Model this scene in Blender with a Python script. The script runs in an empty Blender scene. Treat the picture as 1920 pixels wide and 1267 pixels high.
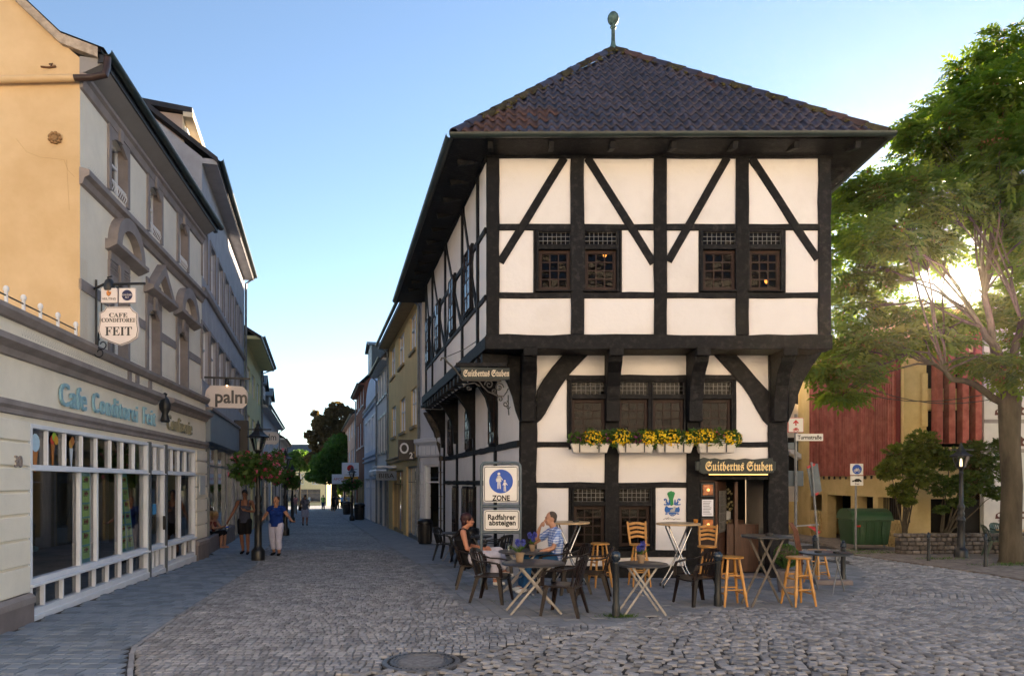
import bpy, bmesh, math, random
import numpy as np
from mathutils import Vector, Matrix
R = random.Random(7)
NR = np.random.RandomState(5)
PI = math.pi
SC = bpy.context.scene
COL = SC.collection
# ------------------------------------------------------------------ camera
CH, FPX, HX, HY = 1.9, 1333.0, 960.0, 902.0       # eye height, focal length in photo pixels, horizon
_c = bpy.data.cameras.new('camera'); CAM = bpy.data.objects.new('camera', _c); COL.objects.link(CAM)
CAM.location = (0, 0, CH); CAM.rotation_euler = (PI/2, 0, 0)
_c.sensor_width = 36; _c.lens = 36*FPX/1920; _c.shift_y = (HY-633.5)/1920; _c.clip_end = 3000; _c.clip_start = .05
SC.camera = CAM
# ------------------------------------------------------------------ sky, sun, exposure
AZ, EL = math.radians(32.6), math.radians(13.7)
W_ = bpy.data.worlds.new('World'); SC.world = W_; W_.use_nodes = True
nt = W_.node_tree; bg = nt.nodes['Background']
sky = nt.nodes.new('ShaderNodeTexSky'); sky.sky_type = 'NISHITA'; sky.sun_disc = False
sky.sun_elevation = EL; sky.sun_rotation = AZ; sky.air_density = .8; sky.dust_density = .08; sky.ozone_density = 1.0
bg.inputs[1].default_value = .055
SUND = Vector((math.sin(AZ)*math.cos(EL), math.cos(AZ)*math.cos(EL), math.sin(EL)))
tc = nt.nodes.new('ShaderNodeTexCoord'); dt = nt.nodes.new('ShaderNodeVectorMath'); dt.operation = 'DOT_PRODUCT'
nt.links.new(tc.outputs['Generated'], dt.inputs[0]); dt.inputs[1].default_value = SUND
def wmath(op, a, b):
    n = nt.nodes.new('ShaderNodeMath'); n.operation = op
    for i, x in enumerate((a, b)):
        if x is None: continue
        if isinstance(x, (int, float)): n.inputs[i].default_value = x
        else: nt.links.new(x, n.inputs[i])
    return n.outputs[0]
ang = wmath('ARCCOSINE', wmath('MINIMUM', dt.outputs['Value'], .9999999), None)
disc = wmath('MULTIPLY', wmath('LESS_THAN', ang, math.radians(.55)), 900.0)       # the sun's own disc
aur = wmath('MULTIPLY', wmath('EXPONENT', wmath('MULTIPLY', ang, -1/math.radians(1.1)), None), 45.0)
aur2 = wmath('MULTIPLY', wmath('EXPONENT', wmath('MULTIPLY', ang, -1/math.radians(4.5)), None), 2.2)
tot = wmath('ADD', wmath('ADD', disc, aur), aur2)
mx = nt.nodes.new('ShaderNodeVectorMath'); mx.operation = 'SCALE'; mx.inputs[0].default_value = (1, .80, .48)
nt.links.new(tot, mx.inputs['Scale'])
ad = nt.nodes.new('ShaderNodeVectorMath'); ad.operation = 'ADD'
nt.links.new(sky.outputs[0], ad.inputs[0]); nt.links.new(mx.outputs[0], ad.inputs[1])
nt.links.new(ad.outputs[0], bg.inputs[0])
_s = bpy.data.lights.new('sun', 'SUN'); SUN = bpy.data.objects.new('sun', _s); COL.objects.link(SUN)
_s.energy = 5; _s.angle = math.radians(.5); _s.color = (1, .80, .58)
SUN.rotation_euler = SUND.to_track_quat('Z', 'Y').to_euler(); SUN.location = (20, 30, 40)
VS = SC.view_settings
VS.view_transform = 'Standard'; VS.look = 'None'; VS.gamma = 1; VS.use_curve_mapping = False; VS.exposure = 2.54
SC.cycles.max_bounces = 10; SC.cycles.diffuse_bounces = 6; SC.cycles.transparent_max_bounces = 24; SC.cycles.sample_clamp_indirect = 6
SC.cycles.use_denoising = True
# ------------------------------------------------------------------ places
def gz(y):
    s = max(0.0, y-9); return -.02*s*s/(s+4)
def P(px, py, Y):                                  # point of the photo at distance Y
    return Vector(((px-HX)/FPX*Y, Y, CH-(py-HY)/FPX*Y))
def G(px, py):                                     # point of the photo on the ground
    Y = CH*FPX/(py-HY)
    for _ in range(30): Y = (CH-gz(Y))*FPX/(py-HY)
    return Vector(((px-HX)/FPX*Y, Y, gz(Y)))
# ------------------------------------------------------------------ materials
def mk(name):
    m = bpy.data.materials.new(name); m.use_nodes = True; t = m.node_tree
    return m, t, t.nodes['Principled BSDF']
def M(name, col, rough=.8, var=.12, scale=3., bump=.12, bscale=60., spec=.35, metal=0., rnd=0., col2=None, stretch=None, bd=.01, th=(.35,.7)):
    m, t, b = mk(name); N, L = t.nodes, t.links
    g = N.new('ShaderNodeNewGeometry'); vec = g.outputs['Position']
    if stretch:
        mp = N.new('ShaderNodeMapping'); mp.inputs['Scale'].default_value = stretch; L.new(vec, mp.inputs[0]); vec = mp.outputs[0]
    n1 = N.new('ShaderNodeTexNoise'); n1.inputs['Scale'].default_value = scale; n1.inputs['Detail'].default_value = 6; n1.inputs['Roughness'].default_value = .62
    L.new(vec, n1.inputs['Vector'])
    mr = N.new('ShaderNodeMapRange'); mr.inputs[1].default_value, mr.inputs[2].default_value = th
    L.new(n1.outputs[0], mr.inputs[0])
    mi = N.new('ShaderNodeMix'); mi.data_type = 'RGBA'
    a = [min(1, c*(1-var)) for c in col]; c2 = list(col2) if col2 else [min(1, c*(1+var)) for c in col]
    mi.inputs[6].default_value = (*a, 1); mi.inputs[7].default_value = (*c2, 1); L.new(mr.outputs[0], mi.inputs[0])
    out = mi.outputs[2]
    if rnd:
        at = N.new('ShaderNodeAttribute'); at.attribute_name = 'rnd'
        m2 = N.new('ShaderNodeMapRange'); m2.inputs[3].default_value = 1-rnd; m2.inputs[4].default_value = 1+rnd; L.new(at.outputs['Fac'], m2.inputs[0])
        sc = N.new('ShaderNodeVectorMath'); sc.operation = 'SCALE'; L.new(out, sc.inputs[0]); L.new(m2.outputs[0], sc.inputs['Scale']); out = sc.outputs[0]
    L.new(out, b.inputs['Base Color'])
    b.inputs['Roughness'].default_value = rough; b.inputs['Metallic'].default_value = metal; b.inputs['Specular IOR Level'].default_value = spec
    if bump:
        n2 = N.new('ShaderNodeTexNoise'); n2.inputs['Scale'].default_value = bscale; n2.inputs['Detail'].default_value = 4; L.new(vec, n2.inputs['Vector'])
        bp = N.new('ShaderNodeBump'); bp.inputs['Strength'].default_value = bump; bp.inputs['Distance'].default_value = bd
        L.new(n2.outputs[0], bp.inputs['Height']); L.new(bp.outputs[0], b.inputs['Normal'])
    return m
def emis(name, col, s):
    m, t, b = mk(name); b.inputs['Emission Color'].default_value = (*col, 1); b.inputs['Emission Strength'].default_value = s
    b.inputs['Base Color'].default_value = (*col, 1); return m
def glass(name, tint=(.8,.85,.85), refl=1.0, wob=0., base=.02, fm=1.0):
    m, t, b = mk(name); N, L = t.nodes, t.links; N.remove(b)
    tr = N.new('ShaderNodeBsdfTransparent'); tr.inputs[0].default_value = (*tint, 1)
    gl = N.new('ShaderNodeBsdfGlossy'); gl.inputs['Roughness'].default_value = .02; gl.inputs[0].default_value = (refl, refl, refl, 1)
    fr = N.new('ShaderNodeFresnel'); fr.inputs[0].default_value = 1.5
    mm = N.new('ShaderNodeMath'); mm.operation = 'MULTIPLY_ADD'; mm.inputs[1].default_value = fm; mm.inputs[2].default_value = base; mm.use_clamp = True; L.new(fr.outputs[0], mm.inputs[0])
    mi = N.new('ShaderNodeMixShader'); L.new(mm.outputs[0], mi.inputs[0]); L.new(tr.outputs[0], mi.inputs[1]); L.new(gl.outputs[0], mi.inputs[2])
    if wob:
        n = N.new('ShaderNodeTexNoise'); n.inputs['Scale'].default_value = 9; g = N.new('ShaderNodeNewGeometry'); L.new(g.outputs['Position'], n.inputs['Vector'])
        bp = N.new('ShaderNodeBump'); bp.inputs['Strength'].default_value = wob; bp.inputs['Distance'].default_value = .02; L.new(n.outputs[0], bp.inputs['Height']); L.new(bp.outputs[0], gl.inputs['Normal'])
    L.new(mi.outputs[0], N['Material Output'].inputs[0]); return m
def leafmat(name, c1, c2, tr=.45, rough=.5):
    m, t, b = mk(name); N, L = t.nodes, t.links
    at = N.new('ShaderNodeAttribute'); at.attribute_name = 'rnd'
    mi = N.new('ShaderNodeMix'); mi.data_type = 'RGBA'; mi.inputs[6].default_value = (*c1, 1); mi.inputs[7].default_value = (*c2, 1); L.new(at.outputs['Fac'], mi.inputs[0])
    L.new(mi.outputs[2], b.inputs['Base Color']); b.inputs['Roughness'].default_value = rough; b.inputs['Specular IOR Level'].default_value = .3
    tl = N.new('ShaderNodeBsdfTranslucent'); s2 = N.new('ShaderNodeVectorMath'); s2.operation = 'MULTIPLY'; s2.inputs[1].default_value = (1.9, 1.9, .8)
    L.new(mi.outputs[2], s2.inputs[0]); L.new(s2.outputs[0], tl.inputs[0])
    ms = N.new('ShaderNodeMixShader'); ms.inputs[0].default_value = tr; L.new(b.outputs[0], ms.inputs[1]); L.new(tl.outputs[0], ms.inputs[2])
    L.new(ms.outputs[0], N['Material Output'].inputs[0]); return m
# ------------------------------------------------------------------ mesh builder
def wloc(o):
    v = Vector((0, 0, 0))
    while o is not None: v = v + o.location; o = o.parent
    return v
class MB:
    def __init__(s): s.v = []; s.f = []; s.r = []; s.k = R.random()
    def piece(s): s.k = R.random(); return s
    def add(s, vs, fs):
        b = len(s.v); s.v += [tuple(x) for x in vs]; s.f += [tuple(b+i for i in f) for f in fs]; s.r += [s.k]*len(fs); return s
    def hexa(s, q):          # 8 corners, bottom ring then top ring (any consistent order)
        return s.add(q, [(3,2,1,0),(4,5,6,7),(0,1,5,4),(1,2,6,5),(2,3,7,6),(3,0,4,7)])
    def box(s, x0, x1, y0, y1, z0, z1):
        return s.hexa([(x0,y0,z0),(x1,y0,z0),(x1,y1,z0),(x0,y1,z0),(x0,y0,z1),(x1,y0,z1),(x1,y1,z1),(x0,y1,z1)])
    def bar(s, a, b, w, d, up=(0,0,1)):     # square bar from a to b; w across, d along 'up'
        a, b = Vector(a), Vector(b); t = (b-a).normalized(); u = Vector(up)
        if abs(t.dot(u)) > .98: u = Vector((0,1,0))
        x = t.cross(u).normalized(); y = x.cross(t).normalized(); x = x*w/2; y = y*d/2
        return s.hexa([a-x-y, a+x-y, a+x+y, a-x+y, b-x-y, b+x-y, b+x+y, b-x+y])
    def tube(s, pts, r, n=8, cap=True):
        pts = [Vector(p) for p in pts]; rs = r if isinstance(r, (list, tuple)) else [r]*len(pts); vs = []; fs = []
        ref = None
        for i, p in enumerate(pts):
            t = (pts[min(i+1, len(pts)-1)]-pts[max(i-1, 0)]).normalized()
            if ref is None: ref = Vector((0,0,1)) if abs(t.z) < .9 else Vector((1,0,0))
            x = (ref-t*ref.dot(t)).normalized(); y = t.cross(x); ref = x
            for k in range(n):
                a = 2*PI*k/n; vs.append(p+(x*math.cos(a)+y*math.sin(a))*rs[i])
        for i in range(len(pts)-1):
            for k in range(n): fs.append((i*n+k, i*n+(k+1)%n, (i+1)*n+(k+1)%n, (i+1)*n+k))
        if cap: fs.append(tuple(range(n-1, -1, -1))); m = (len(pts)-1)*n; fs.append(tuple(range(m, m+n)))
        return s.add(vs, fs)
    def lathe(s, prof, c=(0,0,0), n=16, sx=1, sy=1):
        vs = []; fs = []
        for r, z in prof:
            for k in range(n): vs.append((c[0]+r*sx*math.cos(2*PI*k/n), c[1]+r*sy*math.sin(2*PI*k/n), c[2]+z))
        m = len(prof)
        for i in range(m-1):
            for k in range(n): fs.append((i*n+k, i*n+(k+1)%n, (i+1)*n+(k+1)%n, (i+1)*n+k))
        fs.append(tuple(range(n-1, -1, -1))); fs.append(tuple(range((m-1)*n, m*n)))
        return s.add(vs, fs)
    def prism(s, poly, fn, d0, d1):         # poly in (u,z), fn(u,z,d)->point
        n = len(poly); a = [fn(u, z, d0) for u, z in poly]; b = [fn(u, z, d1) for u, z in poly]
        return s.add(a+b, [tuple(range(n)), tuple(range(2*n-1, n-1, -1))]+[(i, n+i, n+(i+1)%n, (i+1)%n) for i in range(n)])
    def disc(s, c, nrm, r, n=20):
        z = Vector(nrm).normalized(); x = z.orthogonal().normalized(); y = z.cross(x)
        return s.add([Vector(c)+(x*math.cos(2*PI*k/n)+y*math.sin(2*PI*k/n))*r for k in range(n)], [tuple(range(n))])
    def build(s, name, mat, parent=None, bevel=0, smooth=False, label=None, kind=None, seg=1, fix=True):
        me = bpy.data.meshes.new(name); o = wloc(parent) if parent is not None else Vector((0,0,0))
        me.from_pydata([(x-o.x, y-o.y, z-o.z) for x, y, z in s.v], [], s.f)
        at = me.attributes.new('rnd', 'FLOAT', 'FACE'); at.data.foreach_set('value', s.r)
        if fix or bevel:
            bm = bmesh.new(); bm.from_mesh(me)
            if fix: bmesh.ops.recalc_face_normals(bm, faces=bm.faces[:])
            if bevel: bmesh.ops.bevel(bm, geom=bm.edges[:], offset=bevel, segments=seg, affect='EDGES', clamp_overlap=True)
            bm.to_mesh(me); bm.free()
        if smooth:
            me.polygons.foreach_set('use_smooth', [True]*len(me.polygons))
            if smooth != 2: 
                try: me.set_sharp_from_angle(angle=math.radians(40))
                except Exception: pass
        me.materials.append(mat); ob = bpy.data.objects.new(name, me); COL.objects.link(ob)
        if parent is not None: ob.parent = parent
        if label: ob['label'] = label
        if kind: ob['kind'] = kind
        return ob
def tag(o, label=None, cat=None, group=None, kind=None):
    if label: o['label'] = label
    if cat: o['category'] = cat
    if group: o['group'] = group
    if kind: o['kind'] = kind
    return o
def thing(name, label, cat, loc=(0,0,0), group=None):
    o = bpy.data.objects.new(name, None); COL.objects.link(o); o.location = loc; o.empty_display_size = .1
    return tag(o, label, cat, group)
def copytree(o, parent=None):
    c = o.copy(); COL.objects.link(c)
    if parent is not None: c.parent = parent
    for ch in o.children: copytree(ch, c)
    return c
def place(o, loc, rz=0, label=None, rx=0, ry=0):
    o.location = loc; o.rotation_euler = (rx, ry, rz)
    if label: o['label'] = label
    return o
class Fr:                                   # a vertical wall's frame: u along, z up, d outwards
    def __init__(s, p0, p1, flip=False):
        s.o = Vector((p0[0], p0[1], 0)); t = Vector((p1[0]-p0[0], p1[1]-p0[1], 0)); s.L = t.length; s.t = t/s.L
        s.n = Vector((s.t.y, -s.t.x, 0))*(-1 if flip else 1)
    def __call__(s, u, z, d=0): return s.o+s.t*u+s.n*d+Vector((0, 0, z))
    def uY(s, Y): return (Y-s.o.y)/s.t.y     # u at a given world Y
    def uP(s, px):                           # u where the photo column px meets the wall
        k = (px-HX)/FPX; Y = None
        # o.x + t.x*u = k*(o.y + t.y*u)
        return (k*s.o.y-s.o.x)/(s.t.x-k*s.t.y)
    def zP(s, px, py):
        p = s(s.uP(px), 0); return CH-(py-HY)/FPX*p.y
    def box(s, mb, u0, u1, z0, z1, d0, d1):
        return mb.hexa([s(u0,z0,d0), s(u1,z0,d0), s(u1,z0,d1), s(u0,z0,d1), s(u0,z1,d0), s(u1,z1,d0), s(u1,z1,d1), s(u0,z1,d1)])
    def wall(s, mb, u0, u1, z0, z1, holes=(), dep=.25, top=None):   # skin with openings and their reveals
        us = sorted({u0, u1, *[min(max(h[0], u0), u1) for h in holes], *[min(max(h[1], u0), u1) for h in holes]})
        zs = sorted({z0, z1, *[min(max(h[2], z0), z1) for h in holes], *[min(max(h[3], z0), z1) for h in holes]})
        for a, b in zip(us, us[1:]):
            for c, d in zip(zs, zs[1:]):
                m, q = (a+b)/2, (c+d)/2
                if any(h[0] < m < h[1] and h[2] < q < h[3] for h in holes): continue
                mb.add([s(a,c), s(b,c), s(b,d), s(a,d)], [(0,1,2,3)])
        for h in holes:
            a, b, c, d = h[:4]
            for p, q in (((a,c),(b,c)), ((b,c),(b,d)), ((b,d),(a,d)), ((a,d),(a,c))):
                mb.add([s(*p), s(*q), s(*q,-dep), s(*p,-dep)], [(0,1,2,3)])
        return mb
def text(body, parent, fn, size, mat, depth=.004, name='lettering', align='CENTER', sx=1.0, track=1.0, w=None):
    """fn(x, y, d) maps flat text coordinates to the world."""
    cu = bpy.data.curves.new('lettering', 'FONT'); cu.body = body; cu.size = size; cu.align_x = align; cu.align_y = 'CENTER'
    cu.extrude = 0.5; cu.resolution_u = 3; cu.space_character = track
    if w: cu.offset = w
    ob = bpy.data.objects.new('tmp', cu); COL.objects.link(ob)
    dg = bpy.context.evaluated_depsgraph_get(); me = bpy.data.meshes.new_from_object(ob.evaluated_get(dg))
    mb = MB()
    ys = [v.co.y for v in me.vertices]; cy = (min(ys)+max(ys))/2 if ys else 0
    mb.add([fn(v.co.x*sx, v.co.y-cy, (v.co.z+.5)*depth) for v in me.vertices], [tuple(p.vertices) for p in me.polygons])
    bpy.data.objects.remove(ob); bpy.data.curves.remove(cu)
    return mb.build(name, mat, parent)
FRAK = lambda t: ''.join(chr(0x1D56C+ord(c)-65) if c.isupper() else chr(0x1D586+ord(c)-97) if c.islower() else c for c in t)
SERF = lambda t: ''.join(chr(0x1D400+ord(c)-65) if c.isupper() else chr(0x1D41A+ord(c)-97) if c.islower() else c for c in t)
# ------------------------------------------------------------------ palette
m_black = M('black_timber', (.0075,.0078,.0100), .62, .3, 9, .9, 26, .2, rnd=.35, col2=(.034,.031,.030), th=(.5,.78), stretch=(1,1,1))
m_plaster = M('cream_plaster', (.80,.765,.745), .9, .03, .8, .5, 14, .2, rnd=.045, col2=(.60,.555,.515), th=(.48,.95))
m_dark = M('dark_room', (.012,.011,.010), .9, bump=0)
m_bronze = M('dark_copper', (.018,.028,.026), .45, .4, 4, .05, spec=.5)
m_iron = M('black_iron', (.012,.012,.013), .45, .2, 8, .05, spec=.5)
m_brown = M('brown_window_wood', (.030,.014,.010), .55, .25, 6, .1, spec=.25)
m_lead = M('lead_came', (.15,.145,.14), .5, .2, 8, 0)
m_white = M('white_paint', (.72,.74,.78), .5, .05, 4, .03, spec=.4)
g_old = glass('old_glass', (.55,.5,.45), .26, .5, .0)
g_pane = glass('window_glass', (.45,.5,.52), .8, .03, .02, 2.0)
g_shop = glass('shop_glass', (.92,.95,.95), .85, .0, .01, 1.9)
m_stone = M('grey_sandstone', (.20,.17,.165), .85, .15, 3, .2, 40)
# ================================================================== GROUND
def lerp_tab(tab):
    def f(y):
        if y <= tab[0][0]: a, b = tab[0], tab[1]
        else:
            a, b = tab[-2], tab[-1]
            for p, q in zip(tab, tab[1:]):
                if p[0] <= y <= q[0]: a, b = p, q; break
        return a[1]+(b[1]-a[1])*(y-a[0])/(b[0]-a[0])
    return f
kerbL = lerp_tab([(5.5,-3.2),(6.9,-3.73),(8.09,-4.34),(16.9,-6.08),(21.2,-7.41),(51,-15.6),(120,-34.6)])
kerbR = lerp_tab([(10.05,-.505),(16.9,-2.27),(45.6,-10.5),(120,-31.8)])
wallL = lambda y: -6.68-.18*(y-9.63) if y < 19.3 else -3.12-.2745*y
wallR = lambda y: .16-.251*(y-14.47) if y < 24.5 else 3.85-.28*y
def stonemat(name, c1, c2, rnd=.3, scale=9):
    m = M(name, c1, .82, .2, 2.2, .35, 45, .28, rnd=rnd, col2=c2); return m
m_cob = stonemat('cobble_stone', (.25,.256,.272), (.335,.325,.322), .32)
m_slab = stonemat('paving_stone', (.20,.245,.30), (.255,.29,.335), .16)
m_slab2 = stonemat('terrace_paving_stone', (.235,.245,.26), (.29,.29,.295), .18)
m_joint = M('sand_joint', (.070,.066,.063), .95, .4, 8, .3, 80, .1)
def cobble_sheet_mat(name, col, jc, sc, bump=.6):
    m, t, b = mk(name); N, L = t.nodes, t.links
    g = N.new('ShaderNodeNewGeometry'); v = N.new('ShaderNodeTexVoronoi'); v.feature = 'DISTANCE_TO_EDGE'; v.inputs['Scale'].default_value = sc; v.inputs['Randomness'].default_value = .55
    L.new(g.outputs['Position'], v.inputs['Vector'])
    v2 = N.new('ShaderNodeTexVoronoi'); v2.inputs['Scale'].default_value = sc; v2.inputs['Randomness'].default_value = .55; L.new(g.outputs['Position'], v2.inputs['Vector'])
    n = N.new('ShaderNodeTexNoise'); n.inputs['Scale'].default_value = .8; L.new(g.outputs['Position'], n.inputs['Vector'])
    r = N.new('ShaderNodeMapRange'); r.inputs[1].default_value = .0; r.inputs[2].default_value = .12; L.new(v.outputs['Distance'], r.inputs[0])
    hs = N.new('ShaderNodeSeparateColor'); L.new(v2.outputs['Color'], hs.inputs[0])
    ad2 = N.new('ShaderNodeMath'); ad2.operation = 'MULTIPLY_ADD'; ad2.inputs[1].default_value = .6; ad2.inputs[2].default_value = .35; L.new(hs.outputs[0], ad2.inputs[0])
    ad3 = N.new('ShaderNodeMath'); ad3.operation = 'MULTIPLY_ADD'; ad3.inputs[1].default_value = .6; L.new(n.outputs[0], ad3.inputs[0]); L.new(ad2.outputs[0], ad3.inputs[2])
    sc_ = N.new('ShaderNodeVectorMath'); sc_.operation = 'SCALE'; sc_.inputs[0].default_value = col; L.new(ad3.outputs[0], sc_.inputs['Scale'])
    mi = N.new('ShaderNodeMix'); mi.data_type = 'RGBA'; mi.inputs[6].default_value = (*jc, 1); L.new(sc_.outputs[0], mi.inputs[7]); L.new(r.outputs[0], mi.inputs[0])
    L.new(mi.outputs[2], b.inputs['Base Color']); b.inputs['Roughness'].default_value = .8
    bp = N.new('ShaderNodeBump'); bp.inputs['Strength'].default_value = bump; bp.inputs['Distance'].default_value = .02; L.new(r.outputs[0], bp.inputs['Height']); L.new(bp.outputs[0], b.inputs['Normal'])
    return m
m_farcob = cobble_sheet_mat('far_cobbles', (.33,.345,.37), (.12,.125,.13), 8.5)
m_ground = cobble_sheet_mat('square_cobbles', (.31,.315,.33), (.12,.12,.125), 8.5)
def sheet(name, left, right, ys, dz, mat, label=None, nx=1):
    mb = MB(); vs = []; fs = []
    for y in ys:
        for i in range(nx+1):
            x = left(y)+(right(y)-left(y))*i/nx; vs.append((x, y, gz(y)+dz))
    for j in range(len(ys)-1):
        for i in range(nx):
            a = j*(nx+1)+i; fs.append((a, a+1, a+nx+2, a+nx+1))
    mb.add(vs, fs); return tag(mb.build(name, mat, fix=False), label, kind='structure')
frange = lambda a, b, s: [a+(b-a)*i/max(1, round((b-a)/s)) for i in range(max(1, round((b-a)/s))+1)]
ground = sheet('ground', lambda y: -320, lambda y: 320, [-60,-30,0,5]+frange(9, 130, 2)+[200,400,900], -.05, m_ground, 'grey cobbled ground of the town square and everything beyond')
YS = frange(5, 120, 1.5)
road = sheet('road', lambda y: kerbL(y), lambda y: kerbR(y) if y > 10.05 else 9, [5,6,7,8,9,10.049]+frange(10.06, 22, 1)+frange(22, 118, 2), -.018, m_joint, 'cobbled pedestrian street running away between the houses')
roadfar = sheet('road', lambda y: kerbL(y), lambda y: kerbR(y), frange(21.6, 118, 2), -.006, m_farcob, 'far part of the cobbled street between the shops')
plaza_bed = sheet('square', lambda y: max(-.3, kerbR(y)+.01) if y < 10.1 else 1.0, lambda y: 22, frange(6, 10, 1)+frange(10.2, 24, 1), -.03, m_joint, 'cobbled square in front of the timbered house')
pave = sheet('pavement', wallL, kerbL, frange(5.0, 118, 1.5), -.014, m_joint, 'grey slab pavement along the cafe side of the street')
pavefar = sheet('pavement', wallL, kerbL, frange(20.5, 118, 1.5), -.002, M('far_slabs', (.25,.285,.33), .8, .15, 3, .2, 9, .25), 'far pavement on the cafe side of the street')
paveR = sheet('pavement', kerbR, wallR, frange(17.5, 118, 1.5), -.002, M('far_slabs_warm', (.26,.275,.30), .8, .15, 3, .2, 9, .25), 'far pavement on the telephone shop side of the street')
TERR = [(-.505,10.05)]
for q in [(919,1163),(1000,1172),(1137,1176),(1190,1169),(1294,1150),(1400,1143),(1540,1141),(1612,1120),(1640,1098),(1636,1070),(1600,1048)]:
    g = G(*q); TERR.append((g.x, g.y))
TERR += [(6.2,20.0),(5.0,20.0),(.2,14.5)]
for y in (17.5, 15, 12.5): TERR.append((kerbR(y), y))
TERR[-4] = (-.6, 17.5); 
def inpoly(x, y, poly):
    c = False; j = len(poly)-1
    for i in range(len(poly)):
        xi, yi = poly[i]; xj, yj = poly[j]
        if (yi > y) != (yj > y) and x < (xj-xi)*(y-yi)/(yj-yi)+xi: c = not c
        j = i
    return c
TP = [t for t in TERR]; TIN = [(2.6+(x-2.6)*.95, 13+(y-13)*.95) for x, y in TERR]
mb = MB(); mb.add([(x, y, gz(y)-.010) for x, y in TP], [tuple(range(len(TP)))])
terrace = tag(mb.build('pavement', m_joint, fix=False), 'slab terrace round the foot of the timbered house', kind='structure')
bm = bmesh.new(); bm.from_mesh(terrace.data); bmesh.ops.triangulate(bm, faces=bm.faces[:]); bm.to_mesh(terrace.data); bm.free()
# pavement with gravel under the trees on the car park side
PK = [G(1545,1020), G(1600,1040), G(1680,1052), G(1760,1063), G(1860,1078), G(1960,1096)]
PKP = [(p.x, p.y) for p in PK]+[(24,14),(26,40),(9,40)]
mb = MB(); mb.add([(x, y, gz(y)+.03) for x, y in PKP]+[(x, y, gz(y)-.1) for x, y in PKP], [tuple(range(len(PKP)))]+[(i, len(PKP)+i, len(PKP)+(i+1)%len(PKP), (i+1)%len(PKP)) for i in range(len(PKP))])
m_gravel = M('gravel_paving', (.24,.20,.17), .95, .35, 6, .6, 70, .15)
tag(mb.build('footpath', m_gravel, fix=False), 'brownish gravel strip under the trees by the car park', kind='structure')
# ---- stones
def stone(w, l, ang=0, cx=0, cy=0, top=.012, ins=.013, jit=.008, base=-.05):
    ca, sa = math.cos(ang), math.sin(ang); vs = []
    j = lambda: (R.random()-.5)*jit
    q = [(-w/2+j(), -l/2+j()), (w/2+j(), -l/2+j()), (w/2+j(), l/2+j()), (-w/2+j(), l/2+j())]
    tl = [(R.random()-.5)*.004 for _ in range(4)]
    for f, z in ((1, base), (1, top-.011), (0, top)):
        for i, (x, y) in enumerate(q):
            if not f: x -= math.copysign(ins, x); y -= math.copysign(ins, y)
            vs.append((cx+x*ca-y*sa, cy+x*sa+y*ca, z+(tl[i] if z > base else 0)))
    fs = []
    for b in (0, 4):
        for k in range(4): fs.append((b+k, b+(k+1)%4, b+4+(k+1)%4, b+4+k))
    fs.append((8,9,10,11)); return vs, fs
def lay(parent, items, mat, pname, lab, nparts=300, top=.007, ins=.009, jit=.006):
    """items: (x, y, w, l, angle); the nearest become parts, the rest one mass."""
    items = sorted(items, key=lambda s: (s[0]**2+s[1]**2+3.6)/max(.02, s[2]*s[3])**.5*(1 if abs(s[0]) < s[1]*.74 and s[1] > 6.85 else 50))
    meshes = {}
    for x, y, w, l, a in items[:nparts]:
        key = (round(w, 2), round(l, 2), R.randrange(3))
        if key not in meshes:
            m = MB().piece().add(*stone(key[0], key[1], 0, 0, 0, top, ins, jit)); o = m.build(pname, mat, fix=False); meshes[key] = o.data
        else:
            o = bpy.data.objects.new(pname, meshes[key]); COL.objects.link(o)
        o.parent = parent; o.location = (x, y, gz(y)+(R.random()-.5)*.006); o.rotation_euler = ((R.random()-.5)*.02, (R.random()-.5)*.02, a)
    mb = MB()
    for x, y, w, l, a in items[nparts:]:
        v, f = stone(w, l, a, x, y, top+(R.random()-.5)*.004, ins, jit); z0 = gz(y); mb.piece().add([(p[0], p[1], p[2]+z0) for p in v], f)
    mb.build(pname, mat, parent, kind='stuff', fix=False)
seam = lambda x, y: (x+.91)*(9.25-7.6)-(y-7.6)*(1.23+.91)     # >0: on the square's side
street, square = [], []
y = 6.2
while y < 21.6:
    l = R.uniform(.108, .128); x0, x1 = kerbL(y), (kerbR(y) if y > 10.05 else 3.0); x = x0+.01+R.random()*.05
    while x < x1-.05:
        w = R.choice((.075,.085,.09,.10,.108)); w2 = w-.011
        if x+w > x1+.06: break
        yy = y+l/2+.025*math.sin(x*1.7+y)+R.uniform(-.006,.006)
        if seam(x+w/2, yy) < 0 and not inpoly(x+w/2, yy, TIN) and (x+w/2+.956)**2+(yy-7.5)**2 > .43**2: street.append((x+w/2, yy, round(w2,3), round(l-.012,3), R.uniform(-.05,.05)))
        x += w
    y += l
CX, CY = 3.2, 13.6; r = 2.2
while r < 13:
    l = R.choice((.10,.105,.11)); n = int(2*PI*r/.102); a0 = R.random()
    for k in range(n):
        a = 2*PI*(k+a0)/n+.02*math.sin(k*.7); rr = r+.05*math.sin(a*18)  # scalloped fans
        x, y = CX+rr*math.cos(a), CY+rr*math.sin(a)
        if not (6.2 < y < 22 and -3.2 < x < .76*y+.3): continue
        if (x < 1.4 and seam(x, y) < .03) or inpoly(x, y, TIN) or inpoly(x, y, PKP) or (x+.956)**2+(y-7.5)**2 < .43**2: continue
        if y > 13.4 and x < 6.3 : continue
        square.append((x, y, R.choice((.088,.092,.096)), round(l-.011,3), a-PI/2+R.uniform(-.03,.03)+.9*math.cos(a*18)/r))
    r += l
lay(road, street, m_cob, 'cobble', 'cobble')
lay(plaza_bed, square, m_cob, 'cobble', 'cobble')
slabs = []; y = 5.6; k = 0
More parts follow.
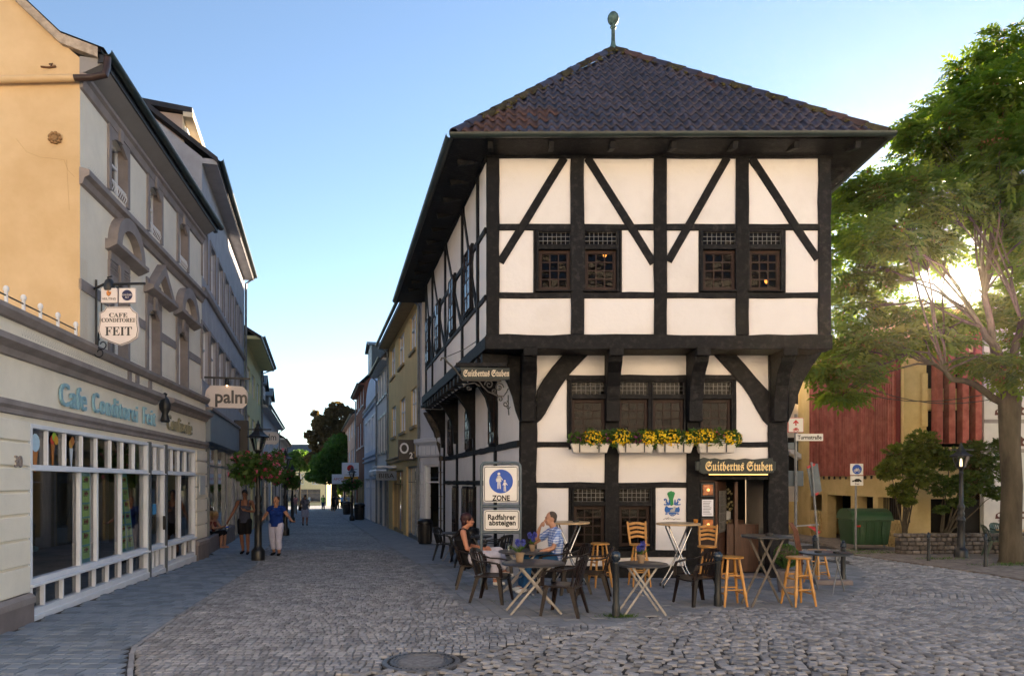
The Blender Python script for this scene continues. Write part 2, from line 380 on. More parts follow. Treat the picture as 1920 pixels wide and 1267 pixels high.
while y < 21:
    x = wallL(y)+.3-(.1 if k % 2 else 0); x = math.floor(x/.2)*.2+(.1 if k % 2 else 0)
    while x < kerbL(y+.1)-.08:
        w = min(.2, kerbL(y+.1)-x)
        if w > .07: slabs.append((x+w/2, y+.1, round(w-.008,2), .19, 0))
        x += .2
    y += .2; k += 1
lay(pave, slabs, m_slab, 'paving_slab', 'slab', top=.006, ins=.005, jit=.003)
slabs = []; y = 9.2; k = 0; ca, sa = math.cos(.25), math.sin(.25)
u = -6
while u < 12:
    v = 4+(.15 if k % 2 else 0)
    while v < 22:
        x, y = u*ca-v*sa, u*sa+v*ca
        if inpoly(x, y, TP) and all(inpoly(x+dx, y+dy, TP) for dx, dy in ((.1,.06),(-.1,.06),(.1,-.06),(-.1,-.06))) and y < 18.5 and not (y > 14.6 and .16-.251*(y-14.47) < x < 5.6): slabs.append((x, y, .192, .292, .25))
        v += .3
    u += .2; k += 1
lay(terrace, slabs, m_slab2, 'paving_slab', 'slab', top=.006, ins=.005, jit=.003)
# kerb line of thin stones between pavement and road
kb = []
y = 6.9
while y < 60:
    s = .32 if y < 20 else .8; kb.append(y); y += s
mb = MB()
for a, b in zip(kb, kb[1:]):
    mb.piece().bar((kerbL(a)+.02, a+.01, gz(a)-.04), (kerbL(b)+.02, b-.01, gz(b)-.04), .05, .10)
mb.build('edging_stone', m_cob, pave, kind='stuff')
mb = MB()
yy_ = frange(10.05, 60, .5)
for a, b in zip(yy_, yy_[1:]): mb.piece().bar((kerbR(a)+.03, a+.01, gz(a)-.045), (kerbR(b)+.03, b-.01, gz(b)-.045), .14, .10)
mb.build('edging_stone', m_slab2, terrace, kind='stuff')
# manhole cover
mh = thing('manhole_cover', 'round ringed manhole cover set in the cobbles in front', 'manhole cover', (-.956, 7.5, gz(7.5)))
c0 = (-.956, 7.5, gz(7.5))
MB().lathe([(.41,-.04),(.41,.006),(.395,.012),(.36,.012),(.355,.004),(.33,.004),(.325,.012),(.30,.012),(.295,.003),(.27,.003),(.265,.011),(.255,.011),(.25,.004),(.01,.004)], c0, 40).build('rim', M('cast_iron', (.13,.13,.135), .5, .3, 20, .1, spec=.5, metal=.3), mh, smooth=True)
mb = MB()
for k in range(36):
    a = 2*PI*k/36; mb.lathe([(.014,.0),(.014,.009),(.010,.0115)], (c0[0]+.343*math.cos(a), c0[1]+.343*math.sin(a), c0[2]+.003), 6)
mb.build('studs', m_iron, mh)
MB().lathe([(.24,.0),(.24,.006),(.01,.008)], c0, 32).build('cover_plate', M('cover_concrete', (.22,.21,.205), .9, .3, 14, .4, 60, .2), mh)
# painted arcs along the middle of the street
m_line = M('worn_white_marking', (.62,.60,.58), .7, .2, 9, .1)
for i, (px, py, w) in enumerate([(625,1027,15),(607,985,10),(592,966,8),(612,1000,5)]):
    if i == 3: continue
    g = G(px, py); r = w*g.y/FPX; mb = MB(); n = 10; vs = []
    for k in range(n+1):
        t = -1+2*k/n; yy = g.y-.25*r*(1-t*t); h = .16
        vs += [(g.x+t*r, yy-h/2, gz(yy)+.02), (g.x+t*r, yy+h/2, gz(yy)+.02)]
    mb.add(vs, [(2*k, 2*k+2, 2*k+3, 2*k+1) for k in range(n)])
    tag(mb.build('road_marking', m_line, road, fix=False))
# ================================================================== THE TIMBERED HOUSE
HZ = gz(14.47)
house = thing('timbered_house', 'black and white half timbered inn with jettied upper floor and dark tiled hipped roof', 'house', (2.5, 16, HZ))
LO = Fr((.16,14.47), (5.6,14.47)); UP = Fr((-.48,13.72), (6.10,13.72))
LU = lambda px: (px-960)/92.12-.16
LZ = lambda py: 1.9-(py-902)/92.12
UU = lambda px: (px-960)/97.16+.48
UZ = lambda py: 1.9-(py-902)/97.16
def timber(F, u0, u1, z0, z1, d0, d1, name='beam', mat=None, jit=.010, parent=None, label=None):
    mb = MB().piece(); vert = (z1-z0) > (u1-u0); L = (z1-z0) if vert else (u1-u0); n = max(2, int(L/.4)); c = .012; vs = []; fs = []
    for i in range(n+1):
        t = i/n; a, b = R.uniform(-jit, jit), R.uniform(-jit, jit)
        if i in (0, n): a = b = 0
        if vert: z = z0+(z1-z0)*t; q = [(u0+a, d0), (u0+a, d1-c), (u0+a+c, d1), (u1+b-c, d1), (u1+b, d1-c), (u1+b, d0)]; vs += [F(u, z, d) for u, d in q]
        else: u = u0+(u1-u0)*t; q = [(z0+a, d0), (z0+a, d1-c), (z0+a+c, d1), (z1+b-c, d1), (z1+b, d1-c), (z1+b, d0)]; vs += [F(u, z, d) for z, d in q]
    for i in range(n):
        for k in range(6): fs.append((i*6+k, i*6+(k+1)%6, i*6+6+(k+1)%6, i*6+6+k))
    fs += [(0,1,2,3,4,5), tuple(n*6+k for k in range(6))]
    return mb.add(vs, fs).build(name, mat or m_black, parent or house, label=label)
def brace(F, a, b, w, d0, d1, name='brace', parent=None):
    (u0, z0), (u1, z1) = a, b; L = math.hypot(u1-u0, z1-z0); nx, nz = -(z1-z0)/L*w/2, (u1-u0)/L*w/2
    mb = MB().piece(); n = 5; vs = []; fs = []
    for i in range(n+1):
        t = i/n; e = R.uniform(-.008, .008) if 0 < i < n else 0; u, z = u0+(u1-u0)*t, z0+(z1-z0)*t
        for s, d in ((-1, d0), (-1, d1-.01), (-.85, d1), (.85, d1), (1, d1-.01), (1, d0)): vs.append(F(u+nx*s+e, z+nz*s+e, d))
    for i in range(n):
        for k in range(6): fs.append((i*6+k, i*6+(k+1)%6, i*6+6+(k+1)%6, i*6+6+k))
    fs += [(0,1,2,3,4,5), tuple(n*6+k for k in range(6))]
    return mb.add(vs, fs).build(name, m_black, parent or house)
def panel(F, u0, u1, z0, z1, d=0.0, name='plaster_panel', parent=None, mat=None):
    """slightly pillowed plaster infill with worn edges"""
    mb = MB().piece(); n = 6; vs = []; fs = []
    for j in range(n+1):
        for i in range(n+1):
            a, b = i/n, j/n; e = min(a, 1-a, b, 1-b); dd = d-.018*(1-min(1, e*6))+R.uniform(-.002, .002)
            vs.append(F(u0+(u1-u0)*a, z0+(z1-z0)*b, dd))
    for j in range(n):
        for i in range(n): k = j*(n+1)+i; fs.append((k, k+1, k+n+2, k+n+1))
    o = mb.add(vs, fs).build(name, mat or m_plaster, parent or house, smooth=2, fix=False); return o
def lattice(F, u0, u1, z0, z1, nx, nz, d, parent, gmat, cmat, bar=.012, name='muntin', pane='pane', each=True, dep=.012):
    du, dz = (u1-u0)/nx, (z1-z0)/nz
    if each:
        for i in range(nx):
            for j in range(nz):
                t = R.uniform(-.006, .006); q = R.uniform(-.006, .006)
                a, b, c, e = u0+du*i+bar/2, u0+du*(i+1)-bar/2, z0+dz*j+bar/2, z0+dz*(j+1)-bar/2
                MB().piece().add([F(a,c,d+t), F(b,c,d-t), F(b,e,d-t+q), F(a,e,d+t+q)], [(0,1,2,3)]).build(pane, gmat, parent, fix=False)
    else:
        mb = MB()
        for i in range(nx):
            for j in range(nz):
                t = R.uniform(-.004, .004); a, b, c, e = u0+du*i, u0+du*(i+1), z0+dz*j, z0+dz*(j+1)
                mb.piece().add([F(a,c,d+t), F(b,c,d-t), F(b,e,d-t), F(a,e,d+t)], [(0,1,2,3)])
        mb.build('leaded_glazing', gmat, parent, fix=False, kind='stuff')
    mb = MB()
    for i in range(nx+1): u = u0+du*i; F.box(mb, u-bar/2, u+bar/2, z0, z1, d-dep/2, d+dep)
    for j in range(nz+1): z = z0+dz*j; F.box(mb, u0, u1, z-bar/2, z+bar/2, d-dep/2+.001, d+dep-.001)
    mb.build(name, cmat, parent)
def old_window(F, u0, u1, zt, zl, zm, zb, nx=7, nz=3, sx=3, sz=4, d=-.07, frame=.05):
    """leaded top light zt..zl, mid rail zl..zm, brown casement zm..zb"""
    mb = MB()
    for a, b, c, e in ((u0-frame, u0, zb-.02, zt+.03), (u1, u1+frame, zb-.02, zt+.03), (u0, u1, zt, zt+.03), (u0-.001, u1+.001, zm, zl)): F.box(mb, a, b, c, e, -.14, .035 if b-a > .2 else .03)
    w = mb.build('window', m_black, house, bevel=.004)
    lattice(F, u0, u1, zl, zt, nx, nz, d+.05, w, g_old, m_lead, .010, 'lead_came', each=False, dep=.006)
    f = .055; mb = MB(); 
    F.box(mb, u0, u0+f, zb, zm-.005, d-.03, d+.03); F.box(mb, u1-f, u1, zb, zm-.005, d-.03, d+.03); F.box(mb, u0+f, u1-f, zb, zb+f, d-.03, d+.03); F.box(mb, u0+f, u1-f, zm-f-.005, zm-.005, d-.03, d+.03)
    mb.build('sash', m_brown, w, bevel=.004)
    lattice(F, u0+f, u1-f, zb+f, zm-f-.005, sx, sz, d, w, g_old, m_brown, .022)
    mb = MB(); F.box(mb, u0-frame, u1+frame, zb-.045, zb-.02, -.1, .06); mb.build('sill', m_black, w, bevel=.004)
    return w
# ---- dark core so that rooms behind the panes are dark
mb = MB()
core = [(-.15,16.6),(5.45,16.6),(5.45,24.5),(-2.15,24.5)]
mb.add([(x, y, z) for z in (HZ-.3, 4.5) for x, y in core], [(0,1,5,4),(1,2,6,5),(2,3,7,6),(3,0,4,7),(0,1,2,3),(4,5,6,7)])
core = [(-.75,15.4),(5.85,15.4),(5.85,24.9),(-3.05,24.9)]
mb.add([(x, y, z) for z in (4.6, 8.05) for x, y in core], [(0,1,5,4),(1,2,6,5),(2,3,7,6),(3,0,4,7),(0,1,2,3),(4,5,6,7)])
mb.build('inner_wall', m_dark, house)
# ---- upper storey front
zT, zA1, zA0, zB1, zB0, zS1, zS0 = UZ(297), UZ(420), UZ(432), UZ(548), UZ(559), UZ(628), UZ(655)
posts = [(913,936),(1070,1095),(1226,1250),(1380,1404),(1534,1557.5)]
for i, (a, b) in enumerate(posts): timber(UP, UU(a), UU(b), zS1, zT+.02, -.2, .034, 'post')
timber(UP, UU(910), UU(1560), zT, zT+.38, -.25, .045, 'wall_plate')
timber(UP, UU(911), UU(1559), zS0, zS1, -.3, .05, 'sill_beam', jit=.016)
for (a, b), (c, d) in zip(posts, posts[1:]):
    timber(UP, UU(b), UU(c), zA0, zA1, -.1, .02, 'rail'); timber(UP, UU(b), UU(c), zB0, zB1, -.1, .02, 'rail')
    panel(UP, UU(b)-.01, UU(c)+.01, zA1-.01, zT+.02); panel(UP, UU(b)-.01, UU(c)+.01, zS1-.02, zB0+.01)
for a, b in (((1058,297),(938,492)), ((1102,297),(1225,494)), ((1363,297),(1253,490)), ((1409,297),(1533,486))):
    brace(UP, (UU(a[0]), UZ(a[1])), (UU(b[0]), UZ(b[1])), .15, -.05, .028)
for a, b in ((936,1002),(1163,1226),(1250,1312),(1472,1534)): panel(UP, UU(a)-.01, UU(b)+.005, zB1-.01, zA0+.01)
for a, b in ((1010,1069),(1097,1156),(1318,1379),(1405,1464)):
    old_window(UP, UU(a), UU(b), UZ(435), UZ(459), UZ(468), UZ(543), sz=4, d=-.08)
for a, b in ((1000,1005),(1161,1166),(1310,1313.5),(1468.5,1473)): timber(UP, UU(a), UU(b), zB1, zA0, -.1, .022, 'window_post', jit=.004)
# ---- lower storey front
zl = lambda a: LZ(a)
z1, z2, z3, z4, z5 = LZ(660), LZ(703), LZ(827), LZ(905), LZ(1033)
timber(LO, LU(975), LU(1006), HZ, LZ(658), -.25, .05, 'post', jit=.02)
timber(LO, LU(1440), LU(1476), HZ, LZ(658), -.25, .05, 'post', jit=.02)
timber(LO, LU(1134), LU(1160), HZ, LZ(655), -.15, .035, 'post')
timber(LO, LU(1287), LU(1311), HZ, LZ(655), -.15, .035, 'post')
timber(LO, LU(1006), LU(1440), LZ(665), LZ(652), -.15, .02, 'rail')
timber(LO, LU(1062), LU(1380), LZ(713), LZ(703), -.15, .03, 'rail')
timber(LO, LU(1006), LU(1072), LZ(838), LZ(828), -.1, .025, 'rail'); timber(LO, LU(1372), LU(1440), LZ(838), LZ(828), -.1, .025, 'rail')
timber(LO, LU(1066), LU(1376), LZ(842), LZ(822), -.15, .028, 'rail')
timber(LO, LU(1006), LU(1287), LZ(914), LZ(904), -.1, .025, 'rail')
timber(LO, LU(1006), LU(1287), LZ(1044), LZ(1031), -.1, .03, 'rail')
timber(LO, LU(1006), LU(1312), HZ-.05, LZ(1060), -.15, .045, 'plinth_beam')
# plaster
for a, b, c, d in ((1006,1134,654,705),(1160,1287,654,705),(1311,1440,654,705),(1006,1066,705,829),(1376,1440,705,829),(1006,1134,837,905),(1160,1287,837,905),(1311,1440,837,862),(1006,1068,913,1033),(1228,1287,913,1033),(1006,1134,1043,1061),(1160,1287,1043,1061)):
    panel(LO, LU(a)-.01, LU(b)+.01, LZ(d)-.01, LZ(c)+.01)
# mid windows, two pairs and two singles in one black band
for a, b in ((1072,1134.5),(1160.5,1215),(1224,1282),(1314,1371)): old_window(LO, LU(a), LU(b), LZ(716), LZ(739), LZ(748), LZ(818), d=-.09, frame=.03)
for a, b in ((1063,1069),(1217.5,1221.5),(1373.5,1380)): timber(LO, LU(a), LU(b), LZ(822), LZ(713), -.12, .026, 'window_post', jit=.005)
# low windows
for a, b in ((1076,1134),(1161,1219)): old_window(LO, LU(a), LU(b), LZ(916), LZ(940), LZ(948), LZ(1024), d=-.11, frame=.04)
for a, b in ((1066,1072),(1223,1229)): timber(LO, LU(a), LU(b), LZ(1031), LZ(914), -.12, .026, 'window_post', jit=.005)
# big curved braces
def curved(polypx, name='curved_brace'):
    MB().piece().prism([(LU(x), LZ(y)) for x, y in polypx], LO, -.05, .055).build(name, m_black, house, bevel=.008)
curved([(1006,733),(1018,712),(1034,690),(1058,662),(1106,662),(1084,684),(1064,706),(1048,730),(1034,754),(1022,776),(1014,787),(1006,793)])
curved([(1335,662),(1376,662),(1396,684),(1416,708),(1440,734),(1440,797),(1430,788),(1418,768),(1404,742),(1390,722),(1364,694)])
# jetty: joist ends, brackets reaching forward
for px, ux in ((988,995),(1147,1155),(1299,1318),(1456,1480)):
    X = (px-960)/92.12; X2 = (ux-960)/97.16
    MB().piece().bar((X, 14.6, 4.40), (X2, 13.64, 4.40), .27, .17).build('joist', m_black, house, bevel=.01)
    prof = [(14.42,3.10),(14.42,4.34),(13.74,4.34),(13.80,4.22),(14.00,4.05),(14.13,3.80),(14.20,3.50),(14.22,3.10)]
    mb = MB().piece(); n = len(prof); w = .135
    sh = lambda y: X+(X2-X)*(14.47-y)/.8
    mb.add([(sh(y)-w, y, z) for y, z in prof]+[(sh(y)+w, y, z) for y, z in prof], [tuple(range(n)), tuple(range(2*n-1, n-1, -1))]+[(i, (i+1)%n, n+(i+1)%n, n+i) for i in range(n)])
    mb.build('bracket', m_black, house, bevel=.008)
# corner brackets, sideways
for s, pts in ((1, [(975,792),(975,668),(912,660),(934,688),(950,716),(960,742),(966,768)]), (-1, [(1476,792),(1476,668),(1540,660),(1520,688),(1504,716),(1493,745),(1486,768)])):
    MB().piece().prism([(LU(x), LZ(y)) for x, y in pts], LO, -.22, .06).build('bracket', m_black, house, bevel=.008)
# floor of the jetty seen from below
jf = [(-.46,13.75),(6.08,13.75),(6.08,25),(-3.2,24.9)]
MB().add([(x, y, z) for z in (4.46, 4.54) for x, y in jf], [(0,1,2,3),(4,5,6,7),(0,1,5,4),(1,2,6,5),(2,3,7,6),(3,0,4,7)]).build('jetty_floor', m_black, house)
# ---- street side (left), lower
SL = Fr((.16,14.47), (.16-.251*10.2, 24.67), True); SU = Fr((-.48,13.72), (-.48-.251*10.2, 23.92), True)
m_plaster2 = m_plaster
def suP(F, px): return F.uP(px)
pl = [SL.uP(p) for p in (929,889,857,833)]
for i, u in enumerate(pl): timber(SL, u-.09, u+.09, gz(SL(u,0).y)-.05, 4.4, -.15, .03, 'post')
us = [0.05]+pl
for a, b in zip(us, us[1:]):
    timber(SL, a+.09, b-.09, 1.80, 1.92, -.1, .02, 'rail'); timber(SL, a+.09, b-.09, 2.60, 2.74, -.1, .025, 'rail')
    panel(SL, a+.08, b-.08, 1.91, 2.62); panel(SL, a+.08, b-.08, 2.73, 4.4); panel(SL, a+.08, b-.08, -.35, 1.81)
def side_window(F, u0, u1, z0, z1, nx=2, nz=4):
    mb = MB(); F.box(mb, u0-.07, u1+.07, z0-.06, z1+.06, -.03, .05); w = mb.build('window', m_black, house, bevel=.006)
    mb = MB(); F.box(mb, u0, u1, z0, z1, .051, .056); mb.build('dark_opening', m_dark, w)
    lattice(F, u0, u1, z0, z1, nx, nz, .066, w, g_old, m_brown, .02)
for px in (926,880,846): u = SL.uP(px); side_window(SL, u-.32, u+.32, 2.8, 3.85)
for px in (887,874,855): u = SL.uP(px); side_window(SL, u-.33, u+.33, .25, 1.7)
for u in pl:   # brackets under the side jetty
    prof = [(-.02,3.05),(.10,3.05),(.14,3.5),(.24,3.85),(.42,4.12),(.66,4.34),(-.02,4.34)]
    mb = MB().piece(); n = len(prof); w = .09
    mb.add([SL(u-w, z, d) for d, z in prof]+[SL(u+w, z, d) for d, z in prof], [tuple(range(n)), tuple(range(2*n-1, n-1, -1))]+[(i, (i+1)%n, n+(i+1)%n, n+i) for i in range(n)])
    mb.build('bracket', m_black, house, bevel=.006)
# rough stone end buttress
m_rub = M('rubble_stone', (.10,.085,.07), .95, .5, 5, .9, 12, .15, bd=.05)
mb = MB(); u = SL.uP(829)
prof = [(-.1,-.6),(.06,-.6),(.08,2.8),(.25,3.6),(.62,4.3),(-.1,4.3)]
n = len(prof); mb.add([SL(u, z, d) for d, z in prof]+[SL(u+.35, z, d) for d, z in prof], [tuple(range(n)), tuple(range(2*n-1, n-1, -1))]+[(i, (i+1)%n, n+(i+1)%n, n+i) for i in range(n)])
mb.build('stone_buttress', m_rub, house)
# ---- street side, upper
timber(SU, -.02, 10.1, zS0, zS1-.02, -.3, .045, 'sill_beam', jit=.014)
timber(SU, -.02, 10.1, zT, zT+.3, -.25, .04, 'wall_plate')
pu = [SU.uP(p) for p in (896,867,835,811,799)]
for u in pu: timber(SU, u-.07, u+.07, zS1-.02, zT, -.15, .03, 'post')
us = [.11]+pu
for i, (a, b) in enumerate(zip(us, us[1:])):
    timber(SU, a+.07, b-.07, zA0, zA1, -.1, .02, 'rail'); timber(SU, a+.07, b-.07, zB0, zB1, -.1, .02, 'rail')
    panel(SU, a+.06, b-.06, zA1-.01, zT+.01); panel(SU, a+.06, b-.06, zB1-.01, zA0+.01); panel(SU, a+.06, b-.06, zS1-.03, zB0+.01)
    if b-a > 1: brace(SU, (a+.15, zB1), (b-.12, zT), .13, -.05, .026); brace(SU, (b-.15, zB1), (a+(b-a)*.45, zA0), .12, -.05, .024)
for px in (881,850,823,804): u = SU.uP(px); side_window(SU, u-.33, u+.33, zB1+.05, zA0+.15)
for k in range(17):
    u = .45+k*.56; MB().piece().add([SU(u+a, z, d) for z in (4.24, 4.43) for a, d in ((-.1,-.5),(.1,-.5),(.1,.02),(-.1,.02))], [(0,1,2,3),(4,5,6,7),(0,1,5,4),(1,2,6,5),(2,3,7,6),(3,0,4,7)]).build('joist', m_black, house, bevel=.006)
    MB().piece().add([SU(u+.1, 4.24, -.2), SU(u+.46, 4.24, -.2), SU(u+.46, 4.44, -.03), SU(u+.1, 4.44, -.03)], [(0,1,2,3)]).build('plaster_panel', m_plaster, house, fix=False)
# far end and right side walls (plain panels and posts)
SR = Fr((6.10,13.72), (6.0,25)); 
for k in range(5):
    u = .1+k*2.5; timber(SR, u, u+.2, zS1, zT+.2, -.15, .03, 'post'); panel(SR, u+.19, u+2.31, zS1-.01, zT+.2)
SR2 = Fr((5.6,14.47), (5.5,24.6))
for k in range(4):
    u = .1+k*2.5; timber(SR2, u, u+.2, HZ-.1, 4.4, -.15, .03, 'post'); panel(SR2, u+.19, u+2.31, HZ-.2, 4.4)
SB = Fr((5.9,25.0), (-3.2,24.9))
panel(SB, 0, 9.05, 4.4, 8.2); panel(SB, .4, 7.9, -.4, 4.4); 
# ---- roof
EZ = 8.22
A_, B_ = Vector((2.42,17.0,12.15)), Vector((1.5,22.2,12.15))
E0, E1, E2, E3 = Vector((-1.07,13.0,EZ)), Vector((6.88,13.0,EZ)), Vector((6.95,26.0,EZ)), Vector((-4.06,24.9,EZ))
m_roof = M('plum_roof_tile', (.040,.036,.056), .42, .25, 1.5, .2, 30, .4, rnd=.22, col2=(.062,.049,.064))
m_roofred = M('rusty_roof_tile', (.080,.044,.038), .7, .3, 3, .3, 30, .35, rnd=.3)
m_moss = M('mossy_tile', (.060,.042,.034), .85, .4, 8, .5, 40, .2, rnd=.35, col2=(.075,.068,.03))
roof = MB().add([E0,E1,E2,E3,A_,B_], [(0,1,4),(1,2,5,4),(2,3,5),(3,0,4,5)]).build('roof', m_roof, house)
MB().add([E0-Vector((0,0,.06)),E1-Vector((0,0,.06)),E2-Vector((0,0,.06)),E3-Vector((0,0,.06))], [(0,1,2,3)]).build('soffit', m_black, house)
# pantiles on the front hip
ex = Vector((1,0,0)); mid = Vector((A_.x, 13.0, EZ)); sl = (A_-mid); SLN = sl.length; sl.normalize(); nn = ex.cross(sl).normalized()
TW, TL = .2, .345
def pantile():
    mb = MB().piece(); prof = []
    for k in range(9):
        t = k/8; x = (t-.5)*.225; h = .035*math.sin(2*PI*(t*1.0)+.4) ; prof.append((x, h))
    vs = []; n = len(prof)
    for j, (y, lift) in enumerate(((-.02,.034), (.18,.018), (.375,.0))):
        for x, h in prof: vs.append((x, y, h+lift+.035))
    for x, h in prof: vs.append((x, -.02, h+.034+.035-.018))
    fs = [(j*n+k, j*n+k+1, (j+1)*n+k+1, (j+1)*n+k) for j in range(2) for k in range(n-1)]
    fs += [(3*n+k, 3*n+k+1, k+1, k) for k in range(n-1)]
    mb.add(vs, fs); return mb
tiles = []
rows = int(SLN/TL)+1
for r in range(rows):
    v = r*TL
    f = min(1, max(0, (v+.12)/SLN)); xl = E0.x+(A_.x-E0.x)*f; xr = E1.x+(A_.x-E1.x)*f
    k = math.ceil((xl+.02)/TW)
    while k*TW < xr-.02: tiles.append((k*TW+(.0 if r % 2 else .0), v)); k += 1
tm = [pantile().build('roof_tile', m, None, smooth=2, fix=False) for m in (m_roof, m_roof, m_roof, m_roofred)]
for k, o in enumerate(tm):
    for i in range(len(o.data.attributes['rnd'].data)): o.data.attributes['rnd'].data[i].value = (.15,.5,.85,.5)[k]
for o in tm: o.parent = roof
base = wloc(roof); first = [True]*4
RM = Matrix((ex, sl, nn)).transposed()
stuffmb = MB()
for i, (x, v) in enumerate(tiles):
    red = (x < -.3+v*.6+R.random()*.9 and v < 1.3) or R.random() < .008
    k = 3 if red else R.randrange(3)
    p = Vector((x, 13.0, EZ))+sl*v+nn*.0
    if i < 300:
        if first[k]: o = tm[k]; first[k] = False
        else: o = bpy.data.objects.new('roof_tile', tm[k].data); COL.objects.link(o); o.parent = roof
        o.location = p-base+nn*R.uniform(-.006,.006); m4 = RM.to_4x4() @ Matrix.Rotation(R.uniform(-.02,.02), 4, 'Z'); o.rotation_euler = m4.to_euler()
    else:
        t = pantile(); stuffmb.piece().add([p+RM @ Vector(q) for q in t.v], t.f)
stuffmb.build('roof_tile', m_roof, roof, smooth=2, kind='stuff', fix=False)
def ridge(a, b, n, mats, r0=.105):
    a, b = Vector(a), Vector(b); d = (b-a)/n
    for i in range(n):
        p, q = a+d*i, a+d*(i+1.12); t = (q-p).normalized(); x = t.cross(Vector((0,0,1))).normalized(); y = x.cross(t)
        mb = MB().piece(); vs = []; m = 9
        for pt, r in ((p, r0*1.12), (q, r0*.92)):
            for rr in (r, r-.02):
                for k in range(m): an = PI*k/(m-1)*1.1-.05*PI; vs.append(pt+x*rr*math.cos(an)+y*(rr*math.sin(an)-.03)+Vector((0,0,R.uniform(-.004,.004))))
        fs = [(k, k+1, 2*m+k+1, 2*m+k) for k in range(m-1)]+[(m+k, k, k+1, m+k+1) for k in range(m-1)]+[(m+k+1, m+k, 3*m+k, 3*m+k+1) for k in range(m-1)]
        mb.add(vs, fs).build('ridge_tile', R.choice(mats), roof, smooth=True)
ridge(E0+Vector((0,0,.05)), A_+Vector((0,0,.08)), 15, (m_roofred, m_moss, m_roof, m_moss))
ridge(E1+Vector((0,0,.05)), A_+Vector((0,0,.08)), 16, (m_roof, m_moss, m_roofred, m_moss))
ridge(A_+Vector((0,0,.08)), B_+Vector((0,0,.08)), 13, (m_roof, m_moss))
# moss cushions along the hips
mo = MB()
for k in range(150):
    t = R.random()**.8; s = R.random() < .55; e = E0 if s else E1
    p = e+(A_-e)*t+Vector(((.16 if s else -.16)+R.uniform(-.12,.12), 0, .0))
    v = ((p.y-13.0)/sl.y); p = Vector((p.x, 13.0, EZ))+sl*v+nn*.08
    r = R.uniform(.012,.04); mo.piece().lathe([(r*.5,-r*.3),(r,0),(r*.8,r*.5),(r*.2,r*.8)], p, 6)
mo.build('moss', leafmat('moss_green', (.07,.055,.015), (.13,.11,.03), .1, .9), roof, kind='stuff')
# finial
m_verd = M('verdigris_copper', (.06,.10,.085), .6, .5, 9, .2, 30, .4, col2=(.13,.22,.19))
fin = MB().lathe([(.16,-.15),(.13,.02),(.07,.10),(.05,.2),(.045,.5),(.06,.52),(.075,.55),(.05,.58),(.05,.60),(.09,.63),(.125,.68),(.138,.75),(.14,.76),(.136,.77),(.12,.83),(.075,.885),(.02,.90),(.012,.93)], A_+Vector((0,0,.05)), 18).build('finial', m_verd, roof, smooth=True)
# gutters
m_gut = M('green_black_gutter', (.022,.035,.032), .4, .3, 3, .03, spec=.5)
def gutter(a, b, parent, mat=None, r=.075, name='gutter'):
    a, b = Vector(a), Vector(b); t = (b-a).normalized(); x = t.cross(Vector((0,0,1))).normalized(); mb = MB().piece(); vs = []; n = 9
    for p in (a, b):
        for rr in (r, r-.008):
            for k in range(n): an = PI+PI*k/(n-1); vs.append(p+x*rr*math.cos(an)+Vector((0,0,rr*math.sin(an))))
    fs = [(k, k+1, 2*n+k+1, 2*n+k) for k in range(n-1)]+[(n+k, n+k+1, 3*n+k+1, 3*n+k) for k in range(n-1)]+[(0, n, 3*n, 2*n), (n-1, 2*n-1, 4*n-1, 3*n-1)]
    fs += [tuple(range(n))+tuple(range(2*n-1, n-1, -1)), tuple(range(2*n, 3*n))+tuple(range(4*n-1, 3*n-1, -1))]
    return mb.add(vs, fs).build(name, mat or m_gut, parent, smooth=True)
gutter(E0+Vector((-.06,-.06,.0)), E1+Vector((.1,-.06,.03)), house)
gutter(E0+Vector((-.06,-.05,.0)), E3+Vector((-.06,0,.0)), house)
gutter(E1+Vector((.06,-.05,.03)), E2+Vector((.06,0,.03)), house)
for k in range(7):     # rafter feet under the front eave
    x = -.4+k*1.13; MB().piece().bar((x, 13.68, 8.27), (x, 13.1, 8.10), .1, .13).build('rafter_foot', m_black, house, bevel=.006)
for k in range(11):
    u = .3+k*.95; p, q = SU(u, 8.25, .02), SU(u, 8.10, .52); MB().piece().bar(p, q, .1, .12).build('rafter_foot', m_black, house, bevel=.006)
for k in range(6):
    u = .5+k*.95; p, q = SR(u, 8.25, .02), SR(u, 8.10, .6); MB().piece().bar(p, q, .1, .12).build('rafter_foot', m_black, house, bevel=.006)
# corner strut at the right front
MB().piece().bar((6.12,14.2,7.6), (6.75,14.2,8.12), .1, .1, (0,1,0)).build('strut', m_black, house)
# ---- doorway
mb = MB(); LO.box(mb, LU(1311), LU(1440), LZ(899), LZ(862), -.12, .02); mb.build('door_lintel', m_black, house, bevel=.01)
mb = MB(); LO.box(mb, LU(1311), LU(1341), HZ, LZ(899), -.14, -.04); mb.build('panelling', m_brown, house)
m_door = M('brown_door_wood', (.075,.032,.018), .5, .35, 5, .2, 30, .45, stretch=(4,4,.5))
hinge = LO(LU(1343), 0, -.05); a = math.radians(62)
DF = Fr((hinge.x, hinge.y), (hinge.x+.98*math.cos(a), hinge.y+.98*math.sin(a)))
mb = MB(); DF.box(mb, 0, .92, HZ+.02, LZ(902), -.03, .03); door = mb.build('door', m_door, house, bevel=.006)
mb = MB(); DF.box(mb, .12, .8, LZ(1000)-.0, LZ(920), .031, .036); mb.build('door_window', g_old, door)
mb = MB()
for k in range(6): DF.box(mb, .14+k*.13, .16+k*.13, LZ(1000), LZ(920), .04, .055)
for k in range(5): DF.box(mb, .12, .82, LZ(1000)+.17*k+.05, LZ(1000)+.17*k+.065, .045, .06)
mb.build('door_grille', m_lead, door)
mb = MB(); DF.box(mb, .12, .8, HZ+.25, LZ(1010), .03, .045); mb.build('door_panel', m_door, door, bevel=.01)
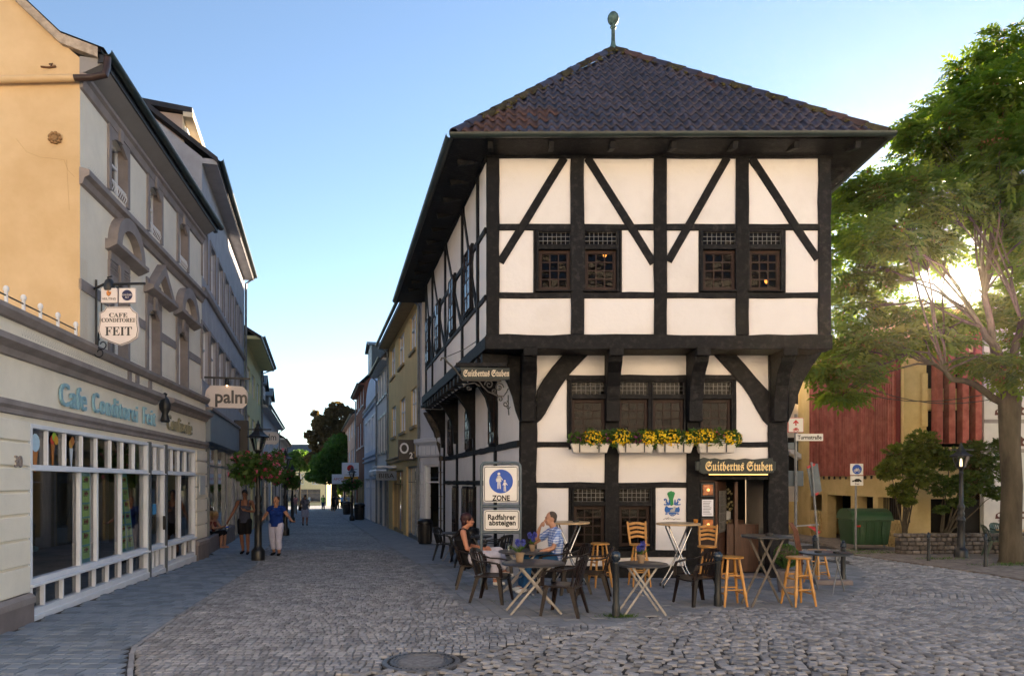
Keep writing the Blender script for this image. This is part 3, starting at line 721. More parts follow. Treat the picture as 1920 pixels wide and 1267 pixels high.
MB().lathe([(.01,-.02),(.03,0),(.035,.03),(.02,.05)], DF(.85, 1.0, .05), 10).build('door_knob', M('brass', (.6,.42,.18), .3, .1, metal=1, bump=0), door)
mb = MB(); LO.box(mb, LU(1346), LU(1440), HZ-.02, HZ+.06, -.35, .1); mb.build('door_step', m_stone, house, bevel=.01)
mb = MB(); LO.box(mb, LU(1392), LU(1398), HZ+.06, LZ(903), -.6, -.5); LO.box(mb, LU(1378), LU(1440), HZ+.06, LZ(985), -.62, -.55); mb.build('inner_door', m_door, house)
mb = MB(); LO.box(mb, LU(1360), LU(1440), HZ+.06, HZ+1.1, -1.7, -1.5); mb.build('bar_counter', m_door, house); mb = MB(); LO.box(mb, LU(1392), LU(1412), HZ+1.1, HZ+1.3, -1.6, -1.45); mb.build('till', m_white, house, bevel=.02); mb = MB(); LO.box(mb, LU(1376), LU(1390), HZ+.9, HZ+.98, -1.49, -1.47); mb.build('brass_plate', M('brass_plate', (.6,.42,.12), .3, .1, metal=1, bump=0), house)
leaf_ = MB()
for k in range(90):
    a, r_ = R.random()*6.28, R.random()**.5*.28; c_ = LO(LU(1382)+r_*math.cos(a)*.8, 1.35+r_*math.sin(a)*1.7, -1.0+R.uniform(-.1,.1)); leaf_.add([c_, c_+Vector((.04,0,.02)), c_+Vector((.03,-.02,.06)), c_+Vector((-.02,-.01,.04))], [(0,1,2,3)])
leaf_.build('dried_wreath', M('dried_leaves', (.25,.22,.12), .9, .5, 30, 0), house, kind='stuff', fix=False)
m_paper = M('paper', (.72,.72,.76), .8, .04, 8, 0)
mb = MB(); LO.box(mb, LU(1311), LU(1341), LZ(1000), LZ(903), -.039, .01); case = mb.build('menu_case', m_black, house, bevel=.006)
mb = MB(); LO.box(mb, LU(1316), LU(1337), LZ(967), LZ(936), .012, .016); mb.build('menu_sheet', m_paper, case)
mb = MB()
for k in range(9): LO.box(mb, LU(1318), LU(1318)+R.uniform(.12,.18), LZ(940+k*2.9), LZ(939.2+k*2.9), .0165, .0172)
mb.build('print', m_dark, case, kind='stuff')
m_amber = emis('lantern_glow', (1, .42, .10), .55)
def bulkhead(z0, z1):
    mb = MB(); LO.box(mb, LU(1313), LU(1338), LZ(z1), LZ(z0), .011, .05); b = mb.build('wall_lamp', m_iron, case, bevel=.008)
    mb = MB(); LO.box(mb, LU(1316), LU(1335.5), LZ(z1-3), LZ(z0+3), .051, .075); mb.build('lamp_glass', M('amber_glass', (.35,.10,.02), .15, .5, 14, .3, 20, .6), b, bevel=.01)
    p = LO(LU(1326), LZ((z0+z1)/2), .08); MB().lathe([(.012,-.025),(.03,-.01),(.03,.012),(.01,.03)], p, 8).build('bulb', m_amber, b)
bulkhead(905, 931); bulkhead(970, 996)
# amber lamp on a bracket in the top windows
for px, py in ((1437,527),(1134,478)):
    p = P(px, py, 14.6) if py > 500 else P(px, py, 14.8)
    p = P(px, py, 14.25); MB().lathe([(.01,-.05),(.035,-.02),(.04,.02),(.01,.04)], p, 10).build('room_lamp', emis('room_bulb', (1,.38,.07), .7), house)
# ---- painted crest on the plaster by the door
m_blue = M('crest_blue', (.012,.10,.36), .6, .2, 12, 0); m_green = M('crest_green', (.02,.22,.06), .6, .2, 12, 0); m_grey = M('crest_grey', (.45,.45,.44), .7, .15, 10, 0)
cf = lambda x, y, d=0: LO(LU(1220+x*80/1126), LZ(900+y*90/1267), .012+d)
def flat(poly, mat, name, d=0, parent=None, label=None):
    pts = [cf(x, y, d) for x, y in poly]; n = len(pts); back = [p+Vector((0,.006,0)) for p in pts]
    return MB().add(pts+back, [tuple(range(n))]+[(i, n+i, n+(i+1)%n, (i+1)%n) for i in range(n)]).build(name, mat, parent or house, label=label)
crest = flat([(470,720),(700,720),(745,690),(770,770),(750,840),(690,845),(665,900),(600,945),(540,945),(490,905),(460,850),(395,850),(365,790),(375,720),(410,670)], m_blue, 'painted_crest', label='painted coat of arms with green plume over blue shield')
flat([(485,500),(430,350),(470,305),(500,300),(535,275),(570,300),(605,300),(640,340),(590,500),(600,640),(540,675),(500,640)], m_green, 'plume', .001, crest)
for sx in (1, -1):
    q = lambda l: [(565+sx*(x-565), y) for x, y in l]
    flat(q([(480,510),(500,500),(520,640),(440,670),(470,600)]), m_blue, 'mantling', .002, crest)
    flat(q([(340,490),(400,475),(435,520),(430,560),(400,560),(405,520),(380,500),(385,535),(350,535)]), m_blue, 'mantling', .002, crest)
    flat(q([(380,570),(440,560),(470,610),(430,660),(345,650),(345,620),(400,630),(420,610)]), m_blue, 'mantling', .002, crest)
    flat(q([(430,860),(450,870),(440,895),(380,900),(390,870)]), m_blue, 'mantling', .002, crest)
flat([(500,800),(545,750),(560,780),(600,700),(655,680),(650,740),(630,820),(520,830)], m_grey, 'swan', .004, crest)
flat([(455,835),(690,835),(690,848),(455,848)], m_grey, 'band', .004, crest)
flat([(500,890),(570,905),(650,885),(640,905),(570,920),(510,905)], m_grey, 'band', .004, crest)
sg = MB()
pts = [(330,1035),(380,1000),(450,985),(400,1030),(440,1000),(475,970),(455,1030),(490,1010),(520,1000),(530,1025),(560,1005),(590,1025),(620,1010),(600,1040),(650,1010),(700,1020),(780,1018)]
sg.tube([cf(x, y, .002) for x, y in pts], .004, 4); sg.build('signature', m_dark, crest)
# ================================================================== CAFE (left)
m_cream = M('cafe_cream_render', (.80,.735,.62), .9, .07, 1.5, .25, 25, .2)
m_orange = M('ochre_gable_render', (.60,.41,.21), .9, .08, .55, .5, 18, .2, col2=(.74,.555,.335), th=(.3,.72))
m_trim = M('mauve_grey_trim', (.27,.235,.225), .8, .15, 3, .15, 40, .25)
m_roofdk = M('dark_roof_tiles', (.030,.027,.030), .6, .3, 2, .5, 12, .4)
m_blind = M('pale_blind', (.55,.56,.56), .8, .06, 3, 0)
cafe = thing('cafe_building', 'cream cafe with ochre gable wall, arched pediments and long white shop windows', 'cafe', (-8, 13, gz(13)))
FC = Fr((wallL(5), 5), (wallL(19.3), 19.3))
U = FC.uP
YB = lambda px: FC(U(px), 0).y
def run(F, parent, mat, u0, u1, prof, name):      # moulded strip: profile (d, z) swept along the wall
    n = len(prof); mb = MB().piece()
    mb.add([F(u0, z, d) for d, z in prof]+[F(u1, z, d) for d, z in prof], [tuple(range(n)), tuple(range(2*n-1, n-1, -1))]+[(i, (i+1)%n, n+(i+1)%n, n+i) for i in range(n)])
    return mb.build(name, mat, parent)
uc, ue = U(150), U(378); u0 = U(-260)
# ---- ground floor skin
GD = .10
FG = Fr(FC(0,0,GD)[:2], FC(10,0,GD)[:2])
W1, W2, DR = (U(38), U(266)), (U(300.5), U(356.5)), (U(269), U(297.5))
Z0, ZT = -.02, 2.69
mb = MB(); FG.wall(mb, u0, ue, -.4, 4.02, [(W1[0], W1[1], Z0-.1, ZT), (W2[0], W2[1], Z0-.2, ZT), (DR[0], DR[1], -.3, ZT)], .22); mb.build('ground_floor_wall', m_cream, cafe, fix=False)
run(FG, cafe, m_trim, u0, ue, [(-.05,2.76),(.05,2.78),(.05,2.84),(.09,2.88),(.09,2.95),(-.05,2.97)], 'moulding')
for a, b in ((u0, U(281)), (U(300), ue+.03)): run(FG, cafe, m_trim, a, b, [(-.05,3.50),(.05,3.52),(.08,3.60),(.2,3.66),(.2,3.74),(-.05,3.80)], 'sign_cornice')
run(FG, cafe, m_trim, u0, ue+.02, [(-.05,3.98),(.06,4.0),(.12,4.08),(.12,4.14),(-.1,4.17)], 'parapet_cornice')
for px in (228, 243, 268): run(FG, cafe, m_trim, U(px), U(px)+.16, [(0,3.8),(.03,3.8),(.03,3.98),(0,3.98)], 'pilaster')
# rusticated blocks on the piers
zs = [FC.zP(20, y) for y in (1116,1063,1013,966,922,875,828,787)]
for a, b in ((u0, W1[0]-.03), (W2[1]+.03, ue)):
    for c, d in zip(zs, zs[1:]):
        w = 1.1; x = b
        while x > a+.02:
            y = max(a, x-w)
            mb = MB().piece(); FG.box(mb, y+.008, x-.008, c+.015, d-.012, -.02, .045); mb.build('rustic_block', m_cream, cafe, bevel=.012); x = y
    mb = MB(); FG.box(mb, a, b, -.4, zs[0]-.12, -.02, .09); mb.build('plinth', m_stone, cafe, bevel=.01)
    run(FG, cafe, m_trim, a, b, [(0,zs[0]-.14),(.11,zs[0]-.13),(.11,zs[0]-.05),(.05,zs[0]),(0,zs[0])], 'plinth_moulding')
# ---- shop windows
def shopfront(F, u0, u1, top, big, low, parent, zb=.0, zs_=.56, zt=2.10, zh=ZT, name='shop_window', ground=0):
    mb = MB().piece(); b = F.box
    b(mb, u0, u0+.06, zb, zh, -.10, .03); b(mb, u1-.06, u1, zb, zh, -.10, .03); b(mb, u0+.06, u1-.06, zh-.06, zh, -.10, .03)
    b(mb, u0+.061, u1-.061, zt-.03, zt+.03, -.10, .025); b(mb, u0+.02, u1-.02, zt-.055, zt-.031, -.02, .07)
    b(mb, u0+.061, u1-.061, zs_-.07, zs_, -.10, .02); b(mb, u0-.01, u1+.01, zs_-.11, zs_-.071, -.06, .07)
    b(mb, u0+.061, u1-.061, zb-.1, zb+.14, -.10, .02); b(mb, u0-.02, u1+.02, zb-.3, zb+.05, -.08, .05)
    for u in top: b(mb, u-.016, u+.016, zt+.031, zh-.061, -.055, .004)
    for u in big: b(mb, u-.032, u+.032, zs_+.001, zt-.056, -.055, .008)
    for u in low: b(mb, u-.022, u+.022, zb+.141, zs_-.111, -.055, .004)
    w = mb.build(name, m_white, parent, bevel=.006)
    def panes(cuts, za, zc, mat=g_shop):
        c = [u0+.06]+list(cuts)+[u1-.06]
        for p, q in zip(c, c[1:]): MB().piece().add([F(p,za,-.05), F(q,za,-.05), F(q,zc,-.05), F(p,zc,-.05)], [(0,1,2,3)]).build('pane', mat, w, fix=False)
    panes(top, zt+.03, zh-.06); panes(big, zs_, zt-.03); panes(low, zb+.14, zs_-.07, g_pane)
    return w
shopfront(FG, *W1, [U(p) for p in (75.5,110,142,170,197,220,242)], [U(p) for p in (138,170.5,216.5)], [U(p) for p in (69,105,137,167,192,216,238)], cafe)
shopfront(FG, *W2, [U(p) for p in (315,328,341)], [U(p) for p in (330,)], [U(p) for p in (311,321,341)], cafe, zb=-.03)
dw = shopfront(FG, *DR, [U(283)], [], [U(279),U(287.5)], cafe, zb=-.05, name='door')
mb = MB(); FG.box(mb, U(293), U(294.3), .85, 1.15, .03, .09); mb.build('handle', m_iron, dw, bevel=.01)
for px in (267.5, 299): mb = MB(); FG.box(mb, U(px)-.05, U(px)+.05, -.15, ZT+.02, -.1, .06); mb.build('iron_post', M('grey_iron_post', (.10,.11,.12), .5, .2, 6, .05), cafe, bevel=.008)
mb = MB(); FG.box(mb, U(284)-.12, U(284)+.1, 1.2, 1.42, -.045, -.035); mb.build('notice', M('blue_notice', (.08,.3,.55), .6, .1), dw)
# room behind the glass
mb = MB(); ra, rb = u0+.5, ue-.1
for a, b, c, d, e, f in ((ra,rb,-.45,.3,-3.2,-.26),(ra,rb,-.4,4.0,-3.3,-3.2),(ra,ra+.05,.3,4,-3.2,-.26),(rb-.05,rb,.3,4,-3.2,-.26),(ra,rb,2.95,3.0,-3.2,-.26)): FG.box(mb, a, b, c, d, e, f)
mb.build('shop_room', M('shop_interior', (.22,.17,.12), .8, .4, .8, 0), cafe)
m_wood = M('counter_wood', (.28,.12,.04), .5, .3, 6, .1)
mb = MB(); FG.box(mb, W1[0]+.08, U(128), .58, .72, -1.0, -.9); FG.box(mb, W1[0]+.08, U(128), .3, .58, -1.0, -.92); mb.build('display_counter', m_wood, cafe)
cakes = MB()
for k in range(14): cakes.piece().lathe([(.05,0),(.07,.03),(.06,.07),(.01,.09)], FG(W1[0]+.25+k*.16, .74, -.95+R.uniform(-.06,.0)), 8)
cakes.build('pastries', M('pale_icing', (.35,.5,.55), .4, .3, 20, 0), cafe, kind='stuff')
m_poster = M('lime_poster', (.70,.85,.28), .7, .06, 5, 0); m_pframe = M('poster_frame', (.28,.55,.58), .6, .1)
def strip_poster(ua, ub, za, zb2, d, lean=0):
    fr = MB(); F2 = lambda u, z, dd: FG(u+lean*(z-za), z, dd)
    fr.hexa([F2(ua-.04,za-.05,d-.01),F2(ub+.04,za-.05,d-.01),F2(ub+.04,za-.05,d),F2(ua-.04,za-.05,d),F2(ua-.04,zb2+.05,d-.01),F2(ub+.04,zb2+.05,d-.01),F2(ub+.04,zb2+.05,d),F2(ua-.04,zb2+.05,d)])
    o = fr.build('hanging_poster', m_pframe, cafe); n = 6
    for k in range(n):
        a, b = za+(zb2-za)*k/n+.015, za+(zb2-za)*(k+1)/n-.015
        MB().add([F2(ua,a,d+.004),F2(ub,a,d+.004),F2(ub,b,d+.004),F2(ua,b,d+.004)], [(0,1,2,3)]).build('poster_sheet', m_poster, o, fix=False)
        m2 = MB(); h = b-a; w = ub-ua
        for q in range(3): z = b-.05*h-q*.07*h-(.3*h if q > 0 else 0); m2.add([F2(ua+.15*w,z-.02*h,d+.006),F2(ub-R.uniform(.15,.4)*w,z-.02*h,d+.006),F2(ub-.3*w,z+.012*h,d+.006),F2(ua+.15*w,z+.012*h,d+.006)], [(0,1,2,3)])
        m2.build('print', m_dark, o, fix=False, kind='stuff')
        m3 = MB()
        for q in range(3): c = F2(ua+w*(.3+.2*q), b-.27*h, d+.007); m3.disc(c, FG.n, .09*w*R.uniform(.8,1.5), 7)
        m3.build('picture', M('poster_red', (.45,.12,.06), .7, .3, 30, 0), o, fix=False, kind='stuff')
strip_poster(U(149), U(163), .62, 2.0, -.062); strip_poster(U(226), U(235), .62, 2.0, -.075, -.16); strip_poster(U(237), U(247), .62, 2.0, -.068, -.30)
# ice cream pictures in the first three top panes
def scoop(u, cone, cols, r, zc):
    o = MB().prism([(u-r*.8, zc), (u+r*.8, zc), (u+r*.1, zc-.36), (u-r*.1, zc-.36)], FG, -.045, -.04).build('ice_cream_picture', cone, cafe)
    for k, c in enumerate(cols): MB().disc(FG(u+(-.5+k)*r*.8 if len(cols) > 1 else u, zc+.06+.05*(k % 2), -.036+.002*k), FG.n, r, 12).build('scoop', c, o, fix=False)
m_cone = M('cone_orange', (.42,.16,.04), .7, .2, 20, 0)
scoop(U(57), m_cone, [M('pale_blue_print', (.45,.62,.75), .6, .1, 9, 0)], .13, 2.38)
scoop(U(91), m_cone, [M('red_print', (.5,.06,.03), .6), M('lime_print', (.3,.5,.06), .6), M('orange_print', (.6,.3,.03), .6)], .07, 2.45)
scoop(U(126), M('glass_print', (.5,.55,.62), .6), [M('caramel_print', (.5,.27,.06), .6), m_cone], .07, 2.42)
# pots of the top shelf
# ---- wall lettering
m_letter = M('blue_grey_letters', (.26,.45,.55), .4, .1, 4, 0, spec=.6)
def ftext(body, px0, px1, zc, size, mat, F=FG, d=.02, depth=.035, parent=None, name='lettering', track=1.0, w=None):
    a, b = U(px0) if F is FG else px0, U(px1) if F is FG else px1
    o = text(body, parent or cafe, lambda x, y, e: F(a+x, zc+y, d+e), size, mat, depth, name, 'LEFT', 1, track, w)
    xs = [v.co for v in o.data.vertices]; t = F.t; p0 = F(a, 0)-wloc(o)
    us_ = [(v-p0).dot(t) for v in xs]; m = max(us_); s = (b-a)/m
    for v in o.data.vertices: k = (v.co-p0).dot(t); v.co += t*(k*s-k)
    return o
ftext('Cafe', 92, 144, 3.20, .50, m_letter, w=.002, track=1.1); ftext('Conditorei', 156, 243, 3.21, .48, m_letter, w=0, track=1.25); ftext('Feit', 254, 278, 3.22, .48, m_letter, w=0, track=1.3)
ftext('Confiserie', 301, 349, 3.22, .46, M('olive_letters', (.30,.27,.17), .5, .1, 4, 0), w=.003, track=1.15)
ftext('30', 1.5, 17, 2.16, .22, m_trim, d=.046, depth=.02)
lam = MB().lathe([(.08,-.28),(.10,-.25),(.06,-.1),(.11,.0),(.12,.1),(.08,.22),(.03,.28),(.05,.33),(.01,.36)], FG(U(288), 3.45, .13), 10).build('ornament', m_iron, cafe, smooth=True)
mb = MB(); FG.box(mb, U(362), U(372), 1.55, 2.05, .046, .07); mb.build('menu_plaque', m_blind, cafe, bevel=.005)
# annex block and its flat roof
A0 = FC(u0,0); B0 = FC(ue,0)
mb = MB(); FG.box(mb, u0, uc+1, 3.9, 4.1, -7, -.02); mb.build('flat_roof', m_roofdk, cafe)
# railing
for i, px in enumerate((-60,-25,5,38,70,103,137)):
    u = U(px); p = FG(u, 4.16, -.06); MB().lathe([(.028,0),(.022,.02),(.022,.2),(.034,.215),(.034,.25),(.02,.275),(.004,.28)], p, 10).build('railing_post', m_white, cafe, smooth=True)
MB().tube([FG(U(-60), 4.31, -.06), FG(U(137), 4.31, -.06)], .012, 6).build('railing_bar', m_iron, cafe)
# ---- upper facade
H2 = 8.62
def cwin(px0, px1, zb, zt, deep=.28, arch=True, rail=True):
    return (U(px0), U(px1), zb, zt, arch, rail)
zb2, zt2 = FC.zP(205, 352), FC.zP(205, 246)
zb1, zt1 = 4.17, 5.55
wins2 = [(U(205.5),U(236)), (U(278),U(300)), (U(333.5),U(350))]
wins1 = [(U(206.5),U(236)), (U(276),U(297)), (U(332),U(349))]
mb = MB(); FC.wall(mb, uc, ue, 3.9, H2, [(a,b,zb2,zt2) for a,b in wins2]+[(a,b,zb1,zt1) for a,b in wins1], .30); mb.build('facade_wall', m_cream, cafe, fix=False)
def fwin(F, a, b, z0, z1, parent, d=-.22, fmat=None, nx=2, rows=(.62,), bar=.055, gm=None, name='window', curtain=None):
    fmat = fmat or m_white; mb = MB().piece(); B = F.box
    B(mb, a, a+bar, z0, z1, d-.05, d); B(mb, b-bar, b, z0, z1, d-.05, d); B(mb, a+bar, b-bar, z0, z0+bar, d-.05, d); B(mb, a+bar, b-bar, z1-bar, z1, d-.05, d)
    us_ = [a+(b-a)*k/nx for k in range(1, nx)]; zz = [z0+(z1-z0)*r for r in rows]
    for u in us_: B(mb, u-bar*.55, u+bar*.55, z0+bar, z1-bar, d-.045, d+.008)
    for z in zz: B(mb, a+bar, b-bar, z-bar*.4, z+bar*.4, d-.045, d+.004)
    w = mb.build(name, fmat, parent)
    cu = [a]+us_+[b]; cz = [z0]+zz+[z1]
    for p, q in zip(cu, cu[1:]):
        for r, s in zip(cz, cz[1:]): MB().piece().add([F(p,r,d-.03), F(q,r,d-.03), F(q,s,d-.03), F(p,s,d-.03)], [(0,1,2,3)]).build('pane', gm or g_pane, w, fix=False)
    mb = MB(); mb.add([F(a-.1,z0-.1,d-.16), F(b+.1,z0-.1,d-.16), F(b+.1,z1+.1,d-.16), F(a-.1,z1+.1,d-.16)], [(0,1,2,3)]); mb.build('dark_opening', curtain or m_dark, w, fix=False)
    return w
for i, (a, b) in enumerate(wins2+wins1):
    up = i < 3; z0, z1 = (zb2, zt2) if up else (zb1, zt1); w = fwin(FC, a, b, z0, z1, cafe, d=-.14)
    m = (b-a); s = .12; zc = z1-.02
    mb = MB().piece()          # surround with a segmental arch head
    FC.box(mb, a-s, a+.004, z0-.05, z1+.32, -.285, .04); FC.box(mb, b-.004, b+s, z0-.05, z1+.32, -.285, .04)
    n = 10; arc = [(a+m*k/n, z1-.16+.16*math.sin(PI*k/n)) for k in range(n+1)]
    mb.prism([(a, z1+.32)]+arc+[(b, z1+.32)], FC, -.02, .035); mb.build('window_surround', m_trim, cafe)
    FCx = (a+b)/2; mb = MB(); mb.prism([(FCx-.07,z1-.02),(FCx+.07,z1-.02),(FCx+.11,z1+.33),(FCx-.11,z1+.33)], FC, .03, .075); mb.build('keystone', m_trim, cafe, bevel=.006)
    for k in range(4):
        for q, e in ((a-s+.02, FCx-.13), (FCx+.13, b+s-.02)): mb = MB(); FC.box(mb, q, e, z1+.10+k*.055, z1+.125+k*.055, .034, .05); mb.build('fluting', m_trim, cafe)
    if up:   # little iron guards
        mb = MB()
        for k in range(9): u = a+.03+(m-.06)*k/8; mb.tube([FC(u, z0+.02, .0), FC(u+.03, z0+.11, .02), FC(u, z0+.2, .0)], .008, 4)
        mb.bar(FC(a, z0+.2, .0), FC(b, z0+.2, .0), .02, .02); mb.build('window_guard', m_white, cafe, kind='stuff')
def pediment(px0, px1, zb, round_):
    a, b = U(px0), U(px1); c = (a+b)/2; h = (b-a)/2
    run(FC, cafe, m_trim, a, b, [(0,zb),(.06,zb+.02),(.2,zb+.10),(.2,zb+.17),(0,zb+.19)], 'pediment_base')
    n = 14 if round_ else 2; R0, R1 = h*.86, h*.60
    def arc(r, hh): return [(c-r*math.cos(PI*k/n), zb+.18+hh*math.sin(PI*k/n)) for k in range(n+1)]
    o_, i_ = arc(R0, h*.72), arc(R1, h*.46)
    for k in range(n):
        mb = MB().piece(); mb.prism([o_[k], o_[k+1], i_[k+1], i_[k]], FC, 0, .17); mb.build('pediment_arch' if round_ else 'pediment_rake', m_trim, cafe)
    mb = MB(); mb.prism(i_, FC, 0, .03); mb.build('tympanum', m_cream, cafe)
pediment(197, 260, FC.zP(197, 466), True); pediment(269, 318, FC.zP(269, 547), False); pediment(325, 364, FC.zP(325, 590), True)
for i, (a, b) in enumerate(wins1): run(FC, cafe, m_trim, a-.1, b+.1, [(0,zt1+.33),(.05,zt1+.33),(.05,zt1+.42),(.03,zt1+.6),(0,zt1+.6)], 'frieze')
run(FC, cafe, m_trim, uc-.03, ue, [(0,6.72),(.05,6.74),(.08,6.84),(.15,6.88),(.15,6.97),(0,7.0)], 'string_course')
segs = [uc]+[x for a, b in wins1 for x in (a-.12, b+.12)]+[ue]
for a, b in zip(segs[::2], segs[1::2]): mb = MB(); FC.box(mb, a, b, 5.02, 5.2, -.02, .02); mb.build('band', m_trim, cafe)
run(FC, cafe, m_trim, uc-.02, ue, [(0,8.28),(.04,8.30),(.07,8.42),(.12,8.46),(.12,8.52),(0,8.55)], 'eaves_moulding')
run(FC, cafe, M('grey_soffit', (.26,.25,.25), .8, .08, 2, .1), uc-.02, ue, [(0,8.53),(.08,8.55),(.36,8.72),(.36,8.78),(0,8.8)], 'eaves_soffit')
gutter(FC(uc-.1, 8.90, .43), FC(ue+.3, 8.90, .43), cafe, r=.085)
run(FC, cafe, m_iron, uc-.05, ue+.2, [(.28,8.70),(.38,8.72),(.38,8.84),(.30,8.84)], 'fascia')
# bird spikes as fine wire
sp = MB()
for F_, a, b, z, d in ((FC, uc, ue, 6.98, .12), (FG, U(0), U(280), 3.78, .16), (FG, uc, ue, 4.17, .1)):
    u = a
    while u < b:
        for q in (-.04, .0, .05): sp.add([F_(u, z, d), F_(u+.004, z, d), F_(u+.05+q*.3, z+.13, d+q)], [(0,1,2)])
        u += .07
sp.build('bird_spikes', m_lead, cafe, kind='stuff', fix=False)
# ---- gable wall facing the square, and the roof
cn = FC(uc, 0); GA = Fr((cn-FC.n*12)[:2], cn[:2])
prof = [(12,3.6),(12,8.78),(11.7,9.02),(11.1,9.60),(6,14.6),(0,9.0),(0,3.6)]
MB().prism(prof, GA, 0, -.3).build('gable_wall', m_orange, cafe)
L_ = ue-uc
def roofplane(pts, mat, name): 
    mb = MB(); a = [FC(uc-.12, z, -(12-u)) for u, z in pts]; b = [FC(ue, z, -(12-u)) for u, z in pts]; n = len(pts)
    mb.add(a+b, [(i, i+1, n+i+1, n+i) for i in range(n-1)]); return mb.build(name, mat, cafe, fix=False)
roofplane([(12.40,8.92),(11.75,9.12),(11.1,9.72),(6,14.75),(0,9.1)], m_roofdk, 'roof')
mb = MB(); pr = [(12.3,8.93),(11.75,9.10),(11.1,9.70),(9,11.75)]
mb.add([GA(u, z, .10) for u, z in pr]+[GA(u, z-.16, .10) for u, z in pr]+[GA(u, z, -.05) for u, z in pr]+[GA(u, z-.16, -.05) for u, z in pr], [(i, i+1, 5+i, 4+i) for i in range(3)]+[(i, 8+i, 9+i, i+1) for i in range(3)]+[(4+i, 5+i, 13+i, 12+i) for i in range(3)])
mb.build('verge_board', M('weathered_verge', (.40,.33,.26), .85, .3, 8, .4, 30), cafe)
# pipe
mb = MB(); p0 = FC(uc-.02, 8.84, .42); mb.tube([p0, FC(uc-.04, 8.66, .42), GA(12.42, 8.48, .12), GA(12.2, 8.42, .10), GA(11.95, 8.40, .09)], .055, 10); mb.build('downpipe', M('brown_pipe', (.05,.03,.025), .4, .3, 8, .05), cafe, smooth=True)
mb = MB(); mb.tube([GA(11.95, 8.40, .09), GA(11.4, 8.33, .09), GA(10, 8.16, .09), GA(6, 7.7, .09)], .058, 10); mb.build('painted_pipe', m_orange, cafe, smooth=True)
ro = GA(GA.uP(104), GA.zP(104, 260), 0)
mb = MB(); mb.disc(ro+GA.n*.05, GA.n, .05, 12)
for k in range(9): a = 2*PI*k/9; c = ro+GA.t*.075*math.cos(a)+Vector((0,0,.075*math.sin(a)))+GA.n*.02; mb.lathe([(.03,-.02),(.035,.0),(.02,.03)], c, 7)
mb.build('rosette', M('rusty_rosette', (.30,.17,.07), .8, .3, 20, .2), cafe, smooth=True)
an = GA(GA.uP(93), GA.zP(93, 128), .02); mb = MB(); mb.tube([an-GA.t*.12, an, an+GA.t*.1+Vector((0,0,.03))], .016, 6); mb.tube([an+GA.t*.02, an+GA.t*.05+Vector((0,0,.07)), an+GA.t*.0+Vector((0,0,.05))], .012, 6); mb.build('wall_anchor', M('anchor_rust', (.16,.08,.04), .8, .3, 20, .2), cafe)
cr = MB()
pts = [GA(GA.uP(x), GA.zP(x, y), .002) for x, y in ((30,260),(50,285),(75,295),(105,298),(120,300),(128,320),(140,332))]
cr.tube(pts, .002, 3); pts = [GA(GA.uP(x), GA.zP(x, y), .002) for x, y in ((125,300),(127,340),(130,395))]; cr.tube(pts, .0018, 3); cr.build('crack', M('crack', (.36,.23,.11), .9, bump=0), cafe, kind='stuff')
# ---- dormers
m_pink = M('pinkish_render', (.52,.40,.33), .9, .08, 2, .2, 20, .2)
def dormer(parent, F, u0, u1, d, zb, zt, rz, wallm, roofm=m_roofdk, depth=3.0, winm=None):
    """gabled dormer facing the street at distance d from the wall"""
    mb = MB(); um = (u0+u1)/2
    mb.prism([(u0,zb),(u1,zb),(u1,zt),(um,rz),(u0,zt)], F, d, d-depth); o = mb.build('dormer', wallm, parent)
    mb = MB(); e = .16
    for s, (a, b) in ((1, ((u0-e, zt-.1), (um, rz+.06))), (-1, ((um, rz+.06), (u1+e, zt-.1)))):
        mb.add([F(a[0],a[1],d+.25), F(b[0],b[1],d+.25), F(b[0],b[1],d-depth), F(a[0],a[1],d-depth), F(a[0],a[1]+.1,d+.25), F(b[0],b[1]+.1,d+.25), F(b[0],b[1]+.1,d-depth), F(a[0],a[1]+.1,d-depth)], [(0,1,2,3),(4,5,6,7),(0,1,5,4),(1,2,6,5),(2,3,7,6),(3,0,4,7)])
    mb.build('dormer_roof', roofm, o)
    w = (u1-u0)*.26; fwin(F, um-w, um+w, zb+.35, zt-.05, o, d=d+.03, fmat=winm or m_white)
    return o
def boxdormer(parent, F, u0, u1, d, zb, zt, wallm, frontm, depth=3.2, nw=3):
    mb = MB(); F.box(mb, u0, u1, zb, zt, d-depth, d); o = mb.build('dormer', wallm, parent)
    mb = MB(); F.box(mb, u0-.02, u1+.02, zb, zt-.02, d, d+.04); mb.build('dormer_front', frontm, o)
    mb = MB(); q = [F(u0-.18,zt,d+.28), F(u1+.18,zt,d+.28), F(u1+.18,zt+.25,d-depth), F(u0-.18,zt+.25,d-depth)]; mb.hexa(q+[p+Vector((0,0,.14)) for p in q]); mb.build('dormer_roof', m_roofdk, o)
    mb = MB(); F.box(mb, u0-.2, u1+.2, zt-.14, zt-.01, d+.05, d+.30); mb.build('dormer_fascia', frontm, o)
    for k in range(nw): a = u0+(u1-u0)*(k+.15)/nw; b = u0+(u1-u0)*(k+.85)/nw; fwin(F, a, b, zt-1.35, zt-.25, o, d=d+.09)
    return o
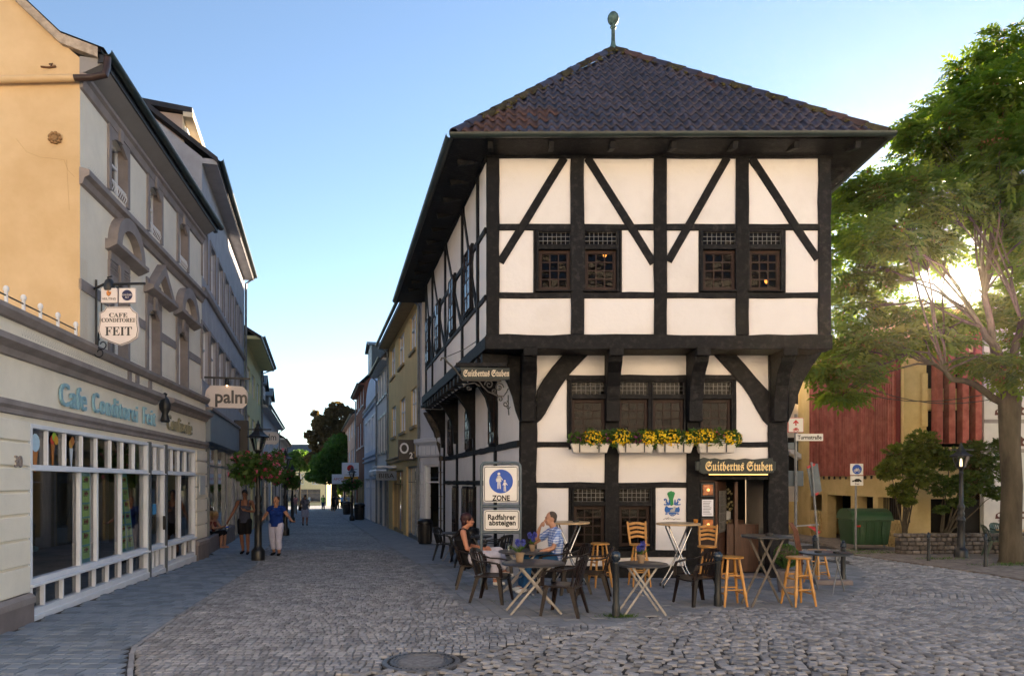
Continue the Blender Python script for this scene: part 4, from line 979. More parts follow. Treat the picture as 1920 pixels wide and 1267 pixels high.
# ---- the hanging cafe sign
m_sign = M('ivory_sign', (.70,.62,.58), .5, .04, 3, 0, spec=.4)
sY = YB(168); fs = lambda px, py: P(px, py, 11.75)
sg_ = thing('hanging_sign', 'shield shaped ivory sign reading CAFE CONDITOREI FEIT on a black iron bracket', 'hanging sign', FC(U(175), 5))
wallp = FC(U(178), 0, 0)
SF = Fr((fs(190, 600))[:2], (fs(262, 600))[:2])
px2u = lambda px: (px-190)/72*SF.L
sz = lambda py: CH-(py-HY)/FPX*11.75
shield = [(202,576),(248,576),(253,583),(261,588),(260,600),(263,620),(260,634),(246,643),(228,649),(210,643),(192,634),(187,620),(191,600),(189,588),(198,583)]
def plate(poly, mat, name, d0=0, d1=.05, parent=sg_): return MB().prism([(px2u(x), sz(y)) for x, y in poly], SF, d0, d1).build(name, mat, parent, bevel=.004)
pl_ = plate(shield, m_sign, 'sign_board')
MB().tube([SF(px2u(x*.95+225*.05), sz(y*.95+612*.05), .052) for x, y in shield+shield[:1]], .005, 4).build('border_line', m_iron, pl_)
def stext(body, cx, cy, hpx, wpx, F=None, parent=None, mat=None, d=.051):
    o = text(body, parent or pl_, lambda x, y, e: SF(px2u(cx)+x, sz(cy)+y, d+e), hpx/FPX*11.75/.72, mat or m_iron, .004)
    xs = [(v.co+wloc(o)-SF(0,0)).dot(SF.t) for v in o.data.vertices]; w = max(xs)-min(xs); c = (max(xs)+min(xs))/2; s = wpx/FPX*11.75/w
    for v, k in zip(o.data.vertices, xs): v.co += SF.t*((k-c)*s+px2u(cx)-k)
    return o
stext(SERF('CAFE'), 225, 592, 8, 34); stext(SERF('CONDITOREI'), 225, 601.5, 8, 62); stext(SERF('FEIT'), 225.5, 622, 17, 50)
pv = plate([(192.5,541.5),(222.5,541.5),(222.5,569),(192.5,569)], m_sign, 'beer_plate'); ps = plate([(226,541.5),(257,541.5),(257,569),(226,569)], m_sign, 'beer_plate')
stext('VELTINS', 207.5, 561.5, 4.2, 26, parent=pv)
MB().disc(SF(px2u(241.5), sz(555), .053), SF.n, .088, 24).build('emblem', M('navy_emblem', (.012,.015,.07), .5, .1, 9, 0), ps)
stext('SCHLÖSSER', 241.5, 554, 3.2, 18, parent=ps, mat=m_sign, d=.0545); stext('ALT', 241.5, 559, 3.2, 7, parent=ps, mat=m_sign, d=.0545)
MB().prism([(px2u(x), sz(y)) for x, y in ((203,549),(206,545),(209,549),(212,548),(211,553),(207,557),(203,554))], SF, .051, .054).build('emblem', M('gold_red_emblem', (.45,.16,.03), .5, .5, 30, 0, th=(.45,.55)), pv)
def rod(pts, r, name='bracket_rod'): MB().tube(pts, r, 8).build(name, m_iron, sg_, smooth=True)
w0 = FC(U(178), sz(530), .02)
rod([FC(U(176), sz(531), .0), fs(195,533), fs(272,531.5)], .022, 'bracket_arm'); rod([FC(U(177), sz(512), .03), FC(U(177), sz(660), .03)], .018)
rod([fs(208,572), fs(208,577)], .02, 'hanger'); rod([fs(242,572), fs(242,577)], .02, 'hanger'); rod([fs(208,534), fs(208,543)], .012, 'hanger'); rod([fs(241,534), fs(241,543)], .012, 'hanger')
rod([FC(U(178), sz(655), .04), fs(185,625), fs(190,590), fs(191,540)], .012)
sp_ = []
for k in range(16): a = k/15*2.3*PI; r = .10*(1-k/22); sp_.append(fs(192,646)+SF.t*r*math.cos(a+2)+Vector((0,0,r*math.sin(a+2))))
rod(sp_, .011, 'scroll'); rod([p+Vector((-.05,0,-.13)) for p in sp_], .009, 'scroll')
MB().lathe([(.03,.10),(.06,.07),(.085,.0),(.08,-.09),(.07,-.1),(.01,-.11)], fs(205,534), 12).build('spot_lamp', m_iron, sg_, smooth=True)
rod([fs(205,528), fs(202,520), fs(210,518)], .015, 'lamp_arm')
# ================================================================== STREET HOUSES
lineL = lambda y: (-3.12-.2745*y, y)
lineR = lambda y: (3.85-.28*y, y)
m_greyren = M('grey_roughcast', (.40,.395,.42), .95, .12, 2, .5, 60, .15)
m_lime = M('pale_lime_render', (.68,.64,.36), .9, .06, 1.5, .15, 25, .2)
m_slate = M('slate', (.045,.055,.062), .5, .3, 4, .4, 16, .5)
m_yel = M('yellow_render', (.74,.55,.26), .9, .06, 1.2, .15, 25, .2)
m_palegrey = M('pale_grey_render', (.66,.64,.62), .9, .06, 1.2, .15, 25, .2)
m_bluew = M('pale_blue_render', (.58,.61,.68), .85, .06, 1.2, .15, 25, .2)
m_brick = M('red_brick_wall', (.20,.075,.045), .9, .2, 4, .4, 30, .2)
m_pinkw = M('salmon_render', (.60,.38,.28), .9, .06, 1.2, .15, 25, .2)
m_tan = M('tan_trim', (.36,.27,.15), .8, .1, 3, .1)
m_blue = M('blue_grey_metal', (.16,.20,.25), .5, .1, 2, .05, spec=.5)
m_zinc = M('zinc', (.24,.26,.27), .45, .2, 4, .05, metal=.4)
m_black2 = M('black_sign', (.008,.008,.016), .35, .1, 5, 0, spec=.5)
m_warm = emis('warm_reflection_glow', (1,.5,.22), .10)  # glow imitating reflected sunlit fronts; no surface uses it
def townhouse(name, label, F, u0, u1, eave, wallm, wins, shops=(), ridge=3.2, depth=9.0, roofm=None, cat='house', zg=None, over=.4, wfmat=None, sill=None, fasc=3.0, trim=None, group=None, surround=None, gut=True, rows=(.62,), nx=2):
    base = F((u0+u1)/2, 0); base.z = gz(base.y); h = thing(name, label, cat, base, group)
    if zg is None: zg = gz(F(u1,0).y)-.4
    holes = [w for w in wins]+[s[:4] for s in shops]
    mb = MB(); F.wall(mb, u0, u1, zg, eave, holes, .22)
    mb.add([F(u0,zg), F(u0,zg,-depth), F(u0,eave,-depth), F(u0,eave)], [(0,1,2,3)]); mb.add([F(u1,zg), F(u1,zg,-depth), F(u1,eave,-depth), F(u1,eave)], [(0,1,2,3)])
    mb.add([F(u0,zg,-depth), F(u1,zg,-depth), F(u1,eave,-depth), F(u0,eave,-depth)], [(0,1,2,3)])
    for u in (u0, u1): mb.add([F(u,eave,0), F(u,eave,-depth), F(u,eave+ridge,-depth/2)], [(0,1,2)])
    mb.build('wall', wallm, h, fix=False)
    mb = MB(); k = ridge/(depth/2); e = over
    for s in (0, 1):
        d0, d1 = (e, -depth/2) if s == 0 else (-depth-e, -depth/2)
        a = eave-.02-e*k*.3
        mb.piece().hexa([F(u0-.05,a,d0), F(u1+.05,a,d0), F(u1+.05,eave+ridge,d1), F(u0-.05,eave+ridge,d1), F(u0-.05,a+.14,d0), F(u1+.05,a+.14,d0), F(u1+.05,eave+ridge+.16,d1), F(u0-.05,eave+ridge+.16,d1)])
    mb.build('roof', roofm or m_roofdk, h)
    if gut:
        gutter(F(u0, eave+.02, e+.07), F(u1, eave+.02, e+.07), h)
        mb = MB(); mb.tube([F(u1-.15, eave-.05, e+.05), F(u1-.15, eave-.35, .08), F(u1-.15, zg+.2, .08)], .05, 8); mb.build('downpipe', m_zinc, h, smooth=True)
        mb = MB(); F.box(mb, u0, u1, eave-.16, eave-.02, 0, e-.02); mb.build('soffit', trim or wallm, h)
    for w in wins:
        fwin(F, w[0], w[1], w[2], w[3], h, d=-.07, fmat=wfmat or m_white, nx=nx, rows=rows)
        if sill: mb = MB(); F.box(mb, w[0]-.06, w[1]+.06, w[2]-.1, w[2], 0, .08); mb.build('sill', sill, h)
        if surround:
            mb = MB(); s = .1
            F.box(mb, w[0]-s, w[0], w[2]-.02, w[3]+s, 0, .03); F.box(mb, w[1], w[1]+s, w[2]-.02, w[3]+s, 0, .03); F.box(mb, w[0], w[1], w[3], w[3]+s, 0, .03); mb.build('window_surround', surround, h)
    for s in shops:
        a, b, c, d = s[:4]; n = s[4] if len(s) > 4 else 2; fm = s[5] if len(s) > 5 else m_zinc; inner = s[6] if len(s) > 6 else None
        mb = MB().piece()
        for k in range(n+1): u = a+(b-a)*k/n; F.box(mb, u-.04, u+.04, c, d, -.2, -.08)
        F.box(mb, a, b, c, c+.25, -.19, -.09); F.box(mb, a, b, d-.08, d, -.19, -.09); F.box(mb, a, b, d-.65, d-.6, -.185, -.095)
        sw = mb.build('shop_window', fm, h)
        for k in range(n): p, q = a+(b-a)*k/n+.04, a+(b-a)*(k+1)/n-.04; MB().piece().add([F(p,c+.25,-.14), F(q,c+.25,-.14), F(q,d-.08,-.14), F(p,d-.08,-.14)], [(0,1,2,3)]).build('pane', g_shop, sw, fix=False)
        mb = MB(); mb.add([F(a-.1,c,-1.6), F(b+.1,c,-1.6), F(b+.1,d+.2,-1.6), F(a-.1,d+.2,-1.6)], [(0,1,2,3)]); mb.add([F(a-.1,c+.02,-1.6), F(b+.1,c+.02,-1.6), F(b+.1,c+.02,-.1), F(a-.1,c+.02,-.1)], [(0,1,2,3)]); mb.build('shop_room', inner or M('shop_back', (.12,.10,.085), .8, .4, 1.2, 0), sw, fix=False)
        for k in range(3):
            u = a+(b-a)*(k+.5)/3; mb = MB(); F.box(mb, u-.2, u+.2, c+.02, c+R.uniform(.6,1.3), -1.2, -.9); mb.build('shop_display', R.choice((m_white, m_wood, m_blue, m_tan)), sw, bevel=.02)
    return h
# ---- left side
F2 = Fr(lineL(19.3), lineL(60))
q = F2.uP
def rowp(F, spans, py0, py1, pxr, mirror=False):
    z0, z1 = F.zP(pxr, py1), F.zP(pxr, py0); return [(min(F.uP(a), F.uP(b)), max(F.uP(a), F.uP(b)), z0, z1) for a, b in spans]
wA = rowp(F2, [(378.5,387.5),(394,403),(408.5,416.5),(421,427.5),(432,437),(441,445.5),(449,453)], 424, 516, 378.5)
wB = rowp(F2, [(378,389.5),(393.8,404),(408.5,418),(421.5,429),(432.5,439),(442,447.6),(451,456.5)], 607, 709, 378)
G1 = q(438)
grey = townhouse('grey_shop_house', 'long grey roughcast house with two rows of plain windows beside the cafe', F2, 0.02, q(458), 10.7, m_greyren, wA+wB, [(.15, G1, -.3, 3.0, 4, m_zinc), (G1+.3, q(457), -.5, 2.7, 2, m_zinc)], ridge=3.4, trim=m_greyren, surround=m_trim)
mb = MB(); F2.box(mb, .02, q(437), 2.98, 3.85, 0, .22); cb = mb.build('shop_canopy', m_blue, grey, bevel=.01)
mb = MB(); F2.box(mb, .0, q(438), 3.85, 3.93, -.01, .27); mb.build('canopy_coping', m_trim, grey)
mb = MB(); F2.box(mb, q(438.5), q(441), 2.7, 4.2, .0, .5); mb.build('blade_sign', m_black2, grey, bevel=.01)
run(F2, grey, m_trim, .02, q(458), [(0,7.05),(.06,7.07),(.1,7.16),(0,7.2)], 'string_course')
mb = MB(); F2.box(mb, .02, G1, -.4, .28, -.1, .06); mb.build('shop_plinth', m_stone, grey, bevel=.01)
boxdormer(grey, F2, .35, 4.6, -.55, 10.0, 11.95, m_pink, M('cream_dormer_front', (.66,.55,.40), .85, .06)); boxdormer(grey, F2, 8.6, 11.2, -.25, 10.4, 12.0, m_pink, M('cream_dormer_front_2', (.66,.55,.40), .85, .06), nw=2)
wC = rowp(F2, [(463,469.5),(473,478),(482,486)], 684, 731, 463)+rowp(F2, [(463,469),(473,478),(482,486)], 775, 815, 463)
lime = townhouse('lime_house', 'pale lime yellow house with boarded eaves beyond the grey house', F2, q(458)+.01, q(489), 8.2, m_lime, wC, [(q(460), q(473), -.6, 2.6, 2), (q(475), q(488), -.6, 2.6, 2)], ridge=3, trim=m_lime, over=.7)
wD = rowp(F2, [(494,498),(502,506),(511,514)], 800, 838, 494)
slateh = townhouse('slate_house', 'low grey house with steep slate roof and dormers beyond the lime house', F2, q(489)+.01, q(522), 6.2, m_palegrey, wD, [(q(492), q(505), -.9, 2.2, 2), (q(508), q(520), -.9, 2.2, 2)], ridge=4.6, roofm=m_slate, depth=7)
for a, b in ((490.5,497),(501,506.5),(512,517)): dormer(slateh, F2, q(a), q(b), -.3, 6.4, 8.0, 8.6, m_slate, m_slate)
Fe = Fr(lineL(60.5), lineL(100))
far_l = townhouse('far_cream_house', 'small cream house far down the cafe side of the street', Fe, 0, 14, 5.6, m_cream, [(1+2.6*k, 2.2+2.6*k, 2.9, 4.5) for k in range(5)], [(1, 12, -1.2, 1.8, 5)], ridge=3)
# ---- right side
FNar = Fr((-2.30,24.75), (-3.43,26.0), True)
nar = townhouse('narrow_blue_house', 'narrow blue grey shop house squeezed between timbered inn and yellow house', FNar, 0, FNar.L, 8.6, m_bluew, [(.35,.75,4.6,6.0),(.95,1.35,4.6,6.0),(.35,.75,6.7,8.0),(.95,1.35,6.7,8.0)], [(.35,1.35,-.2,2.5,1,m_white)], ridge=2.5, depth=6)
for u in (.12, .28, 1.45, 1.6):
    for k in range(7): mb = MB(); FNar.box(mb, u-.06, u+.06, -.3+k*.42, .1+k*.42, 0, .07); mb.build('quoin', m_bluew, nar, bevel=.012)
run(FNar, nar, m_bluew, -.02, FNar.L, [(0,2.75),(.1,2.8),(.1,3.2),(.2,3.3),(.2,3.42),(0,3.46)], 'shop_cornice')
for k in range(5): mb = MB(); FNar.box(mb, .2+k*.3, .42+k*.3, 2.85, 3.15, .1, .12); mb.build('fascia_panel', m_white, nar, bevel=.005)
F3 = Fr(lineR(26.0), lineR(110), True); q3 = F3.uP  # unseen roof ridges of this row raised to shade the fronts opposite
def rowr(spans, py0, py1, pxr): return rowp(F3, spans, py0, py1, pxr)
wY = rowr([(732.5,741),(747.5,758),(769,780)], 658, 712, 733)+rowr([(734.5,742.5),(750,760),(770.5,781)], 765, 821, 735)
yel = townhouse('yellow_house', 'tall yellow rendered house with deep plain windows above the telephone shop', F3, 0, q3(729), 8.75, m_yel, wY, [(q3(783.5), q3(762), -.45, 2.5, 3, m_zinc, ), (q3(756), q3(736), -.55, 2.4, 3, m_tan)], ridge=5.2, sill=m_tan, trim=m_tan, over=.55)
run(F3, yel, m_tan, 0, q3(729), [(0,2.75),(.12,2.8),(.12,2.9),(.2,2.96),(0,3.05)], 'shop_cornice')
mb = MB(); F3.box(mb, q3(744), q3(733), 2.5, 2.62, 0, .9); mb.build('awning', m_white, yel, bevel=.02)
wG = rowr([(709,712.3),(714,717.2),(719,722.3),(724.2,727.6)], 712, 756, 709)+rowr([(709.5,712.6),(714.2,717.4),(719.3,722.6),(724.2,727.6)], 788, 851, 709.5)
gw = townhouse('pale_grey_house', 'pale grey house with close set narrow windows beyond the yellow house', F3, q3(729)+.01, q3(707.8), 8.2, m_palegrey, wG, [(q3(727), q3(718), -.8, 2.1, 2, m_blue), (q3(716.5), q3(709), -.8, 2.1, 2, m_blue)], ridge=5.4, sill=m_zinc, surround=m_zinc)
for a, b in ((726,719),(716,710)): mb = MB(); F3.box(mb, q3(a), q3(b), 2.15, 2.55, 0, .6); mb.build('awning', m_white, gw, bevel=.1)
wO = rowr([(685,689),(691,695),(697.5,701.5),(703.5,707)], 796, 850, 685)
orn = townhouse('ornate_house', 'pale blue house with curved ornamental gable on the far right of the street', F3, q3(707.7), q3(683), 6.9, m_bluew, wO, [(q3(706), q3(696), -1.0, 2.1, 3, m_white), (q3(694), q3(685), -1.0, 2.1, 3, m_white)], ridge=5.4, surround=m_white, gut=False, over=.15)
a, b = q3(706), q3(685); m_ = (a+b)/2; n = 14
MB().prism([(a, 6.7)]+[(m_-(b-a)*.42*math.cos(PI*k/n), 7.2+1.5*math.sin(PI*k/n)) for k in range(n+1)]+[(b, 6.7)], F3, .02, -.35).build('curved_gable', m_bluew, orn)
for z in (3.2, 3.5, 6.6, 6.9): run(F3, orn, m_bluew, q3(707.5), q3(683.2), [(0,z),(.14,z+.04),(.14,z+.12),(0,z+.15)], 'string_course')
wR = rowr([(669.5,672),(674,676.6),(679,681.5)], 742, 776, 669.5)+rowr([(669.5,672),(674,676.6),(679,681.5)], 800, 843, 669.5)
red = townhouse('brick_house', 'red brick house with overhanging dark roof and slate dormer', F3, q3(683)+.01, q3(668), 9.3, m_brick, wR, [(q3(682), q3(669), -1.2, 2.1, 4, m_tan)], ridge=4.6, sill=m_palegrey)
dormer(red, F3, q3(682), q3(676), -.6, 9.8, 12.3, 12.7, m_slate, m_slate)
wP = rowr([(644,646.5),(649,651),(653,655.5),(658,660.5),(663,665.5)], 815, 838, 644)+rowr([(644,646.5),(649,651),(653,655.5),(658,660.5),(663,665.5)], 856, 875, 644)
pink = townhouse('salmon_house', 'salmon pink house at the far right end of the street', F3, q3(668)+.01, q3(642.5), 7.9, m_pinkw, wP, [(q3(667), q3(644), -1.5, 1.6, 6, m_tan)], ridge=4.8)
# ---- unseen tall house added behind the inn to shade the cafe side
FH = Fr((0.2,29.5), (9.5,29.5)); townhouse('townhouse', 'tall plain town house added out of view behind the inn to shade the cafe', FH, 0, 9.3, 11.0, m_cream, [(1+2.2*k, 2.1+2.2*k, z, z+1.6) for k in range(4) for z in (2, 5, 8)], [], ridge=4.8, depth=9)
# ---- end of the street
Fend = Fr((-47,121), (-31,119)); 
endh = townhouse('end_house', 'pale yellow house closing the far end of the street', Fend, 0, 16.1, 4.6, M('sun_brightened_yellow_render', (.72,.58,.30), .9, .05), [(1+2.5*k, 2.1+2.5*k, 1.4, 3.2) for k in range(6)], [(1, 15, -1.7, .6, 6, m_tan)], ridge=3.6, roofm=m_slate)  # bright colour stands in for sunlight this front does not get
dormer(endh, Fend, 2, 5, -.8, 5.2, 6.6, 7.8, m_palegrey, m_slate)
# ---- unseen town houses added behind the camera, sunlit to bounce fill onto the inn
FB = [((34,-15),(16,-13.5),12.0,M('sunlit_cream', (.74,.66,.54), .9, .04)),((15.8,-13.5),(1,-12.5),13.0,M('sunlit_ivory', (.78,.71,.60), .9, .04)),((.8,-12.5),(-15,-12.2),12.2,M('sunlit_sand', (.74,.64,.50), .9, .04)),((-15.2,-12.2),(-32,-13),12.6,M('sunlit_pale', (.76,.70,.62), .9, .04))]
for i, (a, b, e, m) in enumerate(FB):
    f = Fr(a, b); 
    townhouse('townhouse', ('cream','ivory','sand coloured','pale')[i]+' town house added out of view behind the camera to bounce sunlight', f, 0, f.L, e, m, [(1.2+2.7*k, 2.3+2.7*k, z, z+1.7) for k in range(int((f.L-1)/2.7)) for z in (4, 7.2)], [(1, f.L-1, 0, 2.6, 5)], ridge=4, depth=10)
# ---- hanging shop signs
def blade(name, label, F, u, zc, w, h, mat, arm=.1, t=.12, shape=None, group=None, d0=None):
    """sign plate standing out at right angles from the wall"""
    p = F(u, 0); th = thing(name, label, 'shop sign', (p.x, p.y, zc), group); d0 = arm if d0 is None else d0
    f = lambda d, z, e: F(u+e, z, d)
    pts = shape(d0, d0+w, zc-h/2, zc+h/2) if shape else [(d0,zc-h/2),(d0+w,zc-h/2),(d0+w,zc+h/2),(d0,zc+h/2)]
    pl = MB().prism(pts, f, -t/2, t/2).build('sign_board', mat, th, bevel=.006); return th, pl, d0
def btext(body, pl, F, u, d0, w, zc, frac, mat, t, size=None, fn=None, zoff=0, doff=0, wt=None, right=False):
    s = -1 if not right else 1
    o = text(body, pl, lambda x, y, e: F(u-t/2-e-.001, zc+zoff+y, d0+w/2+doff+x*s), size, mat, .006, 'lettering', w=wt); 
    nrm = [((v.co+wloc(o))-F(u, 0)).dot(F.n) for v in o.data.vertices]; c = (max(nrm)+min(nrm))/2; k = w*frac/(max(nrm)-min(nrm))
    for v, q_ in zip(o.data.vertices, nrm): v.co += F.n*((q_-c)*k+d0+w/2+doff-q_)
    return o
uP_ = q(383)
def rnd_rect(a, b, c, d): r = .14; return [(a+r,c),(b-r,c),(b-.03,c+r),(b,(c+d)/2),(b-.03,d-r),(b-r,d),(a+r,d),(a+.03,d-r),(a,(c+d)/2),(a+.03,c+r)]
zc = F2.zP(383, 748); k_ = F2(uP_,0).y/FPX
palm, pp, d0 = blade('shop_sign', 'rounded white sign reading palm on a black arm by the grey house', F2, uP_, 4.25, 1.13, .62, m_sign, .02, .1, rnd_rect)
btext('palm', pp, F2, uP_, d0, 1.13, 4.25, .74, m_black2, .1, .5, right=True, zoff=-.05, doff=.12, wt=.012)
MB().bar(F2(uP_, 4.78, 0), F2(uP_, 4.78, 1.2), .05, .05).build('sign_arm', m_iron, palm)
for d in (.25, .95): MB().bar(F2(uP_, 4.56, d), F2(uP_, 4.78, d), .03, .03).build('hanger', m_iron, palm)
MB().lathe([(.05,.1),(.07,.0),(.06,-.08),(.01,-.1)], F2(uP_-.1, 4.66, .6), 10).build('sign_lamp', m_iron, palm)
MB().lathe([(.02,-.03),(.03,0),(.01,.01)], F2(uP_-.1, 4.57, .6), 8).build('bulb', emis('sign_bulb', (1,.6,.3), 1.2), palm)
u2 = q(473); palm2, pp2, d2 = blade('shop_sign', 'second white rounded palm sign farther along the wall behind the lamp', F2, u2, 4.0, 1.0, .6, m_sign, .25, .1, rnd_rect); btext('palm', pp2, F2, u2, d2, 1.0, 4.0, .7, m_black2, .1, .45, right=True)
uo = q3(783); o2, op, od = blade('shop_sign', 'square black O2 sign above the telephone shop', F3, uo, 3.05, .60, .75, m_black2, .12, .14)
btext('O', op, F3, uo, od, .60, 3.05, .55, m_white, .14, .55, wt=.01, zoff=.06, doff=.08); btext('2', op, F3, uo, od, .60, 3.05, .2, m_white, .14, .3, zoff=-.2, doff=-.17, wt=.008)
ub = q3(748); bi, bp_, bd = blade('shop_sign', 'small blue grey BIBA sign under the yellow house', F3, ub, 2.15, .9, .42, m_blue, .1, .08); btext('BIBA', bp_, F3, ub, bd, .9, 2.15, .75, m_dark, .08, .3)
uv = q3(686); vo, vp, vd = blade('shop_sign', 'white square sign with a red drop emblem far along the street', F3, uv, 2.75, 1.2, 1.0, m_white, .5, .1)
MB().disc(F3(uv-.06, 2.85, vd+.6), F3.t*-1, .24, 18).build('emblem', M('signal_red', (.6,.02,.02), .5, .05), vp)
btext('vodafone', vp, F3, uv, vd, 1.2, 2.75, .7, m_black2, .1, .16, zoff=-.36)
uw = q3(668); wo, wp, wd = blade('shop_sign', 'low white sign with red lettering beside the salmon house', F3, uw, 2.1, 1.8, .85, m_white, .3, .1); btext('APOTHEKE', wp, F3, uw, wd, 1.8, 2.1, .85, M('signal_red_2', (.5,.03,.02), .5), .1, .3)
uy = q3(676); yo, yp, yd = blade('shop_sign', 'small orange yellow sign behind the right hand lamp', F3, uy, 2.5, 1.1, .8, M('orange_sign', (.75,.35,.02), .5, .1), .2, .1)
# ================================================================== CAR PARK (right)
m_cpy = M('ochre_concrete', (.56,.41,.17), .9, .14, 1.2, .35, 30, .2, col2=(.64,.49,.24))
m_cpr = M('red_slats', (.33,.075,.06), .75, .25, 3, .15, 40, .25, rnd=.25, col2=(.42,.13,.10))
m_mural = M('mural_white', (.58,.56,.53), .9, .08, 2, .2, 25, .15)
m_murb = M('mural_brown', (.10,.035,.025), .8, .2, 5, .1)
X0, YN, YF = 12.2, 22.28, 30.3
cp = thing('car_park', 'ochre concrete multi storey car park clad in vertical red slats', 'car park', (14, 24, gz(22)))
CW = Fr((X0,YN), (X0,YF), True); zz = lambda px, py: CW.zP(px, py); cu = CW.uP
zb = gz(22)-.3
mb = MB(); CW.wall(mb, 0, YF-YN, zb, 7.3, [(cu(1597),cu(1551),zb,1.38),(cu(1699),cu(1648),.62,1.38),(cu(1541),cu(1512),.72,1.38),(cu(1640),cu(1607),.62,1.38)], .35)
mb.build('side_wall', m_cpy, cp, fix=False)
mb = MB(); CW.box(mb, 0, YF-YN, zb, 7.0, -6, -1.8); mb.build('inner_wall', m_dark, cp)
mb = MB(); CW.box(mb, cu(1690), cu(1522), 2.15, 6.32, .02, .05); mb.build('slat_backing', M('dark_red_backing', (.12,.02,.018), .8, .2), cp)
n = 44; ua, ub_ = cu(1684), cu(1522.5); me_ = None
for k in range(n):
    u = ua+(ub_-ua)*(k+.5)/n; w = (ub_-ua)/n*.5
    mb = MB().piece(); CW.box(mb, u-w/2, u+w/2, 2.10+R.uniform(-.02,.02), 6.33, .05, .05+.07+R.uniform(-.006,.006)); mb.build('slat', m_cpr, cp)
mb = MB(); CW.box(mb, cu(1522), cu(1506), zb, 7.3, .0, .08); mb.build('pier', m_cpy, cp, bevel=.02)
for k in range(14): u = ua+(ub_-ua)*(k+.5)/14; mb = MB(); CW.box(mb, u-.02, u+.02, 1.98, 2.10, .0, .06); mb.build('bracket', m_iron, cp)
for a, b in ((1604,1598),(1649,1640)): mb = MB(); CW.box(mb, cu(a), cu(b), zb, 1.38, -.2, .06); mb.build('pier', m_cpy, cp, bevel=.015)
def screen(F, a, b, c, d, s, mat):      # honeycomb wall: blocks with gaps
    mb = MB(); z = c; r = 0
    while z < d-.02:
        u = a+(s*.5 if r % 2 else 0)
        while u < b-.02: F.box(mb, u, min(b, u+s*.62), z, z+s*.5, .0, .07); u += s
        z += s*.52; r += 1
    mb.build('honeycomb_blocks', mat, cp, kind='stuff')
screen(CW, cu(1699), cu(1648), zb+.2, .62, .21, m_cpy); screen(CW, cu(1541), cu(1512), zb+.4, .72, .2, m_cpy)
mb = MB()
for k in range(15): u = cu(1699)+(cu(1648)-cu(1699))*k/14; CW.box(mb, u-.012, u+.012, .62, 1.38, -.12, -.1)
mb.build('window_bars', m_iron, cp, kind='stuff')
mb = MB(); mb.hexa([(X0+.01,YN+.01,7.0),(21.4,YN+.01,7.0),(21.4,YF,7.0),(X0+.01,YF,7.0),(X0+.01,YN+.01,7.25),(21.4,YN+.01,7.25),(21.4,YF,7.25),(X0+.01,YF,7.25)]); mb.build('flat_roof', m_roofdk, cp)
mb = MB(); mb.hexa([(X0+.05,YF-.2,zb),(21.4,YF-.2,zb),(21.4,YF,zb),(X0+.05,YF,zb),(X0+.05,YF-.2,6.99),(21.4,YF-.2,6.99),(21.4,YF,6.99),(X0+.05,YF,6.99)]); mb.build('back_wall', m_cpy, cp)
# front wing facing the square
CFr = Fr((X0,YN), (21.5,YN)); fu = lambda px: (px-960)/FPX*YN-X0; fz = lambda py: CH-(py-HY)/FPX*YN
mb = MB(); CFr.wall(mb, 0, 9, zb, 7.3, [(fu(1737),fu(1836),fz(838),fz(768)),(fu(1737),fu(1836),fz(728),fz(655)),(fu(1745),fu(1836),fz(1000),fz(935))], .4); mb.build('front_wall', m_cpy, cp, fix=False)
mb = MB(); CFr.box(mb, .8, 9, zb, 6.9, -5, -.9); mb.build('inner_wall', m_dark, cp)
for px in (1751,1774,1799,1823): mb = MB().piece(); CFr.box(mb, fu(px-6), fu(px+6), fz(832), fz(620), .02, .32); mb.build('fin', m_cpr, cp, bevel=.01)
mb = MB(); CFr.box(mb, 0, fu(1690), zb, fz(640), .02, .14); mb.build('pier', m_cpr, cp) if False else mb.build('pier', m_cpy, cp, bevel=.02)
mb = MB(); CFr.box(mb, fu(1726), fu(1737), fz(800), fz(700), .02, .1); mb.build('pipe_box', m_cpy, cp, bevel=.02)
mb = MB(); CFr.box(mb, 0, fu(1834), fz(662), fz(640), .02, .2); mb.build('slab_edge', m_cpy, cp, bevel=.01)
# mural of cars
MW = Fr((fu(1835)+X0, YN-.25), (20.5, YN-.25)); mu = lambda px: (px-960)/FPX*(YN-.25)-(fu(1835)+X0); mz = lambda py: CH-(py-HY)/FPX*(YN-.25)
mb = MB(); MW.box(mb, 0, 3.6, zb, 7.5, -.2, 0); mur = mb.build('mural_wall', m_mural, cp, bevel=.01)
for y in (1000, 793, 735, 848): mb = MB(); MW.box(mb, 0, 3.6, mz(y), mz(y-7), .0, .02); mb.build('stripe', m_trim, mur)
def mcar(px, py, s=1.0):
    f = lambda l: [(mu(px+x*s), mz(py+y*s)) for x, y in l]
    MB().prism(f([(0,0),(2,-14),(12,-20),(22,-22),(30,-40),(46,-44),(66,-44),(84,-24),(96,-20),(100,0)]), MW, 0, .006).build('painted_car', m_murb, mur)
    MB().prism(f([(27,-23),(33,-37),(46,-40),(46,-23)]), MW, .006, .009).build('painted_window', m_mural, mur); MB().prism(f([(51,-23),(51,-40),(64,-40),(76,-23)]), MW, .006, .009).build('painted_window', m_mural, mur)
    for c in (12, 48, 88): MB().disc(MW(mu(px+c*s), mz(py-11*s), .011), MW.n, .09*s, 12).build('painted_lamp', m_mural, mur)
    mb = MB()
    for k in range(4): mb.prism(f([(9+k*3,2),(10.5+k*3,2),(10.5+k*3,10),(9+k*3,10)]), MW, 0, .006)
    mb.build('print', m_trim, mur, kind='stuff')
for py in (688, 778, 836, 972): mcar(1862+(3 if py < 800 else 4), py, .62 if py != 972 else .6)
